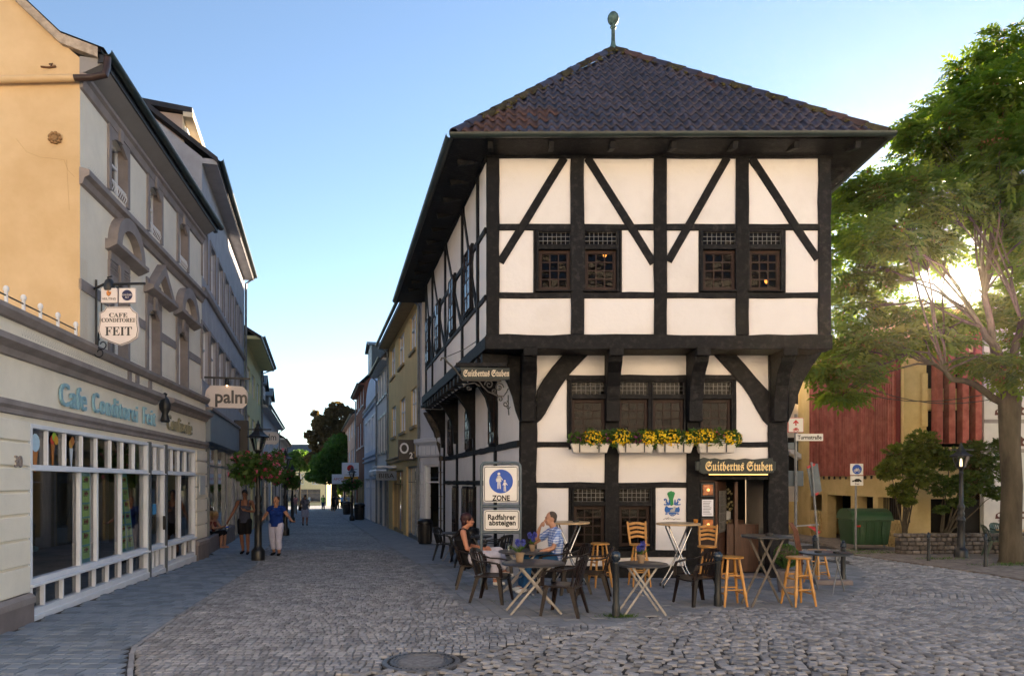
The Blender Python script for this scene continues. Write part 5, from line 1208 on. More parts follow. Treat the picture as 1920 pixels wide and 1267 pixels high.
# white building and ramp seen between inn and car park
wb = thing('white_outbuilding', 'white rendered building with sloping roof between inn and car park', 'building', (11.2, 31, gz(30)))
WF = Fr((9.6,30.5), (15,30.5)); wx = lambda px: (px-960)/FPX*30.5-9.6; wz = lambda py: CH-(py-HY)/FPX*30.5
mb = MB(); mb.prism([(wx(1440),-1),(wx(1540),-1),(wx(1540),wz(768)),(wx(1470),wz(752)),(wx(1440),wz(752))], WF, 0, -3); mb.build('wall', M('white_render', (.58,.55,.50), .9, .06), wb)
mb = MB(); WF.box(mb, wx(1477), wx(1505), wz(905), wz(820), .0, .02); mb.build('window', m_dark, wb)
mb = MB(); mb.prism([(wx(1470),wz(838)),(wx(1512),wz(865)),(wx(1512),wz(872)),(wx(1470),wz(848))], WF, .02, .6); mb.build('handrail', m_white, wb)
mb = MB(); WF.box(mb, wx(1470), wx(1512), wz(1000), wz(940), .0, .05); mb.build('lower_wall', m_cpy, wb)
yb = thing('ochre_tower', 'ochre stair tower rising behind the white outbuilding', 'building', (13.5, 36, gz(36)))
TF = Fr((13.0,36), (18,36)); tx = lambda px: (px-960)/FPX*36-13.0; tz = lambda py: CH-(py-HY)/FPX*36
mb = MB(); TF.box(mb, tx(1440), tx(1489), -1, tz(690), -3, 0); mb.build('wall', m_cpy, yb); mb = MB(); TF.box(mb, tx(1489), tx(1512), -1, tz(700), -3, -.4); mb.build('dark_opening', m_dark, yb)
# low stone planter wall
m_pst = M('planter_stone', (.17,.145,.125), .95, .3, 6, .6, 40, .15, rnd=.35)
pw = thing('planter_wall', 'low wall of small rough stones below the shrubs by the lamp', 'wall', (12.4, 20, gz(20)))
PF = Fr((10.9,19.9), (14.6,20.1)); z = gz(20)-.1; r = 0
while z < gz(20)+.52:
    h = R.uniform(.10,.14); u = -R.random()*.1
    while u < 3.6:
        w = R.uniform(.14,.24); mb = MB().piece(); PF.box(mb, u+.012, u+w-.012, z+.01, z+h-.01, -.25, R.uniform(.0,.035)); mb.build('stone', m_pst, pw, bevel=.018); u += w
    z += h; r += 1
mb = MB(); PF.box(mb, 0, 3.6, gz(20)-.3, gz(20)+.48, -.3, -.03); mb.build('mortar', m_joint, pw)
# wires across the car park
cw = thing('overhead_cable', 'thin black cables sagging across the car park front', 'cable', P(1600, 745, 19.6))
for a, b, c in (((1500,700),(1700,735),(1900,728)), ((1560,700),(1700,742),(1925,735))):
    pa, pb = P(*a, 19.6), P(*c, 19.6); mb = MB(); mb.tube([pa.lerp(pb, t/12)-Vector((0,0,.55*math.sin(PI*t/12))) for t in range(13)], .012, 5); mb.build('wire', m_iron, cw)
# ================================================================== PLANTS
def leafcloud(name, pos, fwd, up, size, tmpl, mat, parent, kind=None, rnd=None):
    """tmpl: (K,4,3) quads along +y; one joined mesh"""
    pos, fwd, up, size = (np.asarray(a, float) for a in (pos, fwd, up, size))
    f = fwd/np.linalg.norm(fwd, axis=1)[:,None]; x = np.cross(f, up); x /= np.linalg.norm(x, axis=1)[:,None]+1e-9; z = np.cross(x, f)
    N, K = len(pos), len(tmpl); t = tmpl.reshape(-1, 3)
    v = pos[:,None,:]+size[:,None,None]*(t[None,:,0,None]*x[:,None,:]+t[None,:,1,None]*f[:,None,:]+t[None,:,2,None]*z[:,None,:])
    v = v.reshape(-1, 3)-np.array(wloc(parent) if parent is not None else (0,0,0)); nf = N*K
    me = bpy.data.meshes.new(name); me.vertices.add(nf*4); me.vertices.foreach_set('co', v.ravel())
    me.loops.add(nf*4); me.loops.foreach_set('vertex_index', np.arange(nf*4)); me.polygons.add(nf); me.polygons.foreach_set('loop_start', np.arange(nf)*4); me.polygons.foreach_set('loop_total', np.full(nf, 4))
    me.update(calc_edges=True)
    at = me.attributes.new('rnd', 'FLOAT', 'FACE'); r = (NR.rand(N) if rnd is None else np.asarray(rnd))
    at.data.foreach_set('value', np.clip(np.repeat(r, K)+NR.uniform(-.15,.15,nf), 0, 1).astype('f4'))
    me.materials.append(mat); o = bpy.data.objects.new(name, me); COL.objects.link(o)
    if parent is not None: o.parent = parent
    if kind: o['kind'] = kind
    return o
def diamond(L=1., w=.35, y0=0., x0=0., ang=0., droop=-.1, fold=0.):
    q = np.array([[0,0,0],[w/2,L*.45,fold],[0,L,droop],[-w/2,L*.45,fold]]); c, s = math.cos(ang), math.sin(ang)
    return np.stack([x0+q[:,0]*c-q[:,1]*s, y0+q[:,0]*s+q[:,1]*c, q[:,2]], 1)
PINN = np.array([diamond(.40, .19, .12+.19*i, 0, s*-1.05, -.03, .04) for i in range(4) for s in (1, -1)]+[diamond(.40, .18, .82, 0, 0, -.05)])
PINN[:,:,2] -= .16*PINN[:,:,1]**2
TUFT = np.array([diamond(1, .55, 0, 0, a, -.15+.1*(k % 2)) for k, a in enumerate((0, 1.2, -1.2, 2.4, -2.3))])
BLOB = np.array([diamond(1, .7, .0, 0, a, .2*((k % 3)-1), .1) for k, a in enumerate((0, .9, -.9, 1.9, -1.9, 2.8))])
PETAL = np.array([diamond(.5, .42, 0, 0, a, .05) for a in (0, 1.257, 2.513, 3.77, 5.03)])
def rdir(n, zlo=-1., zhi=1.):
    a = NR.uniform(0, 2*PI, n); z = NR.uniform(zlo, zhi, n); r = np.sqrt(1-z*z); return np.stack([r*np.cos(a), r*np.sin(a), z], 1)
def ellipsoid(c, r, n, shell=.55):
    d = rdir(n); k = NR.uniform(shell**3, 1, n)**(1/3); return np.asarray(c)+d*k[:,None]*np.asarray(r), d
m_bark = M('grey_brown_bark', (.085,.070,.048), .95, .35, 5, .8, 22, .15, stretch=(1,1,.25), bd=.03)
m_leaf = leafmat('tree_of_heaven_leaf', (.055,.11,.014), (.13,.175,.018), .6)
m_leaf2 = leafmat('shrub_leaf', (.03,.06,.014), (.08,.11,.02), .45)
m_beech = leafmat('copper_beech_leaf', (.075,.055,.034), (.13,.085,.045), .5)
m_dkgreen = leafmat('dark_green_leaf', (.04,.10,.03), (.09,.16,.04), .5)
m_flleaf = leafmat('flower_leaf', (.045,.095,.02), (.09,.16,.035), .4)
def limb(mb, pts, r0, r1, wob=.06, n=8, seg=7):
    pts = [Vector(p) for p in pts]; out = []
    for i in range(seg+1):
        t = i/seg; k = len(pts)
        p = Vector((0,0,0))                                # Bezier of any degree
        for j, q in enumerate(pts): p += q*(math.comb(k-1, j)*t**j*(1-t)**(k-1-j))
        if 0 < i < seg: p += Vector((R.uniform(-wob,wob), R.uniform(-wob,wob), R.uniform(-wob,wob)))
        out.append(p)
    mb.tube(out, [r0+(r1-r0)*i/seg for i in range(seg+1)], n); return out
# ---- the big tree on the right
base = G(1897, 1056); fork = P(1893, 735, base.y)
tree = thing('tree', 'tall broad tree with feathery leaves whose low boughs reach towards the timbered house', 'tree', base)
mb = MB(); tr = [base+Vector((0,0,-.1)), base+Vector((.0,0,.12)), base+Vector((-.03,0,.8)), base+Vector((.02,.02,1.9)), base+Vector((-.05,0,3.0)), fork]
mb.tube(tr, [.36,.27,.235,.225,.225,.25], 14); mb.build('trunk', m_bark, tree, smooth=True)
CL = [  # px, py, distance, half width, half height (m)
 (1890,95,18.5,.65,.5),(1830,140,18.5,.6,.4),(1900,180,17.5,.9,.7),(1840,215,18,.8,.55),(1770,200,19,.5,.3),(1760,245,18,.75,.4),(1830,290,18.5,1.0,.6),(1905,290,17,.9,.8),
 (1735,300,18.5,.7,.4),(1700,245,18.5,.3,.18),(1680,360,18,.7,.4),(1750,370,17.5,.9,.5),(1830,380,18.2,.9,.5),(1900,400,18.8,.9,.6),(1630,350,18.5,.6,.3),(1600,420,18.8,.7,.5),
 (1660,440,17.5,.8,.4),(1590,370,19.4,.5,.25),(1580,500,19.5,.6,.6),(1720,450,18.8,.7,.4),(1650,520,19.6,.7,.35),(1760,470,20.0,.5,.3),(1880,470,20,.6,.4),(1905,560,19.5,.6,.5),(1600,580,19.5,.6,.45),(1860,585,20,.6,.3),
 (1700,585,20.5,.8,.3),(1570,640,18.5,.55,.35),(1640,650,17.8,.7,.28),(1600,700,17.5,.55,.25),(1535,690,17.8,.35,.2),(1700,635,18.2,.6,.25),(1580,740,17.3,.35,.12),(1760,640,18.5,.6,.2),(1850,680,17.5,.5,.2),(1905,690,17,.4,.3),(1800,600,19.5,.5,.25),
 (1930,330,19.5,1.3,1.5),(1990,200,18.5,1.3,1.2),(1990,480,18,1.3,1.2),(1960,620,18,.9,.7),(2060,350,17.5,1.4,1.6)]
pos, fw, sz_, rn = [], [], [], []
mb = MB(); hub = [fork+Vector((-.6,.1,1.6)), fork+Vector((.5,.3,1.8)), fork+Vector((-1.5,.1,.5)), fork+Vector((-.1,.8,2.6))]
limb(mb, [fork-Vector((0,0,.25)), fork+Vector((-.1,0,.8)), hub[0]], .13, .07); limb(mb, [fork-Vector((0,0,.25)), fork+Vector((.2,.1,.9)), hub[1]], .14, .075); limb(mb, [fork-Vector((.05,0,.35)), fork+Vector((-.7,0,.1)), hub[2]], .10, .06); limb(mb, [fork-Vector((0,0,.2)), fork+Vector((-.1,.4,1.2)), hub[3]], .11, .07)
for px, py, Y, rw, rh in CL:
    c = P(px, py, Y); h = min([q for q in hub if min((lambda w: (w-SUND*w.dot(SUND)).length)(q.lerp(c, t_/8)+Vector((0,0,.3 if 0 < t_ < 8 else 0))-Vector(P(1812,515,18.5))) for t_ in range(9)) > .38] or hub, key=lambda q: (q-c).length+(.0 if q.z < c.z+.4 else 1.2))
    ends = limb(mb, [h, h.lerp(c, .4)+Vector((0,0,.5+.1*(c-h).length)), c], .034, .010, .09, 6, 6)
    vol = rw*rw*rh; n = int(430*(rw*rh)**.75)+30
    p, d = ellipsoid(c, (rw*1.12, rw*.9, rh*1.15), n, .2); pos.append(p)
    f = p-np.array(c)+rdir(n)*.8*rw; f[:,2] *= .4; f[:,2] -= .06; fw.append(f); sz_.append(NR.uniform(.30,.50,n)); rn.append(np.clip(NR.normal(.45,.25,n)+(d[:,2]*.15), 0, 1))
    for k in range(6):
        q = Vector(p[R.randrange(n)]); limb(mb, [ends[4], ends[4].lerp(q, .5)+Vector((0,0,.1)), q], .014, .005, .03, 4, 4)
mb.build('branches', m_bark, tree, smooth=True)
pos = np.concatenate(pos); fw = np.concatenate(fw); sz_ = np.concatenate(sz_); rn = np.concatenate(rn)
sunp = np.array(P(1812, 515, 18.5)); ray = np.array(SUND); rel = pos-sunp; dist = np.linalg.norm(rel-np.outer(rel @ ray, ray), axis=1)   # a hole in the crown where the sun breaks through
k = dist > .20+.25*NR.rand(len(pos)); pos, fw, sz_, rn = pos[k], fw[k], sz_[k], rn[k]; n = len(pos)
leafcloud('crown', pos, fw, np.tile((0,0,1.), (n,1))+rdir(n)*.55, sz_, PINN, m_leaf, tree, rnd=rn)
# rust coloured seed bunches
p = pos[NR.rand(n) < .035]; k = len(p)
leafcloud('seed_bunches', np.repeat(p, 14, 0)+NR.normal(0,.07,(k*14,3)), rdir(k*14), rdir(k*14), NR.uniform(.04,.07,k*14), TUFT[:2], leafmat('seed_rust', (.16,.06,.025), (.26,.12,.04), .3), tree, kind='stuff')
# ---- shrubs over the planter wall
def shrub(name, label, cat, base, clumps, mat, per=260, size=(.06,.11), stems=5, tm=TUFT, grp=None):
    t = thing(name, label, cat, base, grp); mb = MB(); P_, F_, S_ = [], [], []
    for c, r in clumps:
        n = int(2.1*per*(r[0]*r[2])**.6)+20; p, d = ellipsoid(c, r, n, .35); P_.append(p); F_.append(d+rdir(n)*.7); S_.append(NR.uniform(*size, n))
        limb(mb, [Vector(base), Vector(base).lerp(Vector(c), .5)+Vector((R.uniform(-.1,.1),0,.15)), Vector(c)], .03, .008, .04, 5, 5)
    mb.build('stems', m_bark, t, smooth=True); P_ = np.concatenate(P_); n = len(P_)
    leafcloud('foliage', P_, np.concatenate(F_), rdir(n)*.6+np.array((0,0,1.)), np.concatenate(S_), tm, mat, t); return t
def cl(lst): return [(P(px, py, Y), (rw, rw*.8, rh)) for px, py, Y, rw, rh in lst]
shrub('shrub', 'yellow green bushy shrub spreading in front of the red slats', 'shrub', Vector((11.35,20.6,gz(20.6)+.3)), cl([(1690,850,20.8,.55,.35),(1730,830,20.9,.5,.4),(1665,880,20.6,.35,.3),(1720,890,20.4,.55,.35),(1690,920,20.6,.4,.25),(1715,870,20.9,.5,.4),(1745,855,21.0,.4,.4),(1702,940,20.3,.25,.12)]), leafmat('yellow_green_leaf', (.05,.075,.012), (.13,.15,.025), .45), 420)
shrub('shrub', 'dark green shrub behind the street lamp in front of the dark bays', 'shrub', Vector((12.6,20.8,gz(20.6)+.3)), cl([(1780,860,20.9,.6,.35),(1830,850,20.8,.55,.4),(1770,910,20.6,.6,.3),(1820,905,20.6,.6,.35),(1860,880,20.8,.5,.4),(1870,925,20.6,.4,.2),(1880,835,20.9,.35,.25),(1800,940,20.5,.4,.15),(1765,955,20.3,.2,.1)]), m_leaf2, 420)
# ---- trees at the far end of the street
def far_tree(label, px, Y, cls, mats, trunk_r=.3, n=900, size=(.35,.7)):
    b = Vector(((px-HX)/FPX*Y, Y, gz(Y))); t = thing('tree', label, 'tree', b); mb = MB(); c0 = P(px, cls[0][1], Y)
    mb.tube([b, b.lerp(c0, .5), c0], [trunk_r, trunk_r*.7, trunk_r*.3], 8)
    Ps = [[] for _ in mats]; Fs = [[] for _ in mats]
    for px_, py, dy, rw, rh, mi in cls:
        c = P(px_, py, Y+dy); k = int(n*rw*rh/6)+40; p, d = ellipsoid(c, (rw,rw,rh), k, .3); Ps[mi].append(p); Fs[mi].append(d+rdir(k)*.8); limb(mb, [b.lerp(c0,.5), b.lerp(c,.6), c], trunk_r*.4, .05, .2, 5, 4)
    mb.build('trunk', m_bark, t, smooth=True)
    for m, p, f in zip(mats, Ps, Fs):
        if not p: continue
        p = np.concatenate(p); f = np.concatenate(f); k = len(p); leafcloud('crown', p, f, rdir(k)+np.array((0,0,.8)), NR.uniform(*size, k), BLOB[:4], m, t)
far_tree('large copper beech with thin purple brown top at the end of the street', 628, 86, [(640,840,0,2.6,3.0,0),(612,800,0,1.8,1.5,0),(640,785,1,2.0,1.6,0),(600,830,0,1.4,1.2,0),(655,815,0,1.6,2.2,0),(590,860,0,1.2,.8,0),(598,790,0,.8,.6,0),(590,775,1,.5,.35,0),(655,775,1,.8,.6,0),(620,772,0,.8,.5,0),(632,760,0,.9,.4,0),(580,815,0,.6,.5,0)], [m_beech], n=3200, size=(.14,.30))
far_tree('dark green tree in front of the copper beech at the end of the street', 625, 80, [(640,850,0,2.0,2.2,0),(615,870,0,2.0,1.4,0),(605,890,0,1.6,.9,0),(640,885,0,1.8,1.2,0),(585,893,0,.8,.5,0),(650,905,0,1.2,.7,0)], [m_dkgreen], n=3000, size=(.15,.32))
far_tree('small round dark tree on the cafe side at the end of the street', 562, 95, [(562,862,0,1.7,1.4,0),(548,870,0,1.1,1.0,0),(576,868,0,1.0,1.0,0)], [m_dkgreen], .2, 3000, (.15,.3))
far_tree('small bright green tree beside the far right lamp', 650, 92, [(650,922,0,1.2,1.2,0),(643,915,0,.8,.8,0)], [leafmat('bright_leaf', (.10,.16,.015), (.2,.28,.03), .5)], .12, 1100, (.2,.4))
# ---- flower boxes
fy = 14.14
def flower_box(label, px0, px1, parts):
    zb = CH-(849-HY)/FPX*fy; a, b = (px0-HX)/FPX*fy, (px1-HX)/FPX*fy; t = thing('window_box', label, 'flower box', ((a+b)/2, fy, zb), 'white flower boxes under the windows')
    q = [(a+.05,fy-.07,zb),(b-.05,fy-.07,zb),(b-.05,fy+.12,zb),(a+.05,fy+.12,zb),(a,fy-.10,zb+.19),(b,fy-.10,zb+.19),(b,fy+.14,zb+.19),(a,fy+.14,zb+.19)]
    MB().hexa(q).build('trough', M('ivory_plastic', (.62,.57,.50), .6, .06, 5, .1), t, bevel=.012)
    for f in (.22, .72): x = a+(b-a)*f; MB().bar((x, fy-.11, zb+.01), (x, fy-.125, zb+.2), .022, .012).build('clip', m_iron, t)
    gp = []
    for f, w, h, col, n in parts:
        c = np.array((a+(b-a)*f, fy-.02, zb+.24+h*.3)); 
        p, d = ellipsoid(c, (w*1.2,.15,h*1.1), 90, .1); leafcloud('foliage', p, d+rdir(90)*.6, rdir(90)+np.array((0,0,1.)), NR.uniform(.05,.08,90), TUFT, m_flleaf, t)
        p, d = ellipsoid(c, (w*1.1,.15,h*1.05), int(n*1.6), .75); k = d[:,1] < .45; p, d = p[k], d[k]; m = len(p)
        if col is not None: leafcloud('blossoms', p, np.cross(d, rdir(m)), d+rdir(m)*.3, NR.uniform(.036,.052,m), PETAL, col, t, kind='stuff')
yf = leafmat('yellow_petal', (.72,.42,.01), (.82,.62,.02), .2); pf = leafmat('purple_petal', (.10,.012,.05), (.2,.03,.12), .2); wf = leafmat('white_petal', (.7,.7,.66), (.78,.78,.75), .2); rf = leafmat('red_petal', (.40,.02,.04), (.55,.10,.22), .2)
flower_box('flower box of dark foliage and yellow blooms, nearest the street corner', 1070, 1142, [(.22,.2,.12,pf,40),(.6,.24,.17,yf,190),(.93,.12,.15,pf,30)])
flower_box('flower box with yellow blooms left and purple blooms at its right end', 1156, 1226, [(.12,.25,.18,yf,220),(.55,.15,.13,pf,70),(.88,.22,.17,yf,170)])
flower_box('flower box brimming with yellow blooms, third from the street corner', 1229, 1299, [(.12,.2,.17,yf,170),(.42,.22,.18,yf,200),(.70,.08,.1,wf,25),(.95,.2,.16,yf,150)])
flower_box('flower box with white blooms between yellow ones, above the inn sign', 1307, 1379, [(.22,.25,.19,yf,230),(.58,.1,.12,wf,50),(.88,.22,.16,yf,170),(.55,.12,.18,rf,20)])
# ---- weeds
def grass(name, label, c, rx, ry, n, h=.06):
    p = np.array(c)+np.stack([NR.normal(0,rx,n), NR.normal(0,ry,n), np.zeros(n)], 1); d = rdir(n, .35, 1)
    o = leafcloud(name, p, d, rdir(n), NR.uniform(.4,1,n)*h, np.array([diamond(1,.18)]), m_flleaf, None); return tag(o, label, kind='stuff')
g = G(1162, 1156); grass('grass', 'tuft of green weeds at the foot of the near bollard', (g.x, g.y, g.z), .11, .05, 420, .07); 
for px, py in ((945,1128),(985,1122),(1000,1120)): g = G(px, py); grass('grass', 'thin weeds growing between the terrace slabs', (g.x, g.y, g.z), .1, .05, 60, .035)
for px, py in ((1615,1034),(1600,1040),(1660,1038),(1760,1050),(1880,1062),(1905,1060)): g = G(px, py); grass('grass', 'dry grass at the edge of the gravel strip', (g.x, g.y, g.z+.03), .35, .12, 160, .09)
# ================================================================== STREET FURNITURE AND TERRACE
def T(px, py, h):            # ground point under something of height h whose top shows at (px, py)
    Y = 12.
    for _ in range(40): Y = (CH-h-gz(Y))*FPX/(py-HY)
    return Vector(((px-HX)/FPX*Y, Y, gz(Y)+.01))
def at(px, Y, dz=.01): return Vector(((px-HX)/FPX*Y, Y, gz(Y)+dz))
m_plast = M('brown_plastic', (.016,.009,.007), .34, .2, 6, .04, 30, .35)
m_plastk = M('black_plastic', (.014,.013,.013), .4, .2, 6, .04, 30, .5)
m_plastg = M('green_plastic', (.02,.045,.025), .5, .2, 6, .04, 30, .5)
m_pine = M('varnished_pine', (.50,.24,.055), .35, .22, 5, .08, 40, .5, stretch=(3,3,.6))
m_top = M('dark_slate_top', (.035,.035,.040), .35, .3, 9, .06, 50, .5)
m_alu = M('dull_aluminium', (.33,.31,.29), .42, .2, 8, .04, metal=.7)
m_chrome = M('chrome_tube', (.5,.5,.5), .2, .1, 4, 0, metal=1)
m_woodtop = M('pale_table_top', (.50,.34,.18), .4, .2, 4, .06, 40, .4, stretch=(1,5,5))
m_gwood = M('weathered_wood', (.13,.11,.09), .7, .3, 5, .2, 40, .3, stretch=(4,4,.5))
def chair(mat, name='plastic_chair', label='', group=None, cat='chair'):
    t = thing(name, label, cat, (0,0,0), group); W = .25
    mb = MB(); n = 6; v = []                       # dished seat with a turned down lip
    for j in range(7):
        y = -.25+.46*j/6; 
        for i in range(n+1): x = (i/n-.5)*2*(W-.02+.02*(1-j/6)); v.append((x, y, .435-.018*(1-(2*i/n-1)**2)-.012*(j/6)-(.03 if j == 0 else 0)))
    k = len(v); v2 = [(x, y, z-.022) for x, y, z in v]; f = []
    for j in range(6):
        for i in range(n): a = j*(n+1)+i; f += [(a, a+1, a+n+2, a+n+1), (k+a, k+a+n+1, k+a+n+2, k+a+1)]
    for j in range(6): a = j*(n+1); f += [(a, a+n+1, k+a+n+1, k+a), (a+n, k+a+n, k+a+2*n+1, a+2*n+1)]
    f += [(i, k+i, k+i+1, i+1) for i in range(n)]+[(6*(n+1)+i, 6*(n+1)+i+1, k+6*(n+1)+i+1, k+6*(n+1)+i) for i in range(n)]
    mb.add(v+v2, f).build('seat', mat, t, smooth=True)
    for s in (-1, 1):
        for a, b in (((s*.235,-.225,.43),(s*.275,-.285,0)), ((s*.215,.19,.43),(s*.255,.30,0))):
            a, b = Vector(a), Vector(b); mb = MB(); x = Vector((s,0,0)); y = Vector((0,-1 if a.y < 0 else 1,0)); vs = []
            for p, w in ((a, .085), (a.lerp(b,.12), .066), (b, .042)):      # angle section
                vs += [p, p-x*w, p-x*w-y*.010, p-x*.014-y*.014, p-x*.012-y*w, p-y*w]
            f = []
            for i in range(2):
                for q in range(6): f.append((i*6+q, i*6+(q+1)%6, i*6+6+(q+1)%6, i*6+6+q))
            f += [(0,1,2,3,4,5), (12,13,14,15,16,17)]; mb.add(vs, f).build('leg', mat, t)
        mb = MB(); pts = [(s*.255,-.245,.42),(s*.268,-.235,.56),(s*.272,-.20,.63),(s*.27,-.05,.655),(s*.262,.12,.66),(s*.235,.25,.70)]
        for p, q in zip(pts, pts[1:]): mb.bar(p, q, .058, .022, (s,0,.3) if p[2] < .6 else (0,0,1))
        mb.build('armrest', mat, t, bevel=.006)
    def bp(x, z): return Vector((x, .215+(z-.43)*.30-.10*(abs(x)/.25)**2*.55, z))
    mb = MB(); pts = [bp(-.225,.44), bp(-.24,.58), bp(-.245,.70), bp(-.21,.775), bp(-.12,.81), bp(0,.82), bp(.12,.81), bp(.21,.775), bp(.245,.70), bp(.24,.58), bp(.225,.44)]
    for p, q in zip(pts, pts[1:]): mb.bar(p, q, .062, .018, (0,1,0))
    mb.build('back_frame', mat, t, bevel=.005)
    for i in range(6):
        x = (i-2.5)*.066; mb = MB(); p, q, r = bp(x*.85,.43), bp(x,.62), bp(x*1.02,.79)
        mb.bar(p, q, .046, .012, (0,1,0)); mb.bar(q, r, .046, .012, (0,1,0)); mb.build('slat', mat, t)
    return t
def xtable(r, h, mat, lmat, label, round_=True, name='folding_table', group=None):
    t = thing(name, label, 'table', (0,0,0), group)
    if round_: MB().lathe([(r-.02,h-.028),(r,h-.022),(r,h-.006),(r-.008,h),(.01,h)], (0,0,0), 40).build('table_top', mat, t, smooth=True)
    else: MB().lathe([(r-.015,h-.03),(r,h-.024),(r,h-.005),(r-.006,h),(.01,h)], (0,0,0), 8).build('table_top', mat, t)
    g = r*.80; y = r*.45
    for s in (-1, 1):
        for k, sx in enumerate((-1, 1)):
            yy = s*(y+(.014 if k else -.014)); mb = MB(); mb.bar((sx*g,yy*1.05,0), (-sx*g*.62,yy,h-.03), .034, .018, (0,1,0)); mb.build('leg', lmat if k else m_gwood if lmat is not m_alu else m_alu, t, bevel=.003)
    MB().bar((-.12*g,-y-.03,h*.40), (-.12*g,y+.03,h*.40), .03, .016).build('stretcher', lmat, t, bevel=.003)
    for sx in (-1, 1): MB().bar((sx*g*.6,-y-.02,h-.035), (sx*g*.6,y+.02,h-.035), .03, .02).build('rail', lmat, t)
    return t
def tubetable(r, h, label):
    t = thing('bar_table', label, 'bar table', (0,0,0), 'wooden bar tables on chrome legs')
    MB().lathe([(r-.02,h-.035),(r,h-.03),(r,h-.006),(r-.006,h),(.01,h)], (0,0,0), 40).build('table_top', m_woodtop, t, smooth=True)
    for sx in (-1, 1):
        y = .17 if sx > 0 else .14; a = [(sx*.30,-y,0),(sx*.30,-y,.03),(sx*.20,-y,.18),(sx*.12,-y,.32),(-sx*.19,-y,h-.10),(-sx*.20,-y+.03,h-.055),(-sx*.20,-y+.08,h-.045)]
        pts = a+[(p[0],-p[1],p[2]) for p in a[::-1]]
        MB().tube(pts, .0145, 10).build('leg', m_chrome, t, smooth=True)
        for q in (a[0], (a[0][0],-a[0][1],0)): MB().lathe([(.019,0),(.019,.05),(.015,.055)], q, 8).build('rubber_foot', m_iron, t)
    return t
def turned(mb, a, b, r0, r1, rings=()):
    a, b = Vector(a), Vector(b); n = 14; pts, rs = [], []
    for i in range(n+1):
        u = i/n; r = r0+(r1-r0)*u+.006*math.sin(PI*u)
        for c in rings:
            if abs(u-c) < .04: r += .005
        pts.append(a.lerp(b, u)); rs.append(r)
    mb.tube(pts, rs, 10)
def stool(h, label, back=False):
    t = thing('bar_chair' if back else 'bar_stool', label, 'bar chair' if back else 'bar stool', (0,0,0), 'pine bar chairs with ladder backs' if back else 'round pine bar stools'); r = .175 if not back else .19
    MB().lathe([(r-.03,h-.035),(r-.004,h-.028),(r,h-.015),(r-.008,h-.003),(r*.6,h-.004),(.01,h-.008)], (0,0,0), 28).build('seat', m_pine, t, smooth=True)
    L = []
    for k in range(4):
        a = PI/4+k*PI/2; d = Vector((math.cos(a), math.sin(a), 0)); p, q = d*.115+Vector((0,0,h-.03)), d*.235; L.append((p, q)); mb = MB(); turned(mb, q, p, .0145, .0165, (.25,.3,.62,.67)); mb.build('leg', m_pine, t, smooth=True)
    for k in range(4):
        (p, q), (p2, q2) = L[k], L[(k+1) % 4]
        for z in ((.20,.44) if k % 2 else (.27,.50)): u = z/(h-.03); mb = MB(); turned(mb, q.lerp(p, u), q2.lerp(p2, u), .0095, .0095); mb.build('rung', m_pine, t, smooth=True)
    if back:
        for s in (-1, 1): mb = MB(); turned(mb, (s*.15,.09,h-.02), (s*.175,.20,h+.40), .0175, .016, (.3,.6,.95)); mb.build('back_post', m_pine, t, smooth=True)
        for k, z in enumerate((.12,.20,.28,.36)):
            mb = MB(); y = .09+.11*z/.42; n = 6; pts = []
            for i in range(n+1): x = (i/n-.5)*2*(.15+.025*z/.42); pts.append(Vector((x, y+.025*(1-(2*i/n-1)**2), h+z+.012*math.cos(PI*(2*i/n-1)))))
            for p, q in zip(pts, pts[1:]): mb.bar(p, q, .014, .046 if k else .04, (0,0,1))
            mb.build('slat', m_pine, t)
    return t
CG = 'brown plastic armchairs on the terrace'
c0 = chair(m_plast, label='brown plastic armchair the woman in black sits on', group=CG)
place(c0, G(884,1102)+Vector((0,0,.01)), math.radians(95))
for px, py, rz, lab in ((922,1128,72,'brown plastic armchair between the zone sign and the flower pot table, seat facing right'),(1058,1152,-112,'nearest brown plastic armchair, back turned to us at the flower pot table'),
                        (1034,1108,-88,'brown plastic armchair the man in the checked shirt sits on'),(1070,1112,-75,'brown plastic armchair with shiny pale patch on its back, by the flower pot table'),(1112,1122,-100,'brown plastic armchair left of the near bollard, facing the tables'),(1308,1132,-68,'brown plastic armchair in front of the dark bollard, alone right of its table')):
    place(copytree(c0), G(px,py)+Vector((0,0,.01)), math.radians(rz), lab)
ck = chair(m_plastk, label='black slim chair left of the far terrace table by the wall', group='black chairs along the inn wall', name='terrace_chair')
place(ck, at(838,18.3), math.radians(70))
for px, Y, rz, lab in ((872,17.6,-60,'black slim chair right of the far terrace table by the wall'),(880,16.2,30,'black slim chair behind the zone sign posts'),(925,16.0,-100,'black slim chair beside the checked wall panels, behind the zone sign'),(938,15.2,-140,'black slim chair closest to the inn corner post')): place(copytree(ck), at(px, Y), math.radians(rz), lab)
FT = 'round dark folding tables'
t1 = xtable(.46, .72, m_top, m_alu, 'round dark folding table with flower pot, nearest on the terrace', group=FT); place(t1, T(1000,1055,.72), .15)
t2 = copytree(t1); place(t2, T(984,1033,.72), -.2, 'round dark folding table between the seated woman and man')
t3 = copytree(t1); place(t3, T(1203,1057,.72), .1, 'round dark folding table just right of the near bollard'); t3.scale = (.82,.82,1)
for px, Y, lab in ((855,18.0,'round dark table farthest along the inn wall'),(893,16.6,'round dark table by the inn wall behind the zone sign')):
    c = copytree(t1); place(c, at(px, Y), .6, lab); c.scale = (.8,.8,1)
t4 = copytree(t1); place(t4, at(1548,12.3), .9, 'low dark folding table with ashtrays at the right end of the terrace'); t4.scale = (.95,.95,.96)
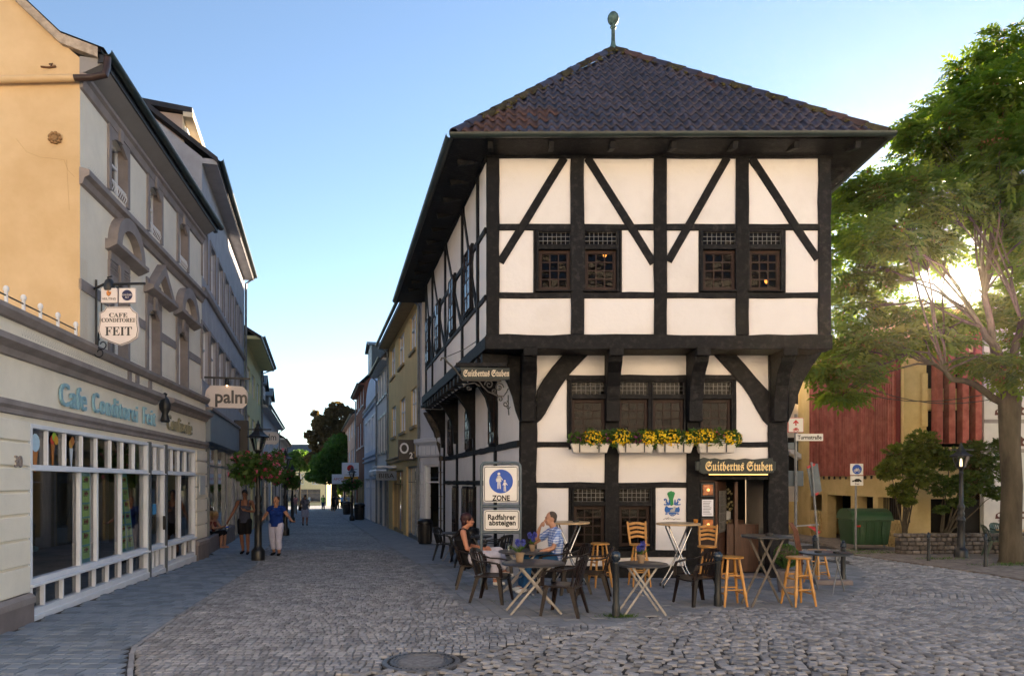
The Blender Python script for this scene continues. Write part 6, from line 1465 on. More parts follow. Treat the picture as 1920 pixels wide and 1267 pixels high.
b3 = xtable(.40, 1.07, m_top, m_gwood, 'tall dark bar table standing in front of the inn door', round_=False, name='bar_table'); b3['category'] = 'bar table'; place(b3, at(1437,10.95), .12)
b1 = tubetable(.40, 1.17, 'pale topped bar table on chrome legs behind the man in the checked shirt'); place(b1, at(1066,13.5), .1)
b2 = copytree(b1); place(b2, at(1272,13.0), .0, 'pale topped bar table on chrome legs in front of the painted crest')
s1 = stool(.80, 'pine bar stool by the low window left of the near bollard'); place(s1, at(1125,13.1), .3)
s2 = copytree(s1); place(s2, at(1371,10.95), .1, 'pine bar stool left of the tall dark bar table'); s2.scale = (1.08,1.08,.94)
s3 = copytree(s1); place(s3, at(1497,10.95), .25, 'pine bar stool right of the tall dark bar table'); s3.scale = (1.08,1.08,.935)
h1 = stool(.78, 'pine ladder back bar chair left of the painted crest', True); place(h1, at(1199,13.15), .1)
h2 = copytree(h1); place(h2, at(1326,13.2), -.35, 'pine ladder back bar chair under the menu case'); h2.scale = (.95,.95,.95)
# folded pine chair behind the low table
s4 = copytree(s1); place(s4, at(1532,13.6), .5, 'pine bar stool half hidden behind the low table at the far right')
s4.scale = (1,1,.8)
# ---- things on the tables
m_terra = M('clay_pot', (.24,.17,.11), .85, .25, 9, .2); m_hya = leafmat('blue_petal', (.05,.06,.35), (.12,.14,.5), .2)
def pot(c, lab, s=1.):
    t = thing('flower_pot', lab, 'flower pot', c, 'little clay pots of blue flowers'); c = Vector(c)
    MB().lathe([(.045*s,0),(.062*s,.105*s),(.068*s,.108*s),(.068*s,.125*s),(.058*s,.125*s),(.05*s,.11*s)], c, 18).build('pot', m_terra, t, smooth=True)
    top = np.array(c+Vector((0,0,.13*s))); d = rdir(26, .35, 1); leafcloud('leaves', np.tile(top, (26,1)), d, rdir(26), NR.uniform(.08,.17,26)*s, np.array([diamond(1,.12,0,0,0,-.25)]), m_flleaf, t)
    for k in range(3):
        q = Vector(top)+Vector((R.uniform(-.06,.07), R.uniform(-.04,.04), R.uniform(.08,.2)*s)); MB().tube([Vector(top), q], .004, 5).build('flower_stem', m_flleaf, t)
        p, dd = ellipsoid(q, (.026,.026,.045), 34, .7); leafcloud('blossom', p, dd, rdir(34), np.full(34, .028), TUFT, m_hya, t)
    return t
def topz(o, h): return Vector((o.location.x, o.location.y, o.location.z+h))
pot(topz(t1,.72)+Vector((-.20,.05,0)), 'clay pot with tall blue hyacinths on the nearest dark table', 1.1); pot(topz(t3,.72)+Vector((.0,.05,0)), 'clay pot with low blue flowers on the table right of the near bollard', .95); pot(topz(t2,.72)+Vector((.13,-.05,0)), 'clay pot with blue flowers on the table between the seated couple', .9)
def glassobj(c, lab, r=.032, h=.13):
    t = thing('drinking_glass', lab, 'glass', c); MB().lathe([(r*.8,0),(r*.85,.01),(r,h),(r-.003,h),(r*.75,.015),(.002,.014)], c, 16).build('glass_body', g_shop, t, smooth=True); return t
glassobj(topz(t2,.72)+Vector((-.28,.0,0)), 'empty water glass on the table between the seated couple')
def ashtray(c, lab):
    t = thing('ashtray', lab, 'ashtray', c, 'round black ashtrays'); MB().lathe([(.05,0),(.06,.005),(.062,.03),(.05,.03),(.045,.012),(.002,.01)], c, 18).build('bowl', m_iron, t, smooth=True)
ashtray(topz(b3,1.07)+Vector((.04,-.02,0)), 'black ashtray on the tall dark bar table'); ashtray(topz(b1,1.17)+Vector((.14,-.02,0)), 'black ashtray on the bar table behind the seated man')
ashtray(topz(t4,.692)+Vector((-.15,-.05,0)), 'black ashtray on the left of the low table at the terrace end'); ashtray(topz(t4,.692)+Vector((.12,-.16,0)), 'black ashtray in the middle of the low table at the terrace end')
cc = topz(b2,1.17)+Vector((.31,-.02,0)); t = thing('candle_jar', 'small amber candle jar on the bar table by the crest', 'candle jar', cc); MB().lathe([(.03,0),(.042,.02),(.045,.07),(.038,.07),(.03,.02),(.002,.015)], cc, 14).build('jar', M('amber_jar', (.45,.18,.03), .2, .3, 20, 0, spec=.6), t, smooth=True)
# ---- bollards
def bollard(label, loc, h=.9, ball=True, r=.045):
    t = thing('bollard', label, 'bollard', loc, 'black iron bollards'); c = Vector(loc)
    MB().lathe([(r*1.25,0),(r*1.25,.16),(r,.2),(r,h-.19),(r*1.08,h-.18),(r*1.08,h-.16),(r*.8,h-.145)], c, 16).build('post', M('bollard_paint', (.022,.026,.030), .45, .5, 30, .1, spec=.5, col2=(.10,.10,.11), th=(.62,.75)), t, smooth=True)
    MB().lathe([(r*.7,h-.15),(r*1.3,h-.12),(r*1.5,h-.075),(r*1.35,h-.03),(r*.8,h-.004),(.005,h)] if ball else [(r*.6,h-.15),(r*1.2,h-.13),(r*1.2,h-.07),(r*.7,h-.05),(r*.9,h-.03),(.01,h)], c, 18).build('ball_top', M('blue_black_paint', (.02,.03,.045), .25, .3, 10, 0, spec=.6), t, smooth=True)
bollard('black ball topped bollard with scraped paint and weeds at its foot', G(1155,1157), .93); bollard('black bollard just behind the lone brown armchair', G(1346,1136), .84, True, .05)
bollard('black bollard right of the low table with ashtrays', G(1581,1095), .84, False); bollard('black bollard behind the low table, beside the tilted pole', at(1528,15.0), .84, False)
bollard('slim black bollard at the gravel edge left of the tree lamp', G(1741,1053), .75, False, .035); bollard('slim black bollard at the gravel edge beside the garden table', G(1848,1064), .78, False, .035)
# ---- zone sign
m_frame = M('grey_green_frame', (.085,.115,.135), .45, .15, 6, .04, spec=.5); m_sgn = M('sign_white', (.72,.70,.66), .4, .05, 3, 0, spec=.4); m_sblue = M('sign_blue', (.008,.075,.42), .4, .08, 3, 0)
zs0 = G(904,1106); ZY = zs0.y; zx = lambda px: (px-HX)/FPX*ZY; zpz = lambda py: CH-(py-HY)/FPX*ZY
zn = thing('zone_sign', 'pedestrian ZONE sign with Radfahrer absteigen plate in a grey tube frame', 'traffic sign', (zx(940), ZY, zs0.z))
ZF = Fr((zx(900), ZY), (zx(980), ZY)); zu = lambda px: zx(px)-zx(900)
def ztube(pts, r=.026): MB().tube([ZF(zu(x), zpz(y) if y < 1090 else zs0.z) for x, y in pts], r, 10).build('frame_tube', m_frame, zn, smooth=True)
ztube([(902.5,1100),(902.5,880),(903,873),(906,868.5),(911,867.5),(967,867.5),(972,868.5),(975,873),(975.5,880),(975.5,1100)]); ztube([(903,948.5),(975,948.5)]); ztube([(903,997),(975,997)])
def rrect(x0, x1, y0, y1, r): 
    o = []
    for cx_, cy_, a0 in ((x1-r,y0+r,-90),(x1-r,y1-r,0),(x0+r,y1-r,90),(x0+r,y0+r,180)):
        for k in range(5): a = math.radians(a0+k*22.5); o.append((zu(cx_+r*math.cos(a)), zpz(cy_+r*math.sin(a))))
    return o
def zplate(x0, x1, y0, y1):
    p = MB().prism(rrect(x0, x1, y0, y1, 4), ZF, .03, .045).build('sign_plate', m_sgn, zn)
    MB().tube([ZF(a, b, .046) for a, b in rrect(x0+2.2, x1-2.2, y0+2.2, y1-2.2, 3)]+[ZF(*rrect(x0+2.2, x1-2.2, y0+2.2, y1-2.2, 3)[0], .046)], .006, 4).build('border_line', m_iron, p); return p
pa = zplate(906.5,972,873,941); pb = zplate(907.5,974,955.5,993.5)
def ztext(body, cx_, cy_, h, parent, w, mat=None):
    o = text(body, parent, lambda x, y, e: ZF(zu(cx_)+x, zpz(cy_)+y, .0455+e), h/FPX*ZY/.72, mat or m_dark, .003, w=.004)
    xs = [v.co.x+wloc(o).x-ZF.o.x for v in o.data.vertices]; c, s = (max(xs)+min(xs))/2, w/FPX*ZY/(max(xs)-min(xs))
    for v, k in zip(o.data.vertices, xs): v.co.x += (k-c)*s+zu(cx_)-k
ztext('ZONE', 939.5, 933, 10, pa, 33); ztext('Radfahrer', 941, 968.5, 10, pb, 52); ztext('absteigen', 942, 980.5, 10, pb, 50)
MB().disc(ZF(zu(939.5), zpz(902), .0462), ZF.n, 22.3/FPX*ZY, 40).build('blue_disc', m_sblue, pa)
def figure(cx_, hy, s, skirt):
    g_ = lambda l: [(zu(cx_+x*s), zpz(hy+y*s)) for x, y in l]
    MB().disc(ZF(zu(cx_), zpz(hy), .0475), ZF.n, 3.1*s/FPX*ZY, 14).build('pictogram', m_sgn, pa)
    for pol in ([(-3,4),(3,4),(6,18),(-6,18)] if skirt else [(-3,4),(3,4),(3,16),(-3,16)], [(-3,17),(-.4,17),(-.8,34),(-3.4,34)], [(.4,17),(3,17),(4.4,34),(1.8,34)], [(-3,4),(-7,14),(-5.5,15),(-1.5,8)], [(3,4),(9,13),(7.8,14.5),(1.5,8)]):
        MB().prism(g_(pol), ZF, .0465, .0485).build('pictogram', m_sgn, pa)
figure(935.5, 888, .82, True); figure(946.5, 901, .58, False)
# ---- street name pole and others
m_pole = M('galvanised_pole', (.20,.20,.20), .45, .25, 6, .05, metal=.4)
def sf(Y): return Fr((0, Y), (1, Y)), (lambda px: (px-HX)/FPX*Y), (lambda py: CH-(py-HY)/FPX*Y)
def pole(name, label, cat, px, Y, pytop, r=.035, lean=0):
    t = thing(name, label, cat, at(px, Y)); b = at(px, Y, -.05); MB().tube([b, Vector((b.x+lean, Y, CH-(pytop-HY)/FPX*Y))], r, 12).build('pole', m_pole, t, smooth=True); return t
def bike(parent, fr, mat, cx_, cy_, s, d):
    F, X_, Z_ = fr; g_ = lambda x, y: F(X_(cx_+x*s), Z_(cy_+y*s), d)
    for x in (-4.2, 4.2): MB().tube([g_(x+2.8*math.cos(a*PI/8), 2.8*math.sin(a*PI/8)) for a in range(17)], .007, 4, False).build('pictogram', mat, parent)
    mb = MB()
    for a, b in (((-4.2,0),(-1.8,-4)), ((-1.8,-4),(2.4,-4)), ((2.4,-4),(0,.4)), ((0,.4),(-4.2,0)), ((0,.4),(-2,-5)), ((4.2,0),(2,-5.4)), ((2,-5.4),(3.4,-5.8)), ((-3,-5.2),(-1,-5.2))): mb.tube([g_(*a), g_(*b)], .007, 4)
    mb.build('pictogram', mat, parent)
Y = 18.; fr = sf(Y); F_, X_, Z_ = fr
sp1 = pole('sign_post', 'street sign post with white cycle arrow plate and Turmstraße name plate', 'sign post', 1492, Y, 776)
m_redp = M('sign_red', (.50,.02,.02), .45, .05, 3, 0)
def plate2(fr, x0, x1, y0, y1, mat, parent, d=.04, name='sign_plate'): F, X_, Z_ = fr; mb = MB(); F.box(mb, X_(x0), X_(x1), Z_(y1), Z_(y0), d, d+.02); return mb.build(name, mat, parent, bevel=.008)
p = plate2(fr, 1475.5, 1505, 783, 811, m_redp, sp1); p2 = plate2(fr, 1476.5, 1504, 784, 810, m_sgn, p, .056)
mb = MB(); mb.prism([(X_(x), Z_(y)) for x, y in ((1490,787),(1495.5,793),(1493.6,794.6),(1491.2,792),(1491.2,798),(1488.8,798),(1488.8,792),(1486.4,794.6),(1484.5,793))], F_, .077, .08); mb.build('arrow', m_redp, p); bike(p, fr, m_redp, 1490, 806, .75, .079)
p = plate2(fr, 1491, 1542, 813, 826.5, m_sgn, sp1, .03)
o = text('Turmstraße', p, lambda x, y, e: F_(X_(1516.5)+x, Z_(819.6)+y, .051+e), .145, m_dark, .003, w=.003); s = 45/FPX*Y/(max(v.co.x for v in o.data.vertices)-min(v.co.x for v in o.data.vertices)); c = X_(1516.5)-wloc(o).x
for v in o.data.vertices: v.co.x = c+(v.co.x-c)*s
plate2(fr, 1478, 1492, 829, 842, m_frame, sp1, -.02, 'side_plate')
MB().lathe([(.25,-.012),(.27,-.01),(.27,.01),(.25,.012)], (0,0,0), 28).build('round_sign', m_frame, sp1).matrix_local = Matrix.Translation(F_(X_(1494), Z_(858), .0)-sp1.location) @ Matrix.Rotation(math.radians(68), 4, 'Z') @ Matrix.Rotation(PI/2, 4, 'X')
plate2(fr, 1478, 1508, 882, 911, m_frame, sp1, -.06, 'sign_back')
Y = 17.2; fr = sf(Y); tl = pole('warning_board', 'leaning pole with the dark back of a red edged warning board', 'barrier', 1537, Y, 866, .025, -.20)
mb = MB(); F_, X_, Z_ = fr; mb.prism([(X_(1514),Z_(877)),(1*X_(1534),Z_(868)),(X_(1542),Z_(920)),(X_(1523),Z_(931))], F_, -.05, -.02); mb.build('board', m_frame, tl, bevel=.006)
mb = MB(); mb.prism([(X_(1514),Z_(874)),(X_(1528),Z_(868)),(X_(1529),Z_(872)),(X_(1514.5),Z_(878))], F_, -.052, .0); mb.build('red_clip', m_redp, tl); mb = MB(); mb.prism([(X_(1526),Z_(926)),(X_(1535),Z_(922)),(X_(1535),Z_(926)),(X_(1527),Z_(930))], F_, -.052, .0); mb.build('red_clip', m_redp, tl)
tp = thing('barrier_tape', 'red and white barrier tape tied between the two poles', 'tape', P(1512, 985, 17.5)); pa_, pb_ = P(1493,987,17.9), P(1536,984,17.2)
mb = MB(); mb.add([pa_, pb_, pb_+Vector((0,0,.035)), pa_+Vector((0,0,.035))], [(0,1,2,3)]); mb.build('tape', m_sgn, tp); q_ = pa_.lerp(pb_, .45)
mb = MB(); mb.add([q_, q_+Vector((.22,0,-.02)), q_+Vector((.36,.02,-.16)), q_+Vector((.30,.0,-.20)), q_+Vector((.12,-.02,-.06))], [(0,1,2,3,4)]); mb.build('tape_end', m_redp, tp)
Y = 21.0; fr = sf(Y); F_, X_, Z_ = fr; bs = pole('sign_post', 'slim post with blue cycle sign and car plate before the green container', 'sign post', 1604.5, Y, 870, .03)
p = plate2(fr, 1592.5, 1617, 869, 890, m_sgn, bs); MB().disc(F_(X_(1605), Z_(879.5), .062), F_.n, 9/FPX*Y, 24).build('blue_disc', m_sblue, p); bike(p, fr, m_sgn, 1605, 882, .8, .064)
p = plate2(fr, 1593, 1617, 892, 910, m_sgn, bs); mb = MB(); mb.prism([(X_(1605+x*1.0), Z_(901+y)) for x, y in ((-9,2),(-9,-.5),(-5,-1.5),(-2,-4),(4,-4),(8,-1),(9,2),(6,2),(5,0.5),(3.5,2),(-4,2),(-5.3,.5),(-6.5,2))], F_, .061, .064); mb.build('pictogram', m_dark, p)
text('frei', p, lambda x, y, e: F_(X_(1605)+x, Z_(906.5)+y, .061+e), .09, m_dark, .003)
# ---- lamps
m_lamp = M('black_lamp_paint', (.010,.011,.013), .4, .2, 8, .05, spec=.5)
def lamp(label, loc, lit=False, basket=False, h=3.5, group='black lantern posts along the street'):
    t = thing('street_lamp', label, 'street lamp', (0,0,0), group); k = h/3.5
    prof = [(.17,0),(.17,.24),(.15,.28),(.115,.32),(.095,.36),(.09,1.12),(.105,1.16),(.105,1.22),(.085,1.25),(.07,1.3),(.085,1.36),(.085,1.40),(.066,1.46),(.09,1.55),(.09,1.62),(.055,1.68),(.045,2.6),(.06,2.64),(.04,2.70),(.07,2.78),(.11,2.82)]
    MB().lathe([(r, z*k) for r, z in prof], (0,0,0), 16).build('post', m_lamp, t, smooth=True)
    MB().bar((-.34,0,3.36*k), (.34,0,3.36*k), .022, .03).build('ladder_bar', m_lamp, t)
    zb_, zt_ = 2.83*k, 3.16*k; n = 6; mb = MB(); lo = [Vector((.11*math.cos(PI*2*i/n+PI/6), .11*math.sin(PI*2*i/n+PI/6), zb_)) for i in range(n)]; hi = [Vector((.205*math.cos(PI*2*i/n+PI/6), .205*math.sin(PI*2*i/n+PI/6), zt_)) for i in range(n)]
    for i in range(n):
        mb.bar(lo[i], hi[i], .016, .016); mb.bar(hi[i], hi[(i+1)%n], .016, .02); mb.bar(lo[i], lo[(i+1)%n], .016, .02)
    L = mb.build('lantern_frame', m_lamp, t)
    for i in range(n): MB().add([lo[i], lo[(i+1)%n], hi[(i+1)%n], hi[i]], [(0,1,2,3)]).build('pane', g_shop, L, fix=False)
    MB().lathe([(.03,zb_),(.035,zb_+.1),(.02,zb_+.22)], (0,0,0), 8).build('mantle', emis('lamp_mantle', (1,.72,.4), .55) if lit else m_sgn, L)
    MB().lathe([(.29,3.15),(.30,3.175),(.22,3.22),(.13,3.30),(.10,3.36),(.11,3.38),(.07,3.42),(.05,3.46),(.06,3.49),(.03,3.52),(.012,3.60)] if k == 1 else [(r, z*k) for r, z in [(.29,3.15),(.30,3.175),(.22,3.22),(.13,3.30),(.10,3.36),(.07,3.42),(.05,3.46),(.012,3.60)]], (0,0,0), 6).build('lantern_roof', m_lamp, t)
    t.location = loc; return t
def basket(label, loc, w, h, n, nf=90, leaf=(.06,.11)):
    t = thing('hanging_basket', label, 'flower basket', loc, 'flower baskets hung round the lamp posts')
    c = np.array(loc); P_, D_ = [], []
    for k in range(7):
        a = 2*PI*k/7; cc_ = c+np.array((math.cos(a)*w*.55, math.sin(a)*w*.55, R.uniform(-.1,.12))); p, d = ellipsoid(cc_, (w*.45,w*.45,h*.5*R.uniform(.8,1.2)), n//7, .3); P_.append(p); D_.append(d)
    p = np.concatenate(P_); d = np.concatenate(D_); m = len(p); leafcloud('foliage', p, d+rdir(m)*.6-np.array((0,0,.3)), rdir(m)*.7+np.array((0,0,1.)), NR.uniform(*leaf, m), TUFT, m_flleaf, t)
    i = NR.choice(m, nf); q = p[i]+d[i]*.05
    for k, mt in enumerate((rf, leafmat('pink_petal', (.55,.06,.18), (.7,.2,.35), .2))):
        z = q[k::2]; r = np.repeat(z, 9, 0)+NR.normal(0, .022, (len(z)*9, 3)); leafcloud('blossoms', r, rdir(len(r)), rdir(len(r)), NR.uniform(.03,.045,len(r)), TUFT[:3], mt, t, kind='stuff')
    MB().lathe([(.06,-.22),(.26,-.12),(.34,.0),(.32,.02),(.2,-.08),(.05,-.15)], loc, 14).build('basket_bowl', m_iron, t)
l0 = G(484,1050); lamp('black lantern post with big flower basket, nearest on the cafe side', l0); basket('large basket of pink and red geraniums on the nearest cafe side lamp', l0+Vector((.0,0,2.38)), .72, .75, 900, 110)
for px, Y, lab, lb, s in ((535,29.5,'black lantern post second from the front on the cafe side','geranium basket on the second lamp of the cafe side',.62),(548,44,'black lantern post third from the front on the cafe side','fading flower basket on the third lamp of the cafe side',.6),
                       (660,46.5,'black lantern post on the opposite pavement by the bins','flower basket on the lamp post by the bins',.75),(646,68,'black lantern post farthest along the opposite pavement','small flower basket on the farthest lamp of the opposite pavement',.7)):
    l = at(px, Y); lamp(lab, l); basket(lb, l+Vector((0,0,2.38)), s*.9, .62, 420, 40, (.08,.14))
lamp('lantern post with a lit pane under the shrubs by the car park', G(1802,1046), True, h=3.0, group=None)
# ---- bins
def bin_(label, loc, r=.24, h=1.0):
    t = thing('litter_bin', label, 'litter bin', loc, 'dark round litter bins'); c = Vector(loc); m = m_plastk
    MB().lathe([(r*.86,0),(r*.9,.04),(r*.97,h*.74),(r*.97,h*.76)], c, 20).build('body', m, t, smooth=True); MB().lathe([(r*.8,h*.76),(r*1.06,h*.78),(r*1.08,h*.84),(r*1.0,h*.92),(r*.7,h*.985),(.02,h)], c, 20).build('lid', m, t, smooth=True)
    for k in range(8): a = 2*PI*k/8; MB().bar(c+Vector((r*.93*math.cos(a), r*.93*math.sin(a), .06)), c+Vector((r*.975*math.cos(a), r*.975*math.sin(a), h*.72)), .02, .012).build('rib', m, t)
bin_('dark round litter bin beside the inn at the corner of the blue house', at(797,24.4), .25, .86); bin_('dark round litter bin left of the far right lamp post', at(650,62), .34, 1.15); bin_('dark round litter bin right of the lamp post on the opposite pavement', at(674,48.5), .36, 1.15)
# ---- green container
m_cont = M('green_plastic_bin', (.022,.065,.022), .45, .12, 3, .05, 30, .5)
gc = at(1620, 21.9); ct = thing('waste_container', 'big green wheeled waste container with domed lid by the car park', 'waste container', gc); c = gc
w, dp = .60, .50; q = [(-w*.88,-dp*.85,.17),(w*.88,-dp*.85,.17),(w*.88,dp*.85,.17),(-w*.88,dp*.85,.17),(-w,-dp,.92),(w,-dp,.92),(w,dp,.92),(-w,dp,.92)]
MB().hexa([c+Vector(p) for p in q]).build('body', m_cont, ct, bevel=.03, seg=2)
for k in range(4): x = -w*.6+k*w*.4; MB().hexa([c+Vector(p) for p in ((x-.05,-dp*.87-.02,.2),(x+.05,-dp*.87-.02,.2),(x+.05,-dp*.8,.2),(x-.05,-dp*.8,.2),(x-.06,-dp-.02,.88),(x+.06,-dp-.02,.88),(x+.06,-dp+.05,.88),(x-.06,-dp+.05,.88))]).build('rib', m_cont, ct, bevel=.01)
mb = MB(); n = 12; vs = []
for s in (-w*1.03, w*1.03):
    for k in range(n+1): a = PI*k/n; vs.append(c+Vector((s, -math.cos(a)*dp*1.04, .93+.33*math.sin(a)**.8)))
mb.add(vs, [(k, k+1, n+2+k, n+1+k) for k in range(n)]+[tuple(range(n+1)), tuple(range(2*n+1, n, -1))]); mb.build('lid', m_cont, ct, bevel=.0, smooth=True)
MB().bar(c+Vector((-w*1.08,-dp*1.03,.93)), c+Vector((w*1.08,-dp*1.03,.93)), .06, .06).build('rim', m_cont, ct, bevel=.01)
for sx in (-1, 1):
    MB().lathe([(.17,-.02),(.19,0),(.17,.02)], (0,0,0), 20).build('lid_pivot', m_cont, ct).matrix_local = Matrix.Translation((sx*(w*1.04+.01), 0, .97)) @ Matrix.Rotation(PI/2, 4, 'Y')
    MB().bar(c+Vector((sx*.32,-dp-.03,.5)), c+Vector((sx*.32,-dp-.03,.72)), .10, .02).build('bracket', m_cont, ct)
    for sy in (-1, 1):
        wh = MB().lathe([(.04,-.03),(.09,-.03),(.10,-.02),(.10,.02),(.09,.03),(.04,.03)], (0,0,0), 16).build('wheel', m_iron, ct, smooth=True); wh.matrix_local = Matrix.Translation((sx*w*.75, sy*dp*.7, .10)) @ Matrix.Rotation(PI/2, 4, 'Y')
        MB().bar(c+Vector((sx*w*.75, sy*dp*.7, .10)), c+Vector((sx*w*.75, sy*dp*.6, .2)), .05, .05).build('castor_fork', m_zinc, ct)
mb = MB(); mb.hexa([c+Vector(p) for p in ((-.48,-dp-.02,.72),(-.36,-dp-.02,.72),(-.36,-dp+.01,.72),(-.48,-dp+.01,.72),(-.48,-dp-.03,.77),(-.36,-dp-.03,.77),(-.36,-dp+.01,.77),(-.48,-dp+.01,.77))]); mb.build('label_patch', m_redp, ct)
# ---- topiary and other bits at the inn corner
tp_ = at(1474, 12.4); tb = thing('topiary_ball', 'clipped round evergreen ball in a grey pot behind the tall dark table', 'topiary', tp_); cc = tp_+Vector((0,0,.62))
p, d = ellipsoid(cc, (.2,.2,.2), 900, .93); leafcloud('foliage', p, d+rdir(900)*.8, rdir(900), NR.uniform(.02,.035,900), TUFT, m_dkgreen, tb); MB().lathe([(.05,-.1),(.17,-.05),(.18,.1),(.1,.17),(.01,.19)], cc, 14).build('inner_twigs', m_bark, tb)
MB().lathe([(.13,0),(.17,.32),(.18,.34),(.18,.38),(.15,.38),(.02,.36)], tp_, 18).build('pot', m_stone, tb, smooth=True); MB().tube([tp_+Vector((0,0,.36)), cc], .02, 6).build('stem', m_bark, tb)
fc = at(1481, 14.3); f_ = thing('folded_chair', 'folded bentwood chair leaning against the corner post of the inn', 'folded chair', fc)
for k in range(4):
    pts = [fc+Vector((.14+k*.035, -.05+.02*k, 0)), fc+Vector((.16+k*.03, 0, .45)), fc+Vector((.09+k*.025, .03, .95)), fc+Vector((.0+k*.02, .05, 1.12))]
    MB().tube(pts, .014, 6).build('bent_slat', M('red_brown_wood', (.12,.04,.02), .5, .3, 8, .1), f_, smooth=True)
MB().bar(fc+Vector((.12,-.02,.3)), fc+Vector((.30,.06,.3)), .02, .04).build('rung', m_brown, f_)
dg = at(1560, 13.4, .0); mb = MB(); mb.box(dg.x-.35, dg.x+.35, dg.y-.12, dg.y+.12, dg.z, dg.z+.1); st = thing('stone_step', 'low dark stone block behind the table with ashtrays', 'stone block', dg); mb.build('block', m_stone, st, bevel=.02)
# ---- garden seat under the tree
cg = chair(m_plastg, 'garden_chair', 'green plastic garden chair with its back to the mural wall', 'green plastic garden chairs'); place(cg, at(1868, 19.0, .04), math.radians(70))
c = copytree(cg); place(c, at(1884, 20.0, .04), math.radians(20), 'green plastic garden chair half hidden behind the garden table')
gt = at(1906, 18.9, .04); t = thing('garden_table', 'small pale wooden garden table beside the tree trunk', 'table', (0,0,0)); 
MB().box(-.35,.35,-.3,.3,.68,.72).build('table_top', m_woodtop, t, bevel=.006)
for sx in (-1, 1):
    for sy in (-1, 1): MB().bar((sx*.26,sy*.22,.68), (sx*.22,sy*.2,0), .045, .045).build('leg', m_woodtop, t)
t.location = gt
# ---- hanging inn sign on the street side, and the board over the door
m_bsign = M('green_black_board', (.012,.020,.018), .5, .3, 6, .15, 40, .4); m_gold = M('gold_letters', (.72,.50,.18), .4, .1, 8, 0, spec=.5)
hs = thing('inn_sign', 'dark board with blackletter Suitbertus Stuben hung from scrolled iron on the side wall', 'hanging sign', P(905, 705, 13.7)); HY_ = 13.75
fr = sf(HY_); F_, X_, Z_ = fr
b_ = MB().prism([(X_(x), Z_(y)) for x, y in ((862,688),(956,690),(956,712),(868,712))], F_, -.04, .04).build('sign_board', m_bsign, hs, bevel=.008)
def fraktext(body, parent, cx_, cy_, wpx, hpx, F, X_, Z_, Y, d, mat, slope=0):
    o = text(FRAK(body), parent, lambda x, y, e: F(X_(cx_)+x, Z_(cy_)+y, d+e), hpx/FPX*Y/.8, mat, .004, w=.002); L = wloc(o).x; xs = [v.co.x+L for v in o.data.vertices]; c = (max(xs)+min(xs))/2; s = wpx/FPX*Y/(max(xs)-min(xs))
    for v, k in zip(o.data.vertices, xs): v.co.x = X_(cx_)+(k-c)*s-L; v.co.z += (k-c)*s*slope
fraktext('Suitbertus Stuben', b_, 912, 700, 86, 13, F_, X_, Z_, HY_, .041, M('pale_gold_letters', (.60,.50,.36), .5, .1, 8, 0))
MB().bar(F_(X_(855), Z_(684), .0), F_(X_(950), Z_(684), .0), .10, .07).build('sign_rail', m_black, hs)
def iron(pts, r=.013, nm='scroll'): MB().tube([F_(X_(x), Z_(y), 0) for x, y in pts], r, 6).build(nm, m_iron, hs, smooth=True)
def spiral(cx_, cy_, r0, a0, turns, sgn=1): return [(cx_+r0*(1-k/16*.8)*math.cos(a0+sgn*turns*2*PI*k/16), cy_+r0*(1-k/16*.8)*math.sin(a0+sgn*turns*2*PI*k/16)) for k in range(17)]
iron([(826,676),(828,671),(833,671),(840,680),(856,695),(864,708),(868,713),(940,713)], .018, 'bracket_arm'); iron([(830,672),(870,655),(893,640)], .008, 'stay')
iron([(898,714),(905,724),(915,734),(930,741),(944,743),(950,735),(953,728)], .013); iron(spiral(917,721,8.5,3.1,1.4)); iron(spiral(936,726,8.5,0,1.4,-1)); iron(spiral(938,748,6,2.4,1.3)); iron(spiral(948,757,6,-1.2,1.3)); iron(spiral(879,727,5,0,1.0)); iron([(868,726),(875,720),(890,718),(900,724)]); iron(spiral(927,733,5,1,1.2)); iron([(953,740),(953,764),(954,778)], .012, 'pendant'); iron([(950,762),(953,768),(957,762)], .01)
ds = thing('inn_sign', 'carved dark board with gold blackletter Suitbertus Stuben above the door', 'sign board', P(1380, 873, 14.2)); DY = 14.15; F_, X_, Z_ = sf(DY)
ed = [(1312,861),(1318,857),(1330,860),(1340,858.5),(1352,861),(1366,859.5),(1380,861.5),(1396,859),(1412,861),(1430,859),(1448,858),(1450,886),(1436,887.5),(1420,886),(1400,888),(1380,887),(1356,888.5),(1336,887),(1316,888),(1311,884)]
b_ = MB().prism([(X_(x), Z_(y)) for x, y in ed], F_, -.03, .03).build('sign_board', m_bsign, ds, bevel=.006)
for a, b in ((1304,1314),(1447,1454)): mb = MB(); F_.box(mb, X_(a), X_(b), Z_(882), Z_(864), -.05, .02); mb.build('board_end', m_bsign, ds, bevel=.01)
fraktext('Suitbertus Stuben', b_, 1385, 873.5, 126, 18.5, F_, X_, Z_, DY, .031, M('lit_gold_letters', (.85,.62,.28), .4, .1, 8, 0))
mb = MB(); mb.bar(F_(X_(1330), Z_(889), -.02), F_(X_(1440), Z_(889), -.02), .03, .02); mb.build('strip_light', emis('sign_strip_light', (1,.55,.15), .5), ds)
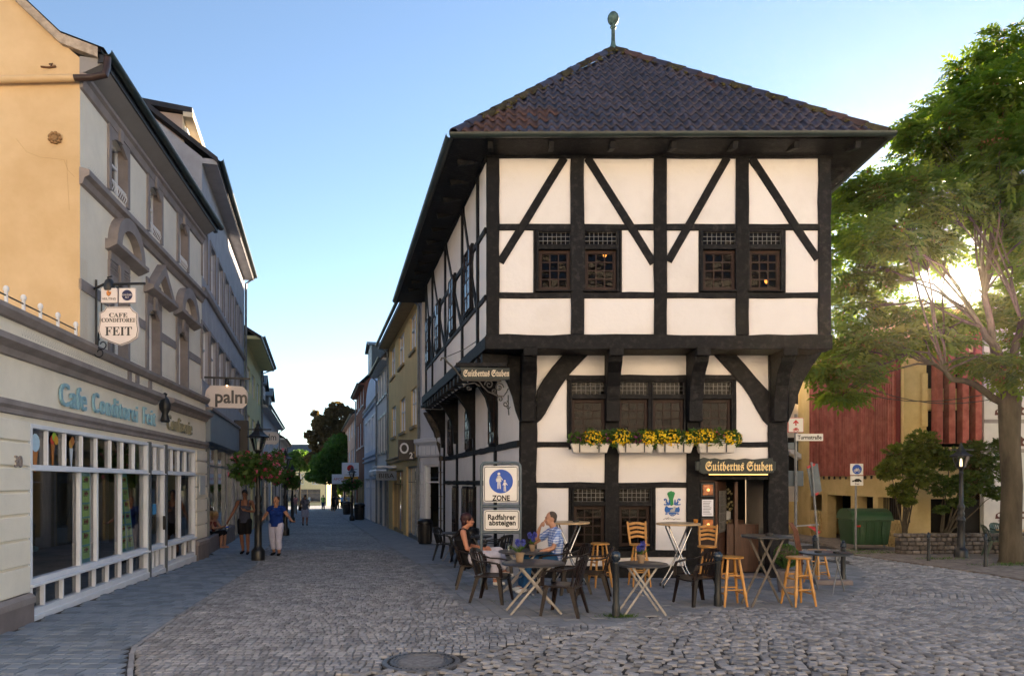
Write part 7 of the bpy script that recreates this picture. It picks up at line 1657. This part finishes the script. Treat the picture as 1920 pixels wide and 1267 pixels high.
# ================================================================== PEOPLE
m_skin = M('skin', (.42,.22,.14), .55, .08, 6, .03, 60, .35); m_skin2 = M('tanned_skin', (.22,.10,.06), .55, .08, 6, .03, 60, .35); m_skin3 = M('sunburnt_skin', (.46,.20,.12), .55, .1, 6, .03, 60, .35)
m_eye = M('eye_dark', (.02,.015,.012), .3, 0, 1, 0); m_lip = M('lip', (.30,.10,.08), .5, .05, 5, 0)
def cloth(name, c, v=.1): return M(name, c, .9, v, 9, .5, 16, .15, bd=.02)
def cap(mb, pts, rs, n=12, flat=1.0, fax=None, blunt=False):
    """closed tapered limb with rounded ends; flat squashes along fax"""
    pts = [Vector(p) for p in pts]; a, b = pts[0], pts[-1]; t0 = (pts[1]-a).normalized(); t1 = (b-pts[-2]).normalized()
    P2 = [a-t0*rs[0]*.85, a-t0*rs[0]*.5]+pts+[b+t1*rs[-1]*.5, b+t1*rs[-1]*.85]; R2 = [rs[0]*.4, rs[0]*.85]+list(rs)+[rs[-1]*.85, rs[-1]*.4]
    if blunt: P2, R2 = P2[2:], R2[2:]
    i0 = len(mb.v); mb.tube(P2, R2, n)
    if flat != 1.0:
        fx = Vector(fax).normalized(); j = 0
        for c in P2:
            for k in range(n): v = Vector(mb.v[i0+j]); d = v-c; v = c+d-fx*d.dot(fx)*(1-flat); mb.v[i0+j] = tuple(v); j += 1
def ell(mb, c, r, rot=None, n=14):
    vs = []; fs = []; c = Vector(c)
    for i in range(n+1):
        th = PI*i/n
        for k in range(n): p = Vector((r[0]*math.sin(th)*math.cos(2*PI*k/n), r[1]*math.sin(th)*math.sin(2*PI*k/n), r[2]*math.cos(th))); vs.append(c+(rot @ p if rot else p))
    for i in range(n):
        for k in range(n): fs.append((i*n+k, (i+1)*n+k, (i+1)*n+(k+1)%n, i*n+(k+1)%n))
    mb.add(vs, fs)
def fuse(mb, name, mat, parent, vox=.012, it=4, sub=0):
    o = mb.build('tmp', mat, None); md = o.modifiers.new('r', 'REMESH'); md.mode = 'VOXEL'; md.voxel_size = vox; md.use_smooth_shade = True
    s = o.modifiers.new('s', 'SMOOTH'); s.iterations = it; s.factor = .5
    dg = bpy.context.evaluated_depsgraph_get(); me = bpy.data.meshes.new_from_object(o.evaluated_get(dg)); bpy.data.objects.remove(o)
    me.name = name; me.materials.clear(); me.materials.append(mat); me.polygons.foreach_set('use_smooth', [True]*len(me.polygons))
    ob = bpy.data.objects.new(name, me); COL.objects.link(ob); ob.parent = parent; return ob
def hand(mb, w, d, palm_n, side, r=.011, curl=.6, L=.085):
    """wrist point, pointing direction, palm normal, thumb side direction"""
    w, d, pn, sd = Vector(w), Vector(d).normalized(), Vector(palm_n).normalized(), Vector(side).normalized()
    cap(mb, [w, w+d*.045, w+d*.085], [.026,.036,.036], 10, .55, pn)
    for k in range(4):
        b = w+d*.088+sd*(.028-.0185*k); l = L*(.88,1.0,.93,.74)[k]; m = b+(d*math.cos(curl*.5)+pn*math.sin(curl*.5))*l*.5; e = m+(d*math.cos(curl*1.6)+pn*math.sin(curl*1.6))*l*.5
        cap(mb, [b-d*.02, m, e], [r, r*.92, r*.8], 8)
    tb = w+d*.03+sd*.03; cap(mb, [tb, tb+(sd*.7+d*.6).normalized()*.035, tb+(sd*.45+d*.85+pn*.3).normalized()*.07], [r*1.3, r*1.15, r*.9], 8)
def person(label, J, skin, clothes, hair, vox=.012, hands=True, fem=False, extra=None, headrot=0., pitch=0., cat='person', group=None):
    """J: joints. clothes: list of (name, material, builder(mb, J)). Figure faces -y."""
    t = thing('person', label, cat, (0,0,0), group); mb = MB(); j = {k: Vector(v) for k, v in J.items() if not isinstance(v, (int, float, dict))}; s = J.get('s', 1.)
    s = 1.
    ch, wa, pe, ne = j['chest'], j['waist'], j['pelvis'], j['neck']; ax = (j['shR']-j['shL']).normalized(); fw = ax.cross(Vector((0,0,1))); 
    cap(mb, [pe, wa, ch, ch.lerp(ne, .55)], [.150 if fem else .14, .128 if not fem else .125, .155, .115], 16, .68, ax.cross((ne-pe).normalized()))
    cap(mb, [j['shL'], j['shR']], [.055,.055], 10); cap(mb, [ch.lerp(ne,.7), ne, j['head']-Vector((0,0,.05))], [.075,.056,.056], 12)
    for q in 'LR':
        cap(mb, [j['sh'+q], j['sh'+q].lerp(j['el'+q], .45), j['el'+q]], [.056,.048,.038], 10); cap(mb, [j['el'+q], j['el'+q].lerp(j['wr'+q], .35), j['wr'+q]], [.038,.040,.026], 10)
        cap(mb, [j['hip'+q], j['hip'+q].lerp(j['kn'+q], .4), j['kn'+q]], [.092,.080,.055], 12); cap(mb, [j['kn'+q], j['kn'+q].lerp(j['an'+q], .35), j['an'+q]], [.054,.056,.036], 10)
        cap(mb, [j['an'+q]+Vector((0,0,-.02)), j['an'+q].lerp(j['to'+q], .6)-Vector((0,0,.01)), j['to'+q]], [.038,.036,.026], 10)
        if hands: hand(mb, j['wr'+q], j.get('hd'+q, j['wr'+q]-j['el'+q]), j.get('pn'+q, Vector((0,-1,0))), j.get('sd'+q, Vector((0,-1,.2))), curl=J.get('curl', .6) if not isinstance(J.get('curl'), dict) else J['curl'][q])
        else: cap(mb, [j['wr'+q], j['wr'+q]+(j['wr'+q]-j['el'+q]).normalized()*.1], [.03,.028], 8)
    # head
    hd = j['head']; HR = Matrix.Rotation(headrot, 3, 'Z') @ Matrix.Rotation(pitch, 3, 'X'); hp = lambda x, y, z: hd+HR @ Vector((x, y, z))
    ell(mb, hp(0,.012,.025), (.073,.092,.098), HR); ell(mb, hp(0,-.022,-.045), (.054,.068,.070), HR); ell(mb, hp(0,-.062,-.088), (.026,.022,.022), HR)
    cap(mb, [hp(0,-.080,.012), hp(0,-.097,-.018), hp(0,-.106,-.034)], [.009,.012,.0145], 8)
    for q in (-1, 1): ell(mb, hp(q*.073,.012,-.008), (.010,.020,.031), HR, 8); ell(mb, hp(q*.034,-.073,-.030), (.022,.016,.018), HR, 8)
    ell(mb, hp(0,-.082,.022), (.048,.012,.012), HR, 8); ell(mb, hp(0,-.086,-.062), (.024,.011,.010), HR, 8)
    body = fuse(mb, 'body', skin, t, vox, 3)
    for q in (-1, 1): m2 = MB(); ell(m2, hp(q*.031,-.083,.004), (.011,.006,.006), HR, 8); m2.build('eye', m_eye, t, smooth=2); m2 = MB(); cap(m2, [hp(q*.016,-.090,.026), hp(q*.046,-.078,.026)], [.004,.003], 6); m2.build('eyebrow', hair[1], t)
    m2 = MB(); ell(m2, hp(0,-.0955,-.062), (.021,.005,.006), HR, 8); m2.build('mouth', m_lip, t, smooth=2)
    m2 = MB(); hair[0](m2, hp, HR); fuse(m2, 'hair', hair[1], t, .008, 1)
    for nm, mt, fn in clothes:
        m2 = MB(); fn(m2, j, ax); fuse(m2, nm, mt, t, vox*.9, 2)
    if extra: extra(t, j, hp)
    return t
def h_short(mb, hp, HR): ell(mb, hp(0,.022,.042), (.080,.093,.090), HR); ell(mb, hp(0,.055,-.01), (.066,.055,.075), HR)
def h_crop(mb, hp, HR): ell(mb, hp(0,.024,.040), (.0765,.089,.087), HR); ell(mb, hp(0,.052,-.005), (.063,.052,.065), HR)
def h_full(mb, hp, HR):
    ell(mb, hp(0,.03,.045), (.095,.105,.098), HR); ell(mb, hp(0,.062,-.02), (.085,.06,.085), HR)
    for k in range(40): d = Vector((R.uniform(-1,1), R.uniform(-.3,1), R.uniform(-.5,1))).normalized(); ell(mb, hp(d.x*.085, .035+d.y*.092, .035+d.z*.09), (.018,.018,.018), None, 6)
def h_bun(mb, hp, HR): ell(mb, hp(0,.026,.040), (.080,.090,.088), HR); ell(mb, hp(0,.1,.03), (.035,.035,.035), HR, 8)
def c_torso(mb, j, ax, pad=.016, low=-.02, sleeves=.0, hem=.0, neck=.5, fem=False):
    f = ax.cross((j['neck']-j['pelvis']).normalized()); ch, wa, pe, ne = j['chest'], j['waist'], j['pelvis'], j['neck']
    cap(mb, [pe-Vector((0,0,hem)), wa, ch, ch.lerp(ne, neck)], [.152+pad+hem*.15, .133+pad, .158+pad, .108+pad*.6], 18, .72, f, hem > .04)
    if fem: 
        fwd = Vector((f.x, f.y, 0)).normalized(); fwd = fwd if fwd.dot(j.get('face', Vector((0,-1,0)))) > 0 else -fwd
        for q in (-1, 1): ell(mb, ch+ax*q*.075+fwd*.10+Vector((0,0,-.02)), (.075,.07,.07), None, 10)
    if sleeves:
        for q in 'LR': a, b = j['sh'+q], j['el'+q]; cap(mb, [a, a.lerp(b, sleeves)], [.066,.066], 12)
        cap(mb, [j['shL'], j['shR']], [.064,.064], 12)
def c_straps(mb, j, ax):
    c_torso(mb, j, ax, .014, neck=.28, hem=.10)
    f = ax.cross(Vector((0,0,1)))
    for q in 'LR':
        a = j['sh'+q].lerp(j['neck'], .40)+Vector((0,0,.035))
        for g in (-1, 1): cap(mb, [j['chest']+(a-j['chest'])*Vector((1,1,0)).length*.0+ax*(a-j['chest']).dot(ax)+f*.115*g+Vector((0,0,.03)), a+f*.05*g, a], [.024,.022,.022], 8)
def c_legs(k0=1., pad=.016, wide=.0):
    def fn(mb, j, ax):
        cap(mb, [j['pelvis']+Vector((0,0,.05)), j['pelvis']-Vector((0,0,.04))], [.150,.155], 16, .74, ax.cross(Vector((0,0,1))))
        for q in 'LR':
            h, k, a = j['hip'+q], j['kn'+q], j['an'+q]
            if k0 <= 1: cap(mb, [h, h.lerp(k, k0)], [.100+pad, .082+pad+wide], 14)
            else: e = k.lerp(a, k0-1); cap(mb, [h, h.lerp(k,.5), k], [.100+pad,.084+pad,.062+pad], 14); cap(mb, [k, k.lerp(e,.4), e], [.062+pad,.060+pad,.048+pad+wide], 12)
    return fn
def c_shoes(mb, j, ax):
    for q in 'LR': a, b = j['an'+q], j['to'+q]; cap(mb, [a+Vector((0,0,-.035)), a.lerp(b,.6)+Vector((0,0,-.02)), b+Vector((0,0,-.004))], [.044,.044,.034], 10)
def std(h=1.75, **kw):
    k = h/1.75; J = dict(pelvis=(0,0,.95), waist=(0,0,1.09), chest=(0,.01,1.27), neck=(0,.015,1.47), head=(0,-.005,1.625), shL=(.175,.015,1.415), shR=(-.175,.015,1.415), elL=(.225,.03,1.13), elR=(-.225,.03,1.13), wrL=(.235,-.05,.88), wrR=(-.235,-.05,.88),
        hipL=(.088,0,.90), hipR=(-.088,0,.90), knL=(.095,-.01,.49), knR=(-.095,-.01,.49), anL=(.10,.03,.085), anR=(-.10,.03,.085), toL=(.11,-.11,.028), toR=(-.11,-.11,.028), pnL=(-1,0,0), pnR=(1,0,0), sdL=(0,-1,0), sdR=(0,-1,0))
    J.update(kw); return {a: (Vector(b)*k if isinstance(b, tuple) and a[:2] not in ('pn','sd','hd','fa') else b) for a, b in J.items()}
# ---- man in tank top with phone and bottle
J = std(1.82, elL=(.27,.05,1.15), wrL=(.09,-.19,1.18), hdL=(-.8,-.45,.25), pnL=(0,.2,1), sdL=(0,-.5,.8), elR=(-.30,.02,1.15), wrR=(-.40,-.08,.93), pnR=(.7,-.3,0), sdR=(.3,-1,.2), knL=(.10,-.10,.50), anL=(.09,-.02,.09), toL=(.10,-.16,.03), knR=(-.09,.0,.49), anR=(-.08,.14,.10), toR=(-.10,.0,.03))
m_tank = cloth('grey_blue_vest', (.05,.055,.085)); m_blackc = cloth('black_cloth', (.010,.010,.012)); m_hairk = M('black_hair', (.012,.009,.008), .6, .3, 40, .5, 60)
pm = person('person in a dark tank top and black shorts walking and looking at a phone', J, m_skin2, [('vest', m_tank, c_straps), ('shorts', m_blackc, c_legs(.72, .012, .012)), ('sandals', m_blackc, c_shoes)], (h_short, m_hairk), .012, pitch=.42)
gm = G(459,1039); place(pm, gm+Vector((0,0,.01)), .12)
def hpos(o, J_, k): v = Vector(J_[k]); c, s = math.cos(o.rotation_euler.z), math.sin(o.rotation_euler.z); return o.location+Vector((v.x*c-v.y*s, v.x*s+v.y*c, v.z))
w_ = hpos(pm, J, 'wrR'); bt = thing('water_bottle', 'clear plastic water bottle held by the person in the tank top', 'bottle', w_+Vector((-.03,-.04,-.30))); c = bt.location
MB().lathe([(.03,0),(.04,.01),(.042,.08),(.037,.10),(.042,.12),(.042,.17),(.02,.215),(.015,.235)], c, 14).build('bottle_body', g_shop, bt, smooth=True); MB().lathe([(.017,.235),(.017,.258),(.01,.26)], c, 10).build('cap', m_blue, bt); MB().lathe([(.0425,.09),(.0432,.092),(.0432,.13),(.0425,.132)], c, 14).build('label_band', m_sblue, bt)
w_ = hpos(pm, J, 'wrL'); ph = thing('phone', 'small phone held by the person in the tank top', 'phone', w_+Vector((-.09,-.05,.05))); c = ph.location; MB().box(c.x-.035, c.x+.035, c.y-.03, c.y+.05, c.z-.005, c.z+.006).build('phone_body', m_black2, ph, bevel=.003)
# ---- woman in blue top, arms spread
J = std(1.63, elL=(.33,.02,1.16), wrL=(.50,-.14,1.02), hdL=(.75,-.6,-.1), pnL=(0,-.5,.9), sdL=(.3,-.8,.3), elR=(-.33,.02,1.14), wrR=(-.46,-.06,.95), pnR=(.2,-.9,.2), sdR=(-.9,-.2,.3), shL=(.165,.015,1.41), shR=(-.165,.015,1.41), knL=(.10,-.09,.50), anL=(.09,-.03,.09), toL=(.11,-.16,.03), anR=(-.10,.10,.10), toR=(-.12,-.03,.03), curl=.3)
pw_ = person('person in a royal blue top and white cropped trousers walking with arms spread', J, m_skin, [('top', cloth('royal_blue_cloth', (.010,.035,.20)), lambda mb, j, ax: c_torso(mb, j, ax, .03, sleeves=.28, hem=.09, neck=.35, fem=True)), ('trousers', cloth('white_cloth', (.52,.52,.66)), c_legs(1.62, .022, .012)), ('shoes', m_blackc, c_shoes)], (h_bun, M('brown_hair', (.05,.025,.015), .6, .3, 40, .5, 60)), .012, fem=True, headrot=-.2)
place(pw_, G(518,1041)+Vector((0,0,.01)), -.05); pw_.scale = (1.08,1.08,1)
# ---- walker seen from behind
J = std(1.70, elL=(.23,-.02,1.14), wrL=(.22,-.14,.93), elR=(-.235,.05,1.13), wrR=(-.20,-.06,.98), anL=(.09,.16,.12), toL=(.10,.03,.04), knL=(.09,.0,.5), anR=(-.09,-.06,.09), toR=(-.09,-.19,.03), knR=(-.09,-.08,.49))
pk = person('person in grey shirt and white shorts walking away with a brown shoulder bag', J, m_skin2, [('shirt', cloth('grey_knit', (.17,.16,.19)), lambda mb, j, ax: c_torso(mb, j, ax, .03, sleeves=.5, hem=.06)), ('shorts', cloth('pale_blue_cloth', (.42,.44,.58)), c_legs(.8, .022, .02)), ('shoes', m_blackc, c_shoes)], (h_short, M('dark_blond_hair', (.10,.06,.035), .6, .3, 40, .5, 60)), .014, fem=True)
place(pk, G(572,985)+Vector((0,0,.01)), PI+.1)
bg_ = thing('shoulder_bag', 'brown shoulder bag carried by the walker in white shorts', 'bag', hpos(pk, J, 'wrR')+Vector((-.30,.0,-.05))); c = hpos(pk, J, 'elL')+Vector((0,0,-.18)); bg_.location = c
MB().box(c.x-.14, c.x+.06, c.y-.06, c.y+.06, c.z-.12, c.z+.10).build('bag_body', m_brown, bg_, bevel=.03, seg=2); sh = hpos(pk, J, 'shL'); MB().tube([c+Vector((-.1,0,.1)), sh+Vector((0,.02,.06)), hpos(pk, J, 'chest')+Vector((0,-.15,0))], .01, 6).build('strap', m_brown, bg_)
# ---- people far down the street
def far_p(px, Y, label, top, low, rz, long_=True):
    J = std(1.72, elL=(.24,.04,1.14), elR=(-.24,-.02,1.14), anL=(.09,.12,.1), toL=(.1,0,.03), anR=(-.09,-.08,.09), toR=(-.09,-.2,.03))
    p = person(label, J, m_skin, [('shirt', top, lambda mb, j, ax: c_torso(mb, j, ax, .03, sleeves=.5, hem=.06)), ('trousers', low, c_legs(1.9 if long_ else .8, .02))], (h_short, m_hairk), .02, hands=False, group=None); place(p, at(px, Y), rz)
far_p(606, 80, 'person in a lime green shirt far down the street', cloth('lime_cloth', (.25,.38,.10)), cloth('blue_jeans', (.03,.05,.12)), PI)
far_p(625, 72, 'person in black with a green bag far down the street', m_blackc, m_blackc, PI-.3, False)
far_p(633, 84, 'person in dark grey far behind the lamp post', cloth('charcoal_cloth', (.03,.03,.04)), m_blackc, PI)
far_p(661-20, 88, 'person in a pale blue shirt far down the street', cloth('sky_blue_cloth', (.20,.36,.62)), m_blackc, PI+.2)
far_p(651, 90, 'person in a dark blue shirt far down the street', cloth('deep_blue_cloth', (.03,.08,.24)), m_blackc, PI)
far_p(553, 60, 'person in a pink top on the far cafe side pavement', cloth('pink_cloth', (.50,.22,.2)), cloth('beige_cloth', (.3,.25,.2)), PI)
# ---- seated woman in black (faces +x after rotation)
sz0 = .46
def seated(**kw):
    J = dict(pelvis=(0,.06,.53), waist=(0,.12,.66), chest=(0,.13,.84), neck=(0,.11,1.03), head=(0,.07,1.185), shL=(.17,.12,.985), shR=(-.17,.12,.985), elL=(.21,.05,.73), elR=(-.21,.05,.73), wrL=(.08,-.17,.70), wrR=(-.08,-.17,.70),
        hipL=(.10,0,.53), hipR=(-.10,0,.53), knL=(.11,-.43,.53), knR=(-.11,-.43,.53), anL=(.11,-.46,.09), anR=(-.11,-.46,.09), toL=(.12,-.60,.03), toR=(-.12,-.60,.03), pnL=(0,0,-1), pnR=(0,0,-1), sdL=(-.3,-1,0), sdR=(.3,-1,0)); J.update(kw); return J
J = seated(pelvis=(0,.10,.53), waist=(0,.17,.66), chest=(0,.19,.84), neck=(0,.15,1.02), head=(0,.09,1.175), shL=(.175,.17,.975), shR=(-.175,.17,.975), elR=(-.23,.10,.70), wrR=(-.03,-.16,.66), elL=(.22,.08,.72), wrL=(.02,-.19,.68), knR=(-.08,-.42,.56), anR=(-.06,-.38,.12), toR=(-.06,-.53,.08), knL=(.05,-.45,.62), anL=(.02,-.55,.28), toL=(.02,-.69,.22), hdR=(.6,-.8,0), sdR=(0,-.5,.6), hdL=(-.6,-.7,0), sdL=(0,-.5,.6))
def c_tanktop(mb, j, ax):
    c_torso(mb, j, ax, .035, neck=.30, hem=.03, fem=False); f = Vector((0,-1,0)); ell(mb, j['chest']+f*.10+Vector((0,0,-.03)), (.14,.07,.08), None, 10)
    for q in 'LR':
        a = j['sh'+q].lerp(j['neck'], .42)+Vector((0,0,.035))
        for g in (-1, 1): cap(mb, [j['chest']+Vector((.08 if q == 'L' else -.08, .12*g, .05)), a+Vector((0,.06*g,-.02)), a], [.026,.022,.022], 8)
ws = person('person with short dark red hair in a black sleeveless top seated in a brown chair', J, m_skin3, [('top', m_blackc, c_tanktop), ('trousers', cloth('white_trouser_cloth', (.55,.53,.60)), c_legs(1.7, .03, .02)), ('shoes', m_sgn, c_shoes)], (h_full, M('dark_red_hair', (.035,.010,.012), .5, .4, 40, .6, 60)), .010, fem=True)
place(ws, c0.location+Vector((.03,0,.0)), math.radians(92)); ws.scale = (1.04,1.04,1.04)
# ---- seated man in checked shirt, hand at his chin (faces -x)
mt, tt, bb = mk('checked_cotton'); N, L_ = tt.nodes, tt.links
tcn = N.new('ShaderNodeTexCoord'); sep = N.new('ShaderNodeSeparateXYZ'); L_.new(tcn.outputs['Object'], sep.inputs[0])
def stripe(o_, f, th):
    m1 = N.new('ShaderNodeMath'); m1.operation = 'MULTIPLY'; m1.inputs[1].default_value = f; L_.new(o_, m1.inputs[0]); m2 = N.new('ShaderNodeMath'); m2.operation = 'SINE'; L_.new(m1.outputs[0], m2.inputs[0]); m3 = N.new('ShaderNodeMath'); m3.operation = 'GREATER_THAN'; m3.inputs[1].default_value = th; L_.new(m2.outputs[0], m3.inputs[0]); return m3.outputs[0]
a1, a2 = stripe(sep.outputs[2], 150, .1), stripe(sep.outputs[0], 150, .1); a3 = stripe(sep.outputs[1], 150, .3)
def mx2(fac, c1, c2):
    m_ = N.new('ShaderNodeMix'); m_.data_type = 'RGBA'; L_.new(fac, m_.inputs[0])
    for i, c in ((6, c1), (7, c2)):
        if isinstance(c, tuple): m_.inputs[i].default_value = (*c, 1)
        else: L_.new(c, m_.inputs[i])
    return m_.outputs[2]
col = mx2(a1, mx2(a2, (.55,.60,.72), (.22,.32,.58)), mx2(a2, (.20,.29,.55), (.06,.12,.38))); L_.new(col, bb.inputs['Base Color']); bb.inputs['Roughness'].default_value = .9
J = seated(chest=(0,.09,.85), neck=(0,.06,1.05), head=(0,.005,1.205), shL=(.19,.08,1.0), shR=(-.19,.08,1.0), waist=(0,.10,.66), elR=(-.17,-.22,.80), wrR=(-.05,-.17,1.055), hdR=(.5,.25,.65), pnR=(.5,.6,-.4), sdR=(0,.3,.9), elL=(.26,-.02,.74), wrL=(.20,-.27,.66), hdL=(-.1,-.95,-.25), pnL=(0,-.2,-1), sdL=(-1,0,0), curl={'L':.5,'R':1.6}, knL=(.14,-.42,.55), knR=(-.13,-.40,.55))
def wristwatch(t, j, hp): m2 = MB(); d = (j['wrL']-j['elL']).normalized(); m2.tube([j['wrL']-d*.04, j['wrL']-d*.012], .036, 14); m2.build('wristwatch', m_iron, t)
ms = person('person in a blue checked shirt and jeans seated with one hand at the chin', J, m_skin, [('shirt', mt, lambda mb, j, ax: c_torso(mb, j, ax, .026, sleeves=.62, hem=.02, neck=.62)), ('jeans', cloth('blue_denim', (.022,.085,.20)), c_legs(1.92, .02, .005)), ('shoes', m_sgn, c_shoes)], (h_crop, M('grey_brown_hair', (.06,.045,.035), .7, .3, 40, .5, 80)), .010, extra=wristwatch)
ch_m = G(1034,1108); place(ms, ch_m+Vector((-.02,0,.01)), math.radians(-78)); ms.scale = (1.05,1.05,1.05)
# ---- person resting on the shop ledge, looking at a phone
J = seated(pelvis=(0,.05,.40), hipL=(.10,0,.40), hipR=(-.10,0,.40), waist=(0,.08,.52), chest=(0,.02,.70), neck=(0,-.05,.88), head=(0,-.10,1.02), shL=(.16,-.02,.84), shR=(-.16,-.02,.84), elL=(.19,-.16,.62), elR=(-.19,-.16,.62), wrL=(.04,-.38,.68), wrR=(-.06,-.38,.68), knL=(.1,-.36,.48), knR=(-.1,-.36,.48), anL=(.1,-.34,.08), anR=(-.1,-.34,.08), toL=(.1,-.48,.03), toR=(-.1,-.48,.03))
pl2 = person('person with blond hair crouching on the shop ledge with a phone', J, m_skin, [('top', cloth('red_cloth', (.20,.05,.04)), lambda mb, j, ax: c_torso(mb, j, ax, .02, sleeves=.0)), ('shorts', m_blackc, c_legs(.9, .02))], (h_full, M('blond_hair', (.45,.28,.12), .6, .2, 40, .5, 60)), .014, fem=True, pitch=.35)
g = at(399, 22.4); place(pl2, g, math.radians(80))
p2 = thing('phone', 'phone in the hands of the person crouching on the ledge', 'phone', g+Vector((.44,.02,.74))); c = p2.location; MB().box(c.x-.04, c.x+.04, c.y-.03, c.y+.03, c.z-.004, c.z+.006).build('phone_body', m_sgn, p2, bevel=.003)
# ---- small brown dog
m_fur = M('shaggy_brown_fur', (.20,.095,.03), .95, .4, 12, 1.0, 45, .1, bd=.04)
dg = G(429,1011); dog = thing('dog', 'small shaggy brown dog standing by the shop ledge', 'dog', (0,0,0)); mb = MB()
cap(mb, [(-.14,0,.21),(0,0,.205),(.13,0,.215)], [.085,.08,.09], 12, .85, (0,1,0)); cap(mb, [(.13,-.01,.24),(.19,-.03,.30)], [.06,.055], 10); ell(mb, (.215,-.04,.33), (.062,.058,.058)); cap(mb, [(.24,-.055,.315),(.285,-.075,.305)], [.034,.024], 8)
for sx, sy in ((.11,-.05),(.11,.05),(-.15,-.05),(-.15,.05)):
    if sx > 0: cap(mb, [(sx,sy,.19),(sx+.005,sy,.10),(sx,sy,.03),(sx+.02,sy,.015)], [.04,.028,.024,.022], 8)
    else: cap(mb, [(sx,sy,.19),(sx+.03,sy,.12),(sx-.02,sy,.07),(sx-.005,sy,.02),(sx+.02,sy,.015)], [.05,.036,.024,.022,.022], 8)
cap(mb, [(-.20,0,.25),(-.26,0,.32),(-.24,0,.36)], [.025,.022,.014], 8)
for s in (-1, 1): cap(mb, [(.20,-.04+s*.05,.37),(.19,-.04+s*.075,.31)], [.02,.022], 8)
fuse(mb, 'body', m_fur, dog, .012, 2); m2 = MB(); ell(m2, (.305,-.084,.308), (.012,.012,.010)); m2.build('nose', m_eye, dog); dog.location = dg; dog.rotation_euler = (0,0,math.radians(-35))
# ================================================================== HAZE ADDED FOR THE SUN GLOW
mb = MB(); mb.box(-322, 322, -62, 902, -19.5, 21)
m_haze = bpy.data.materials.new('sun_glow_haze'); m_haze.use_nodes = True; t_ = m_haze.node_tree
for n_ in list(t_.nodes):
    if n_.type != 'OUTPUT_MATERIAL': t_.nodes.remove(n_)
pv = t_.nodes.new('ShaderNodeVolumePrincipled'); pv.inputs['Color'].default_value = (1,.84,.62,1); pv.inputs['Density'].default_value = .00012; pv.inputs['Anisotropy'].default_value = .88
t_.links.new(pv.outputs[0], t_.nodes['Material Output'].inputs['Volume'])
tag(mb.build('haze', m_haze), 'thin warm tinted haze added for a glow around the sun', kind='stuff')
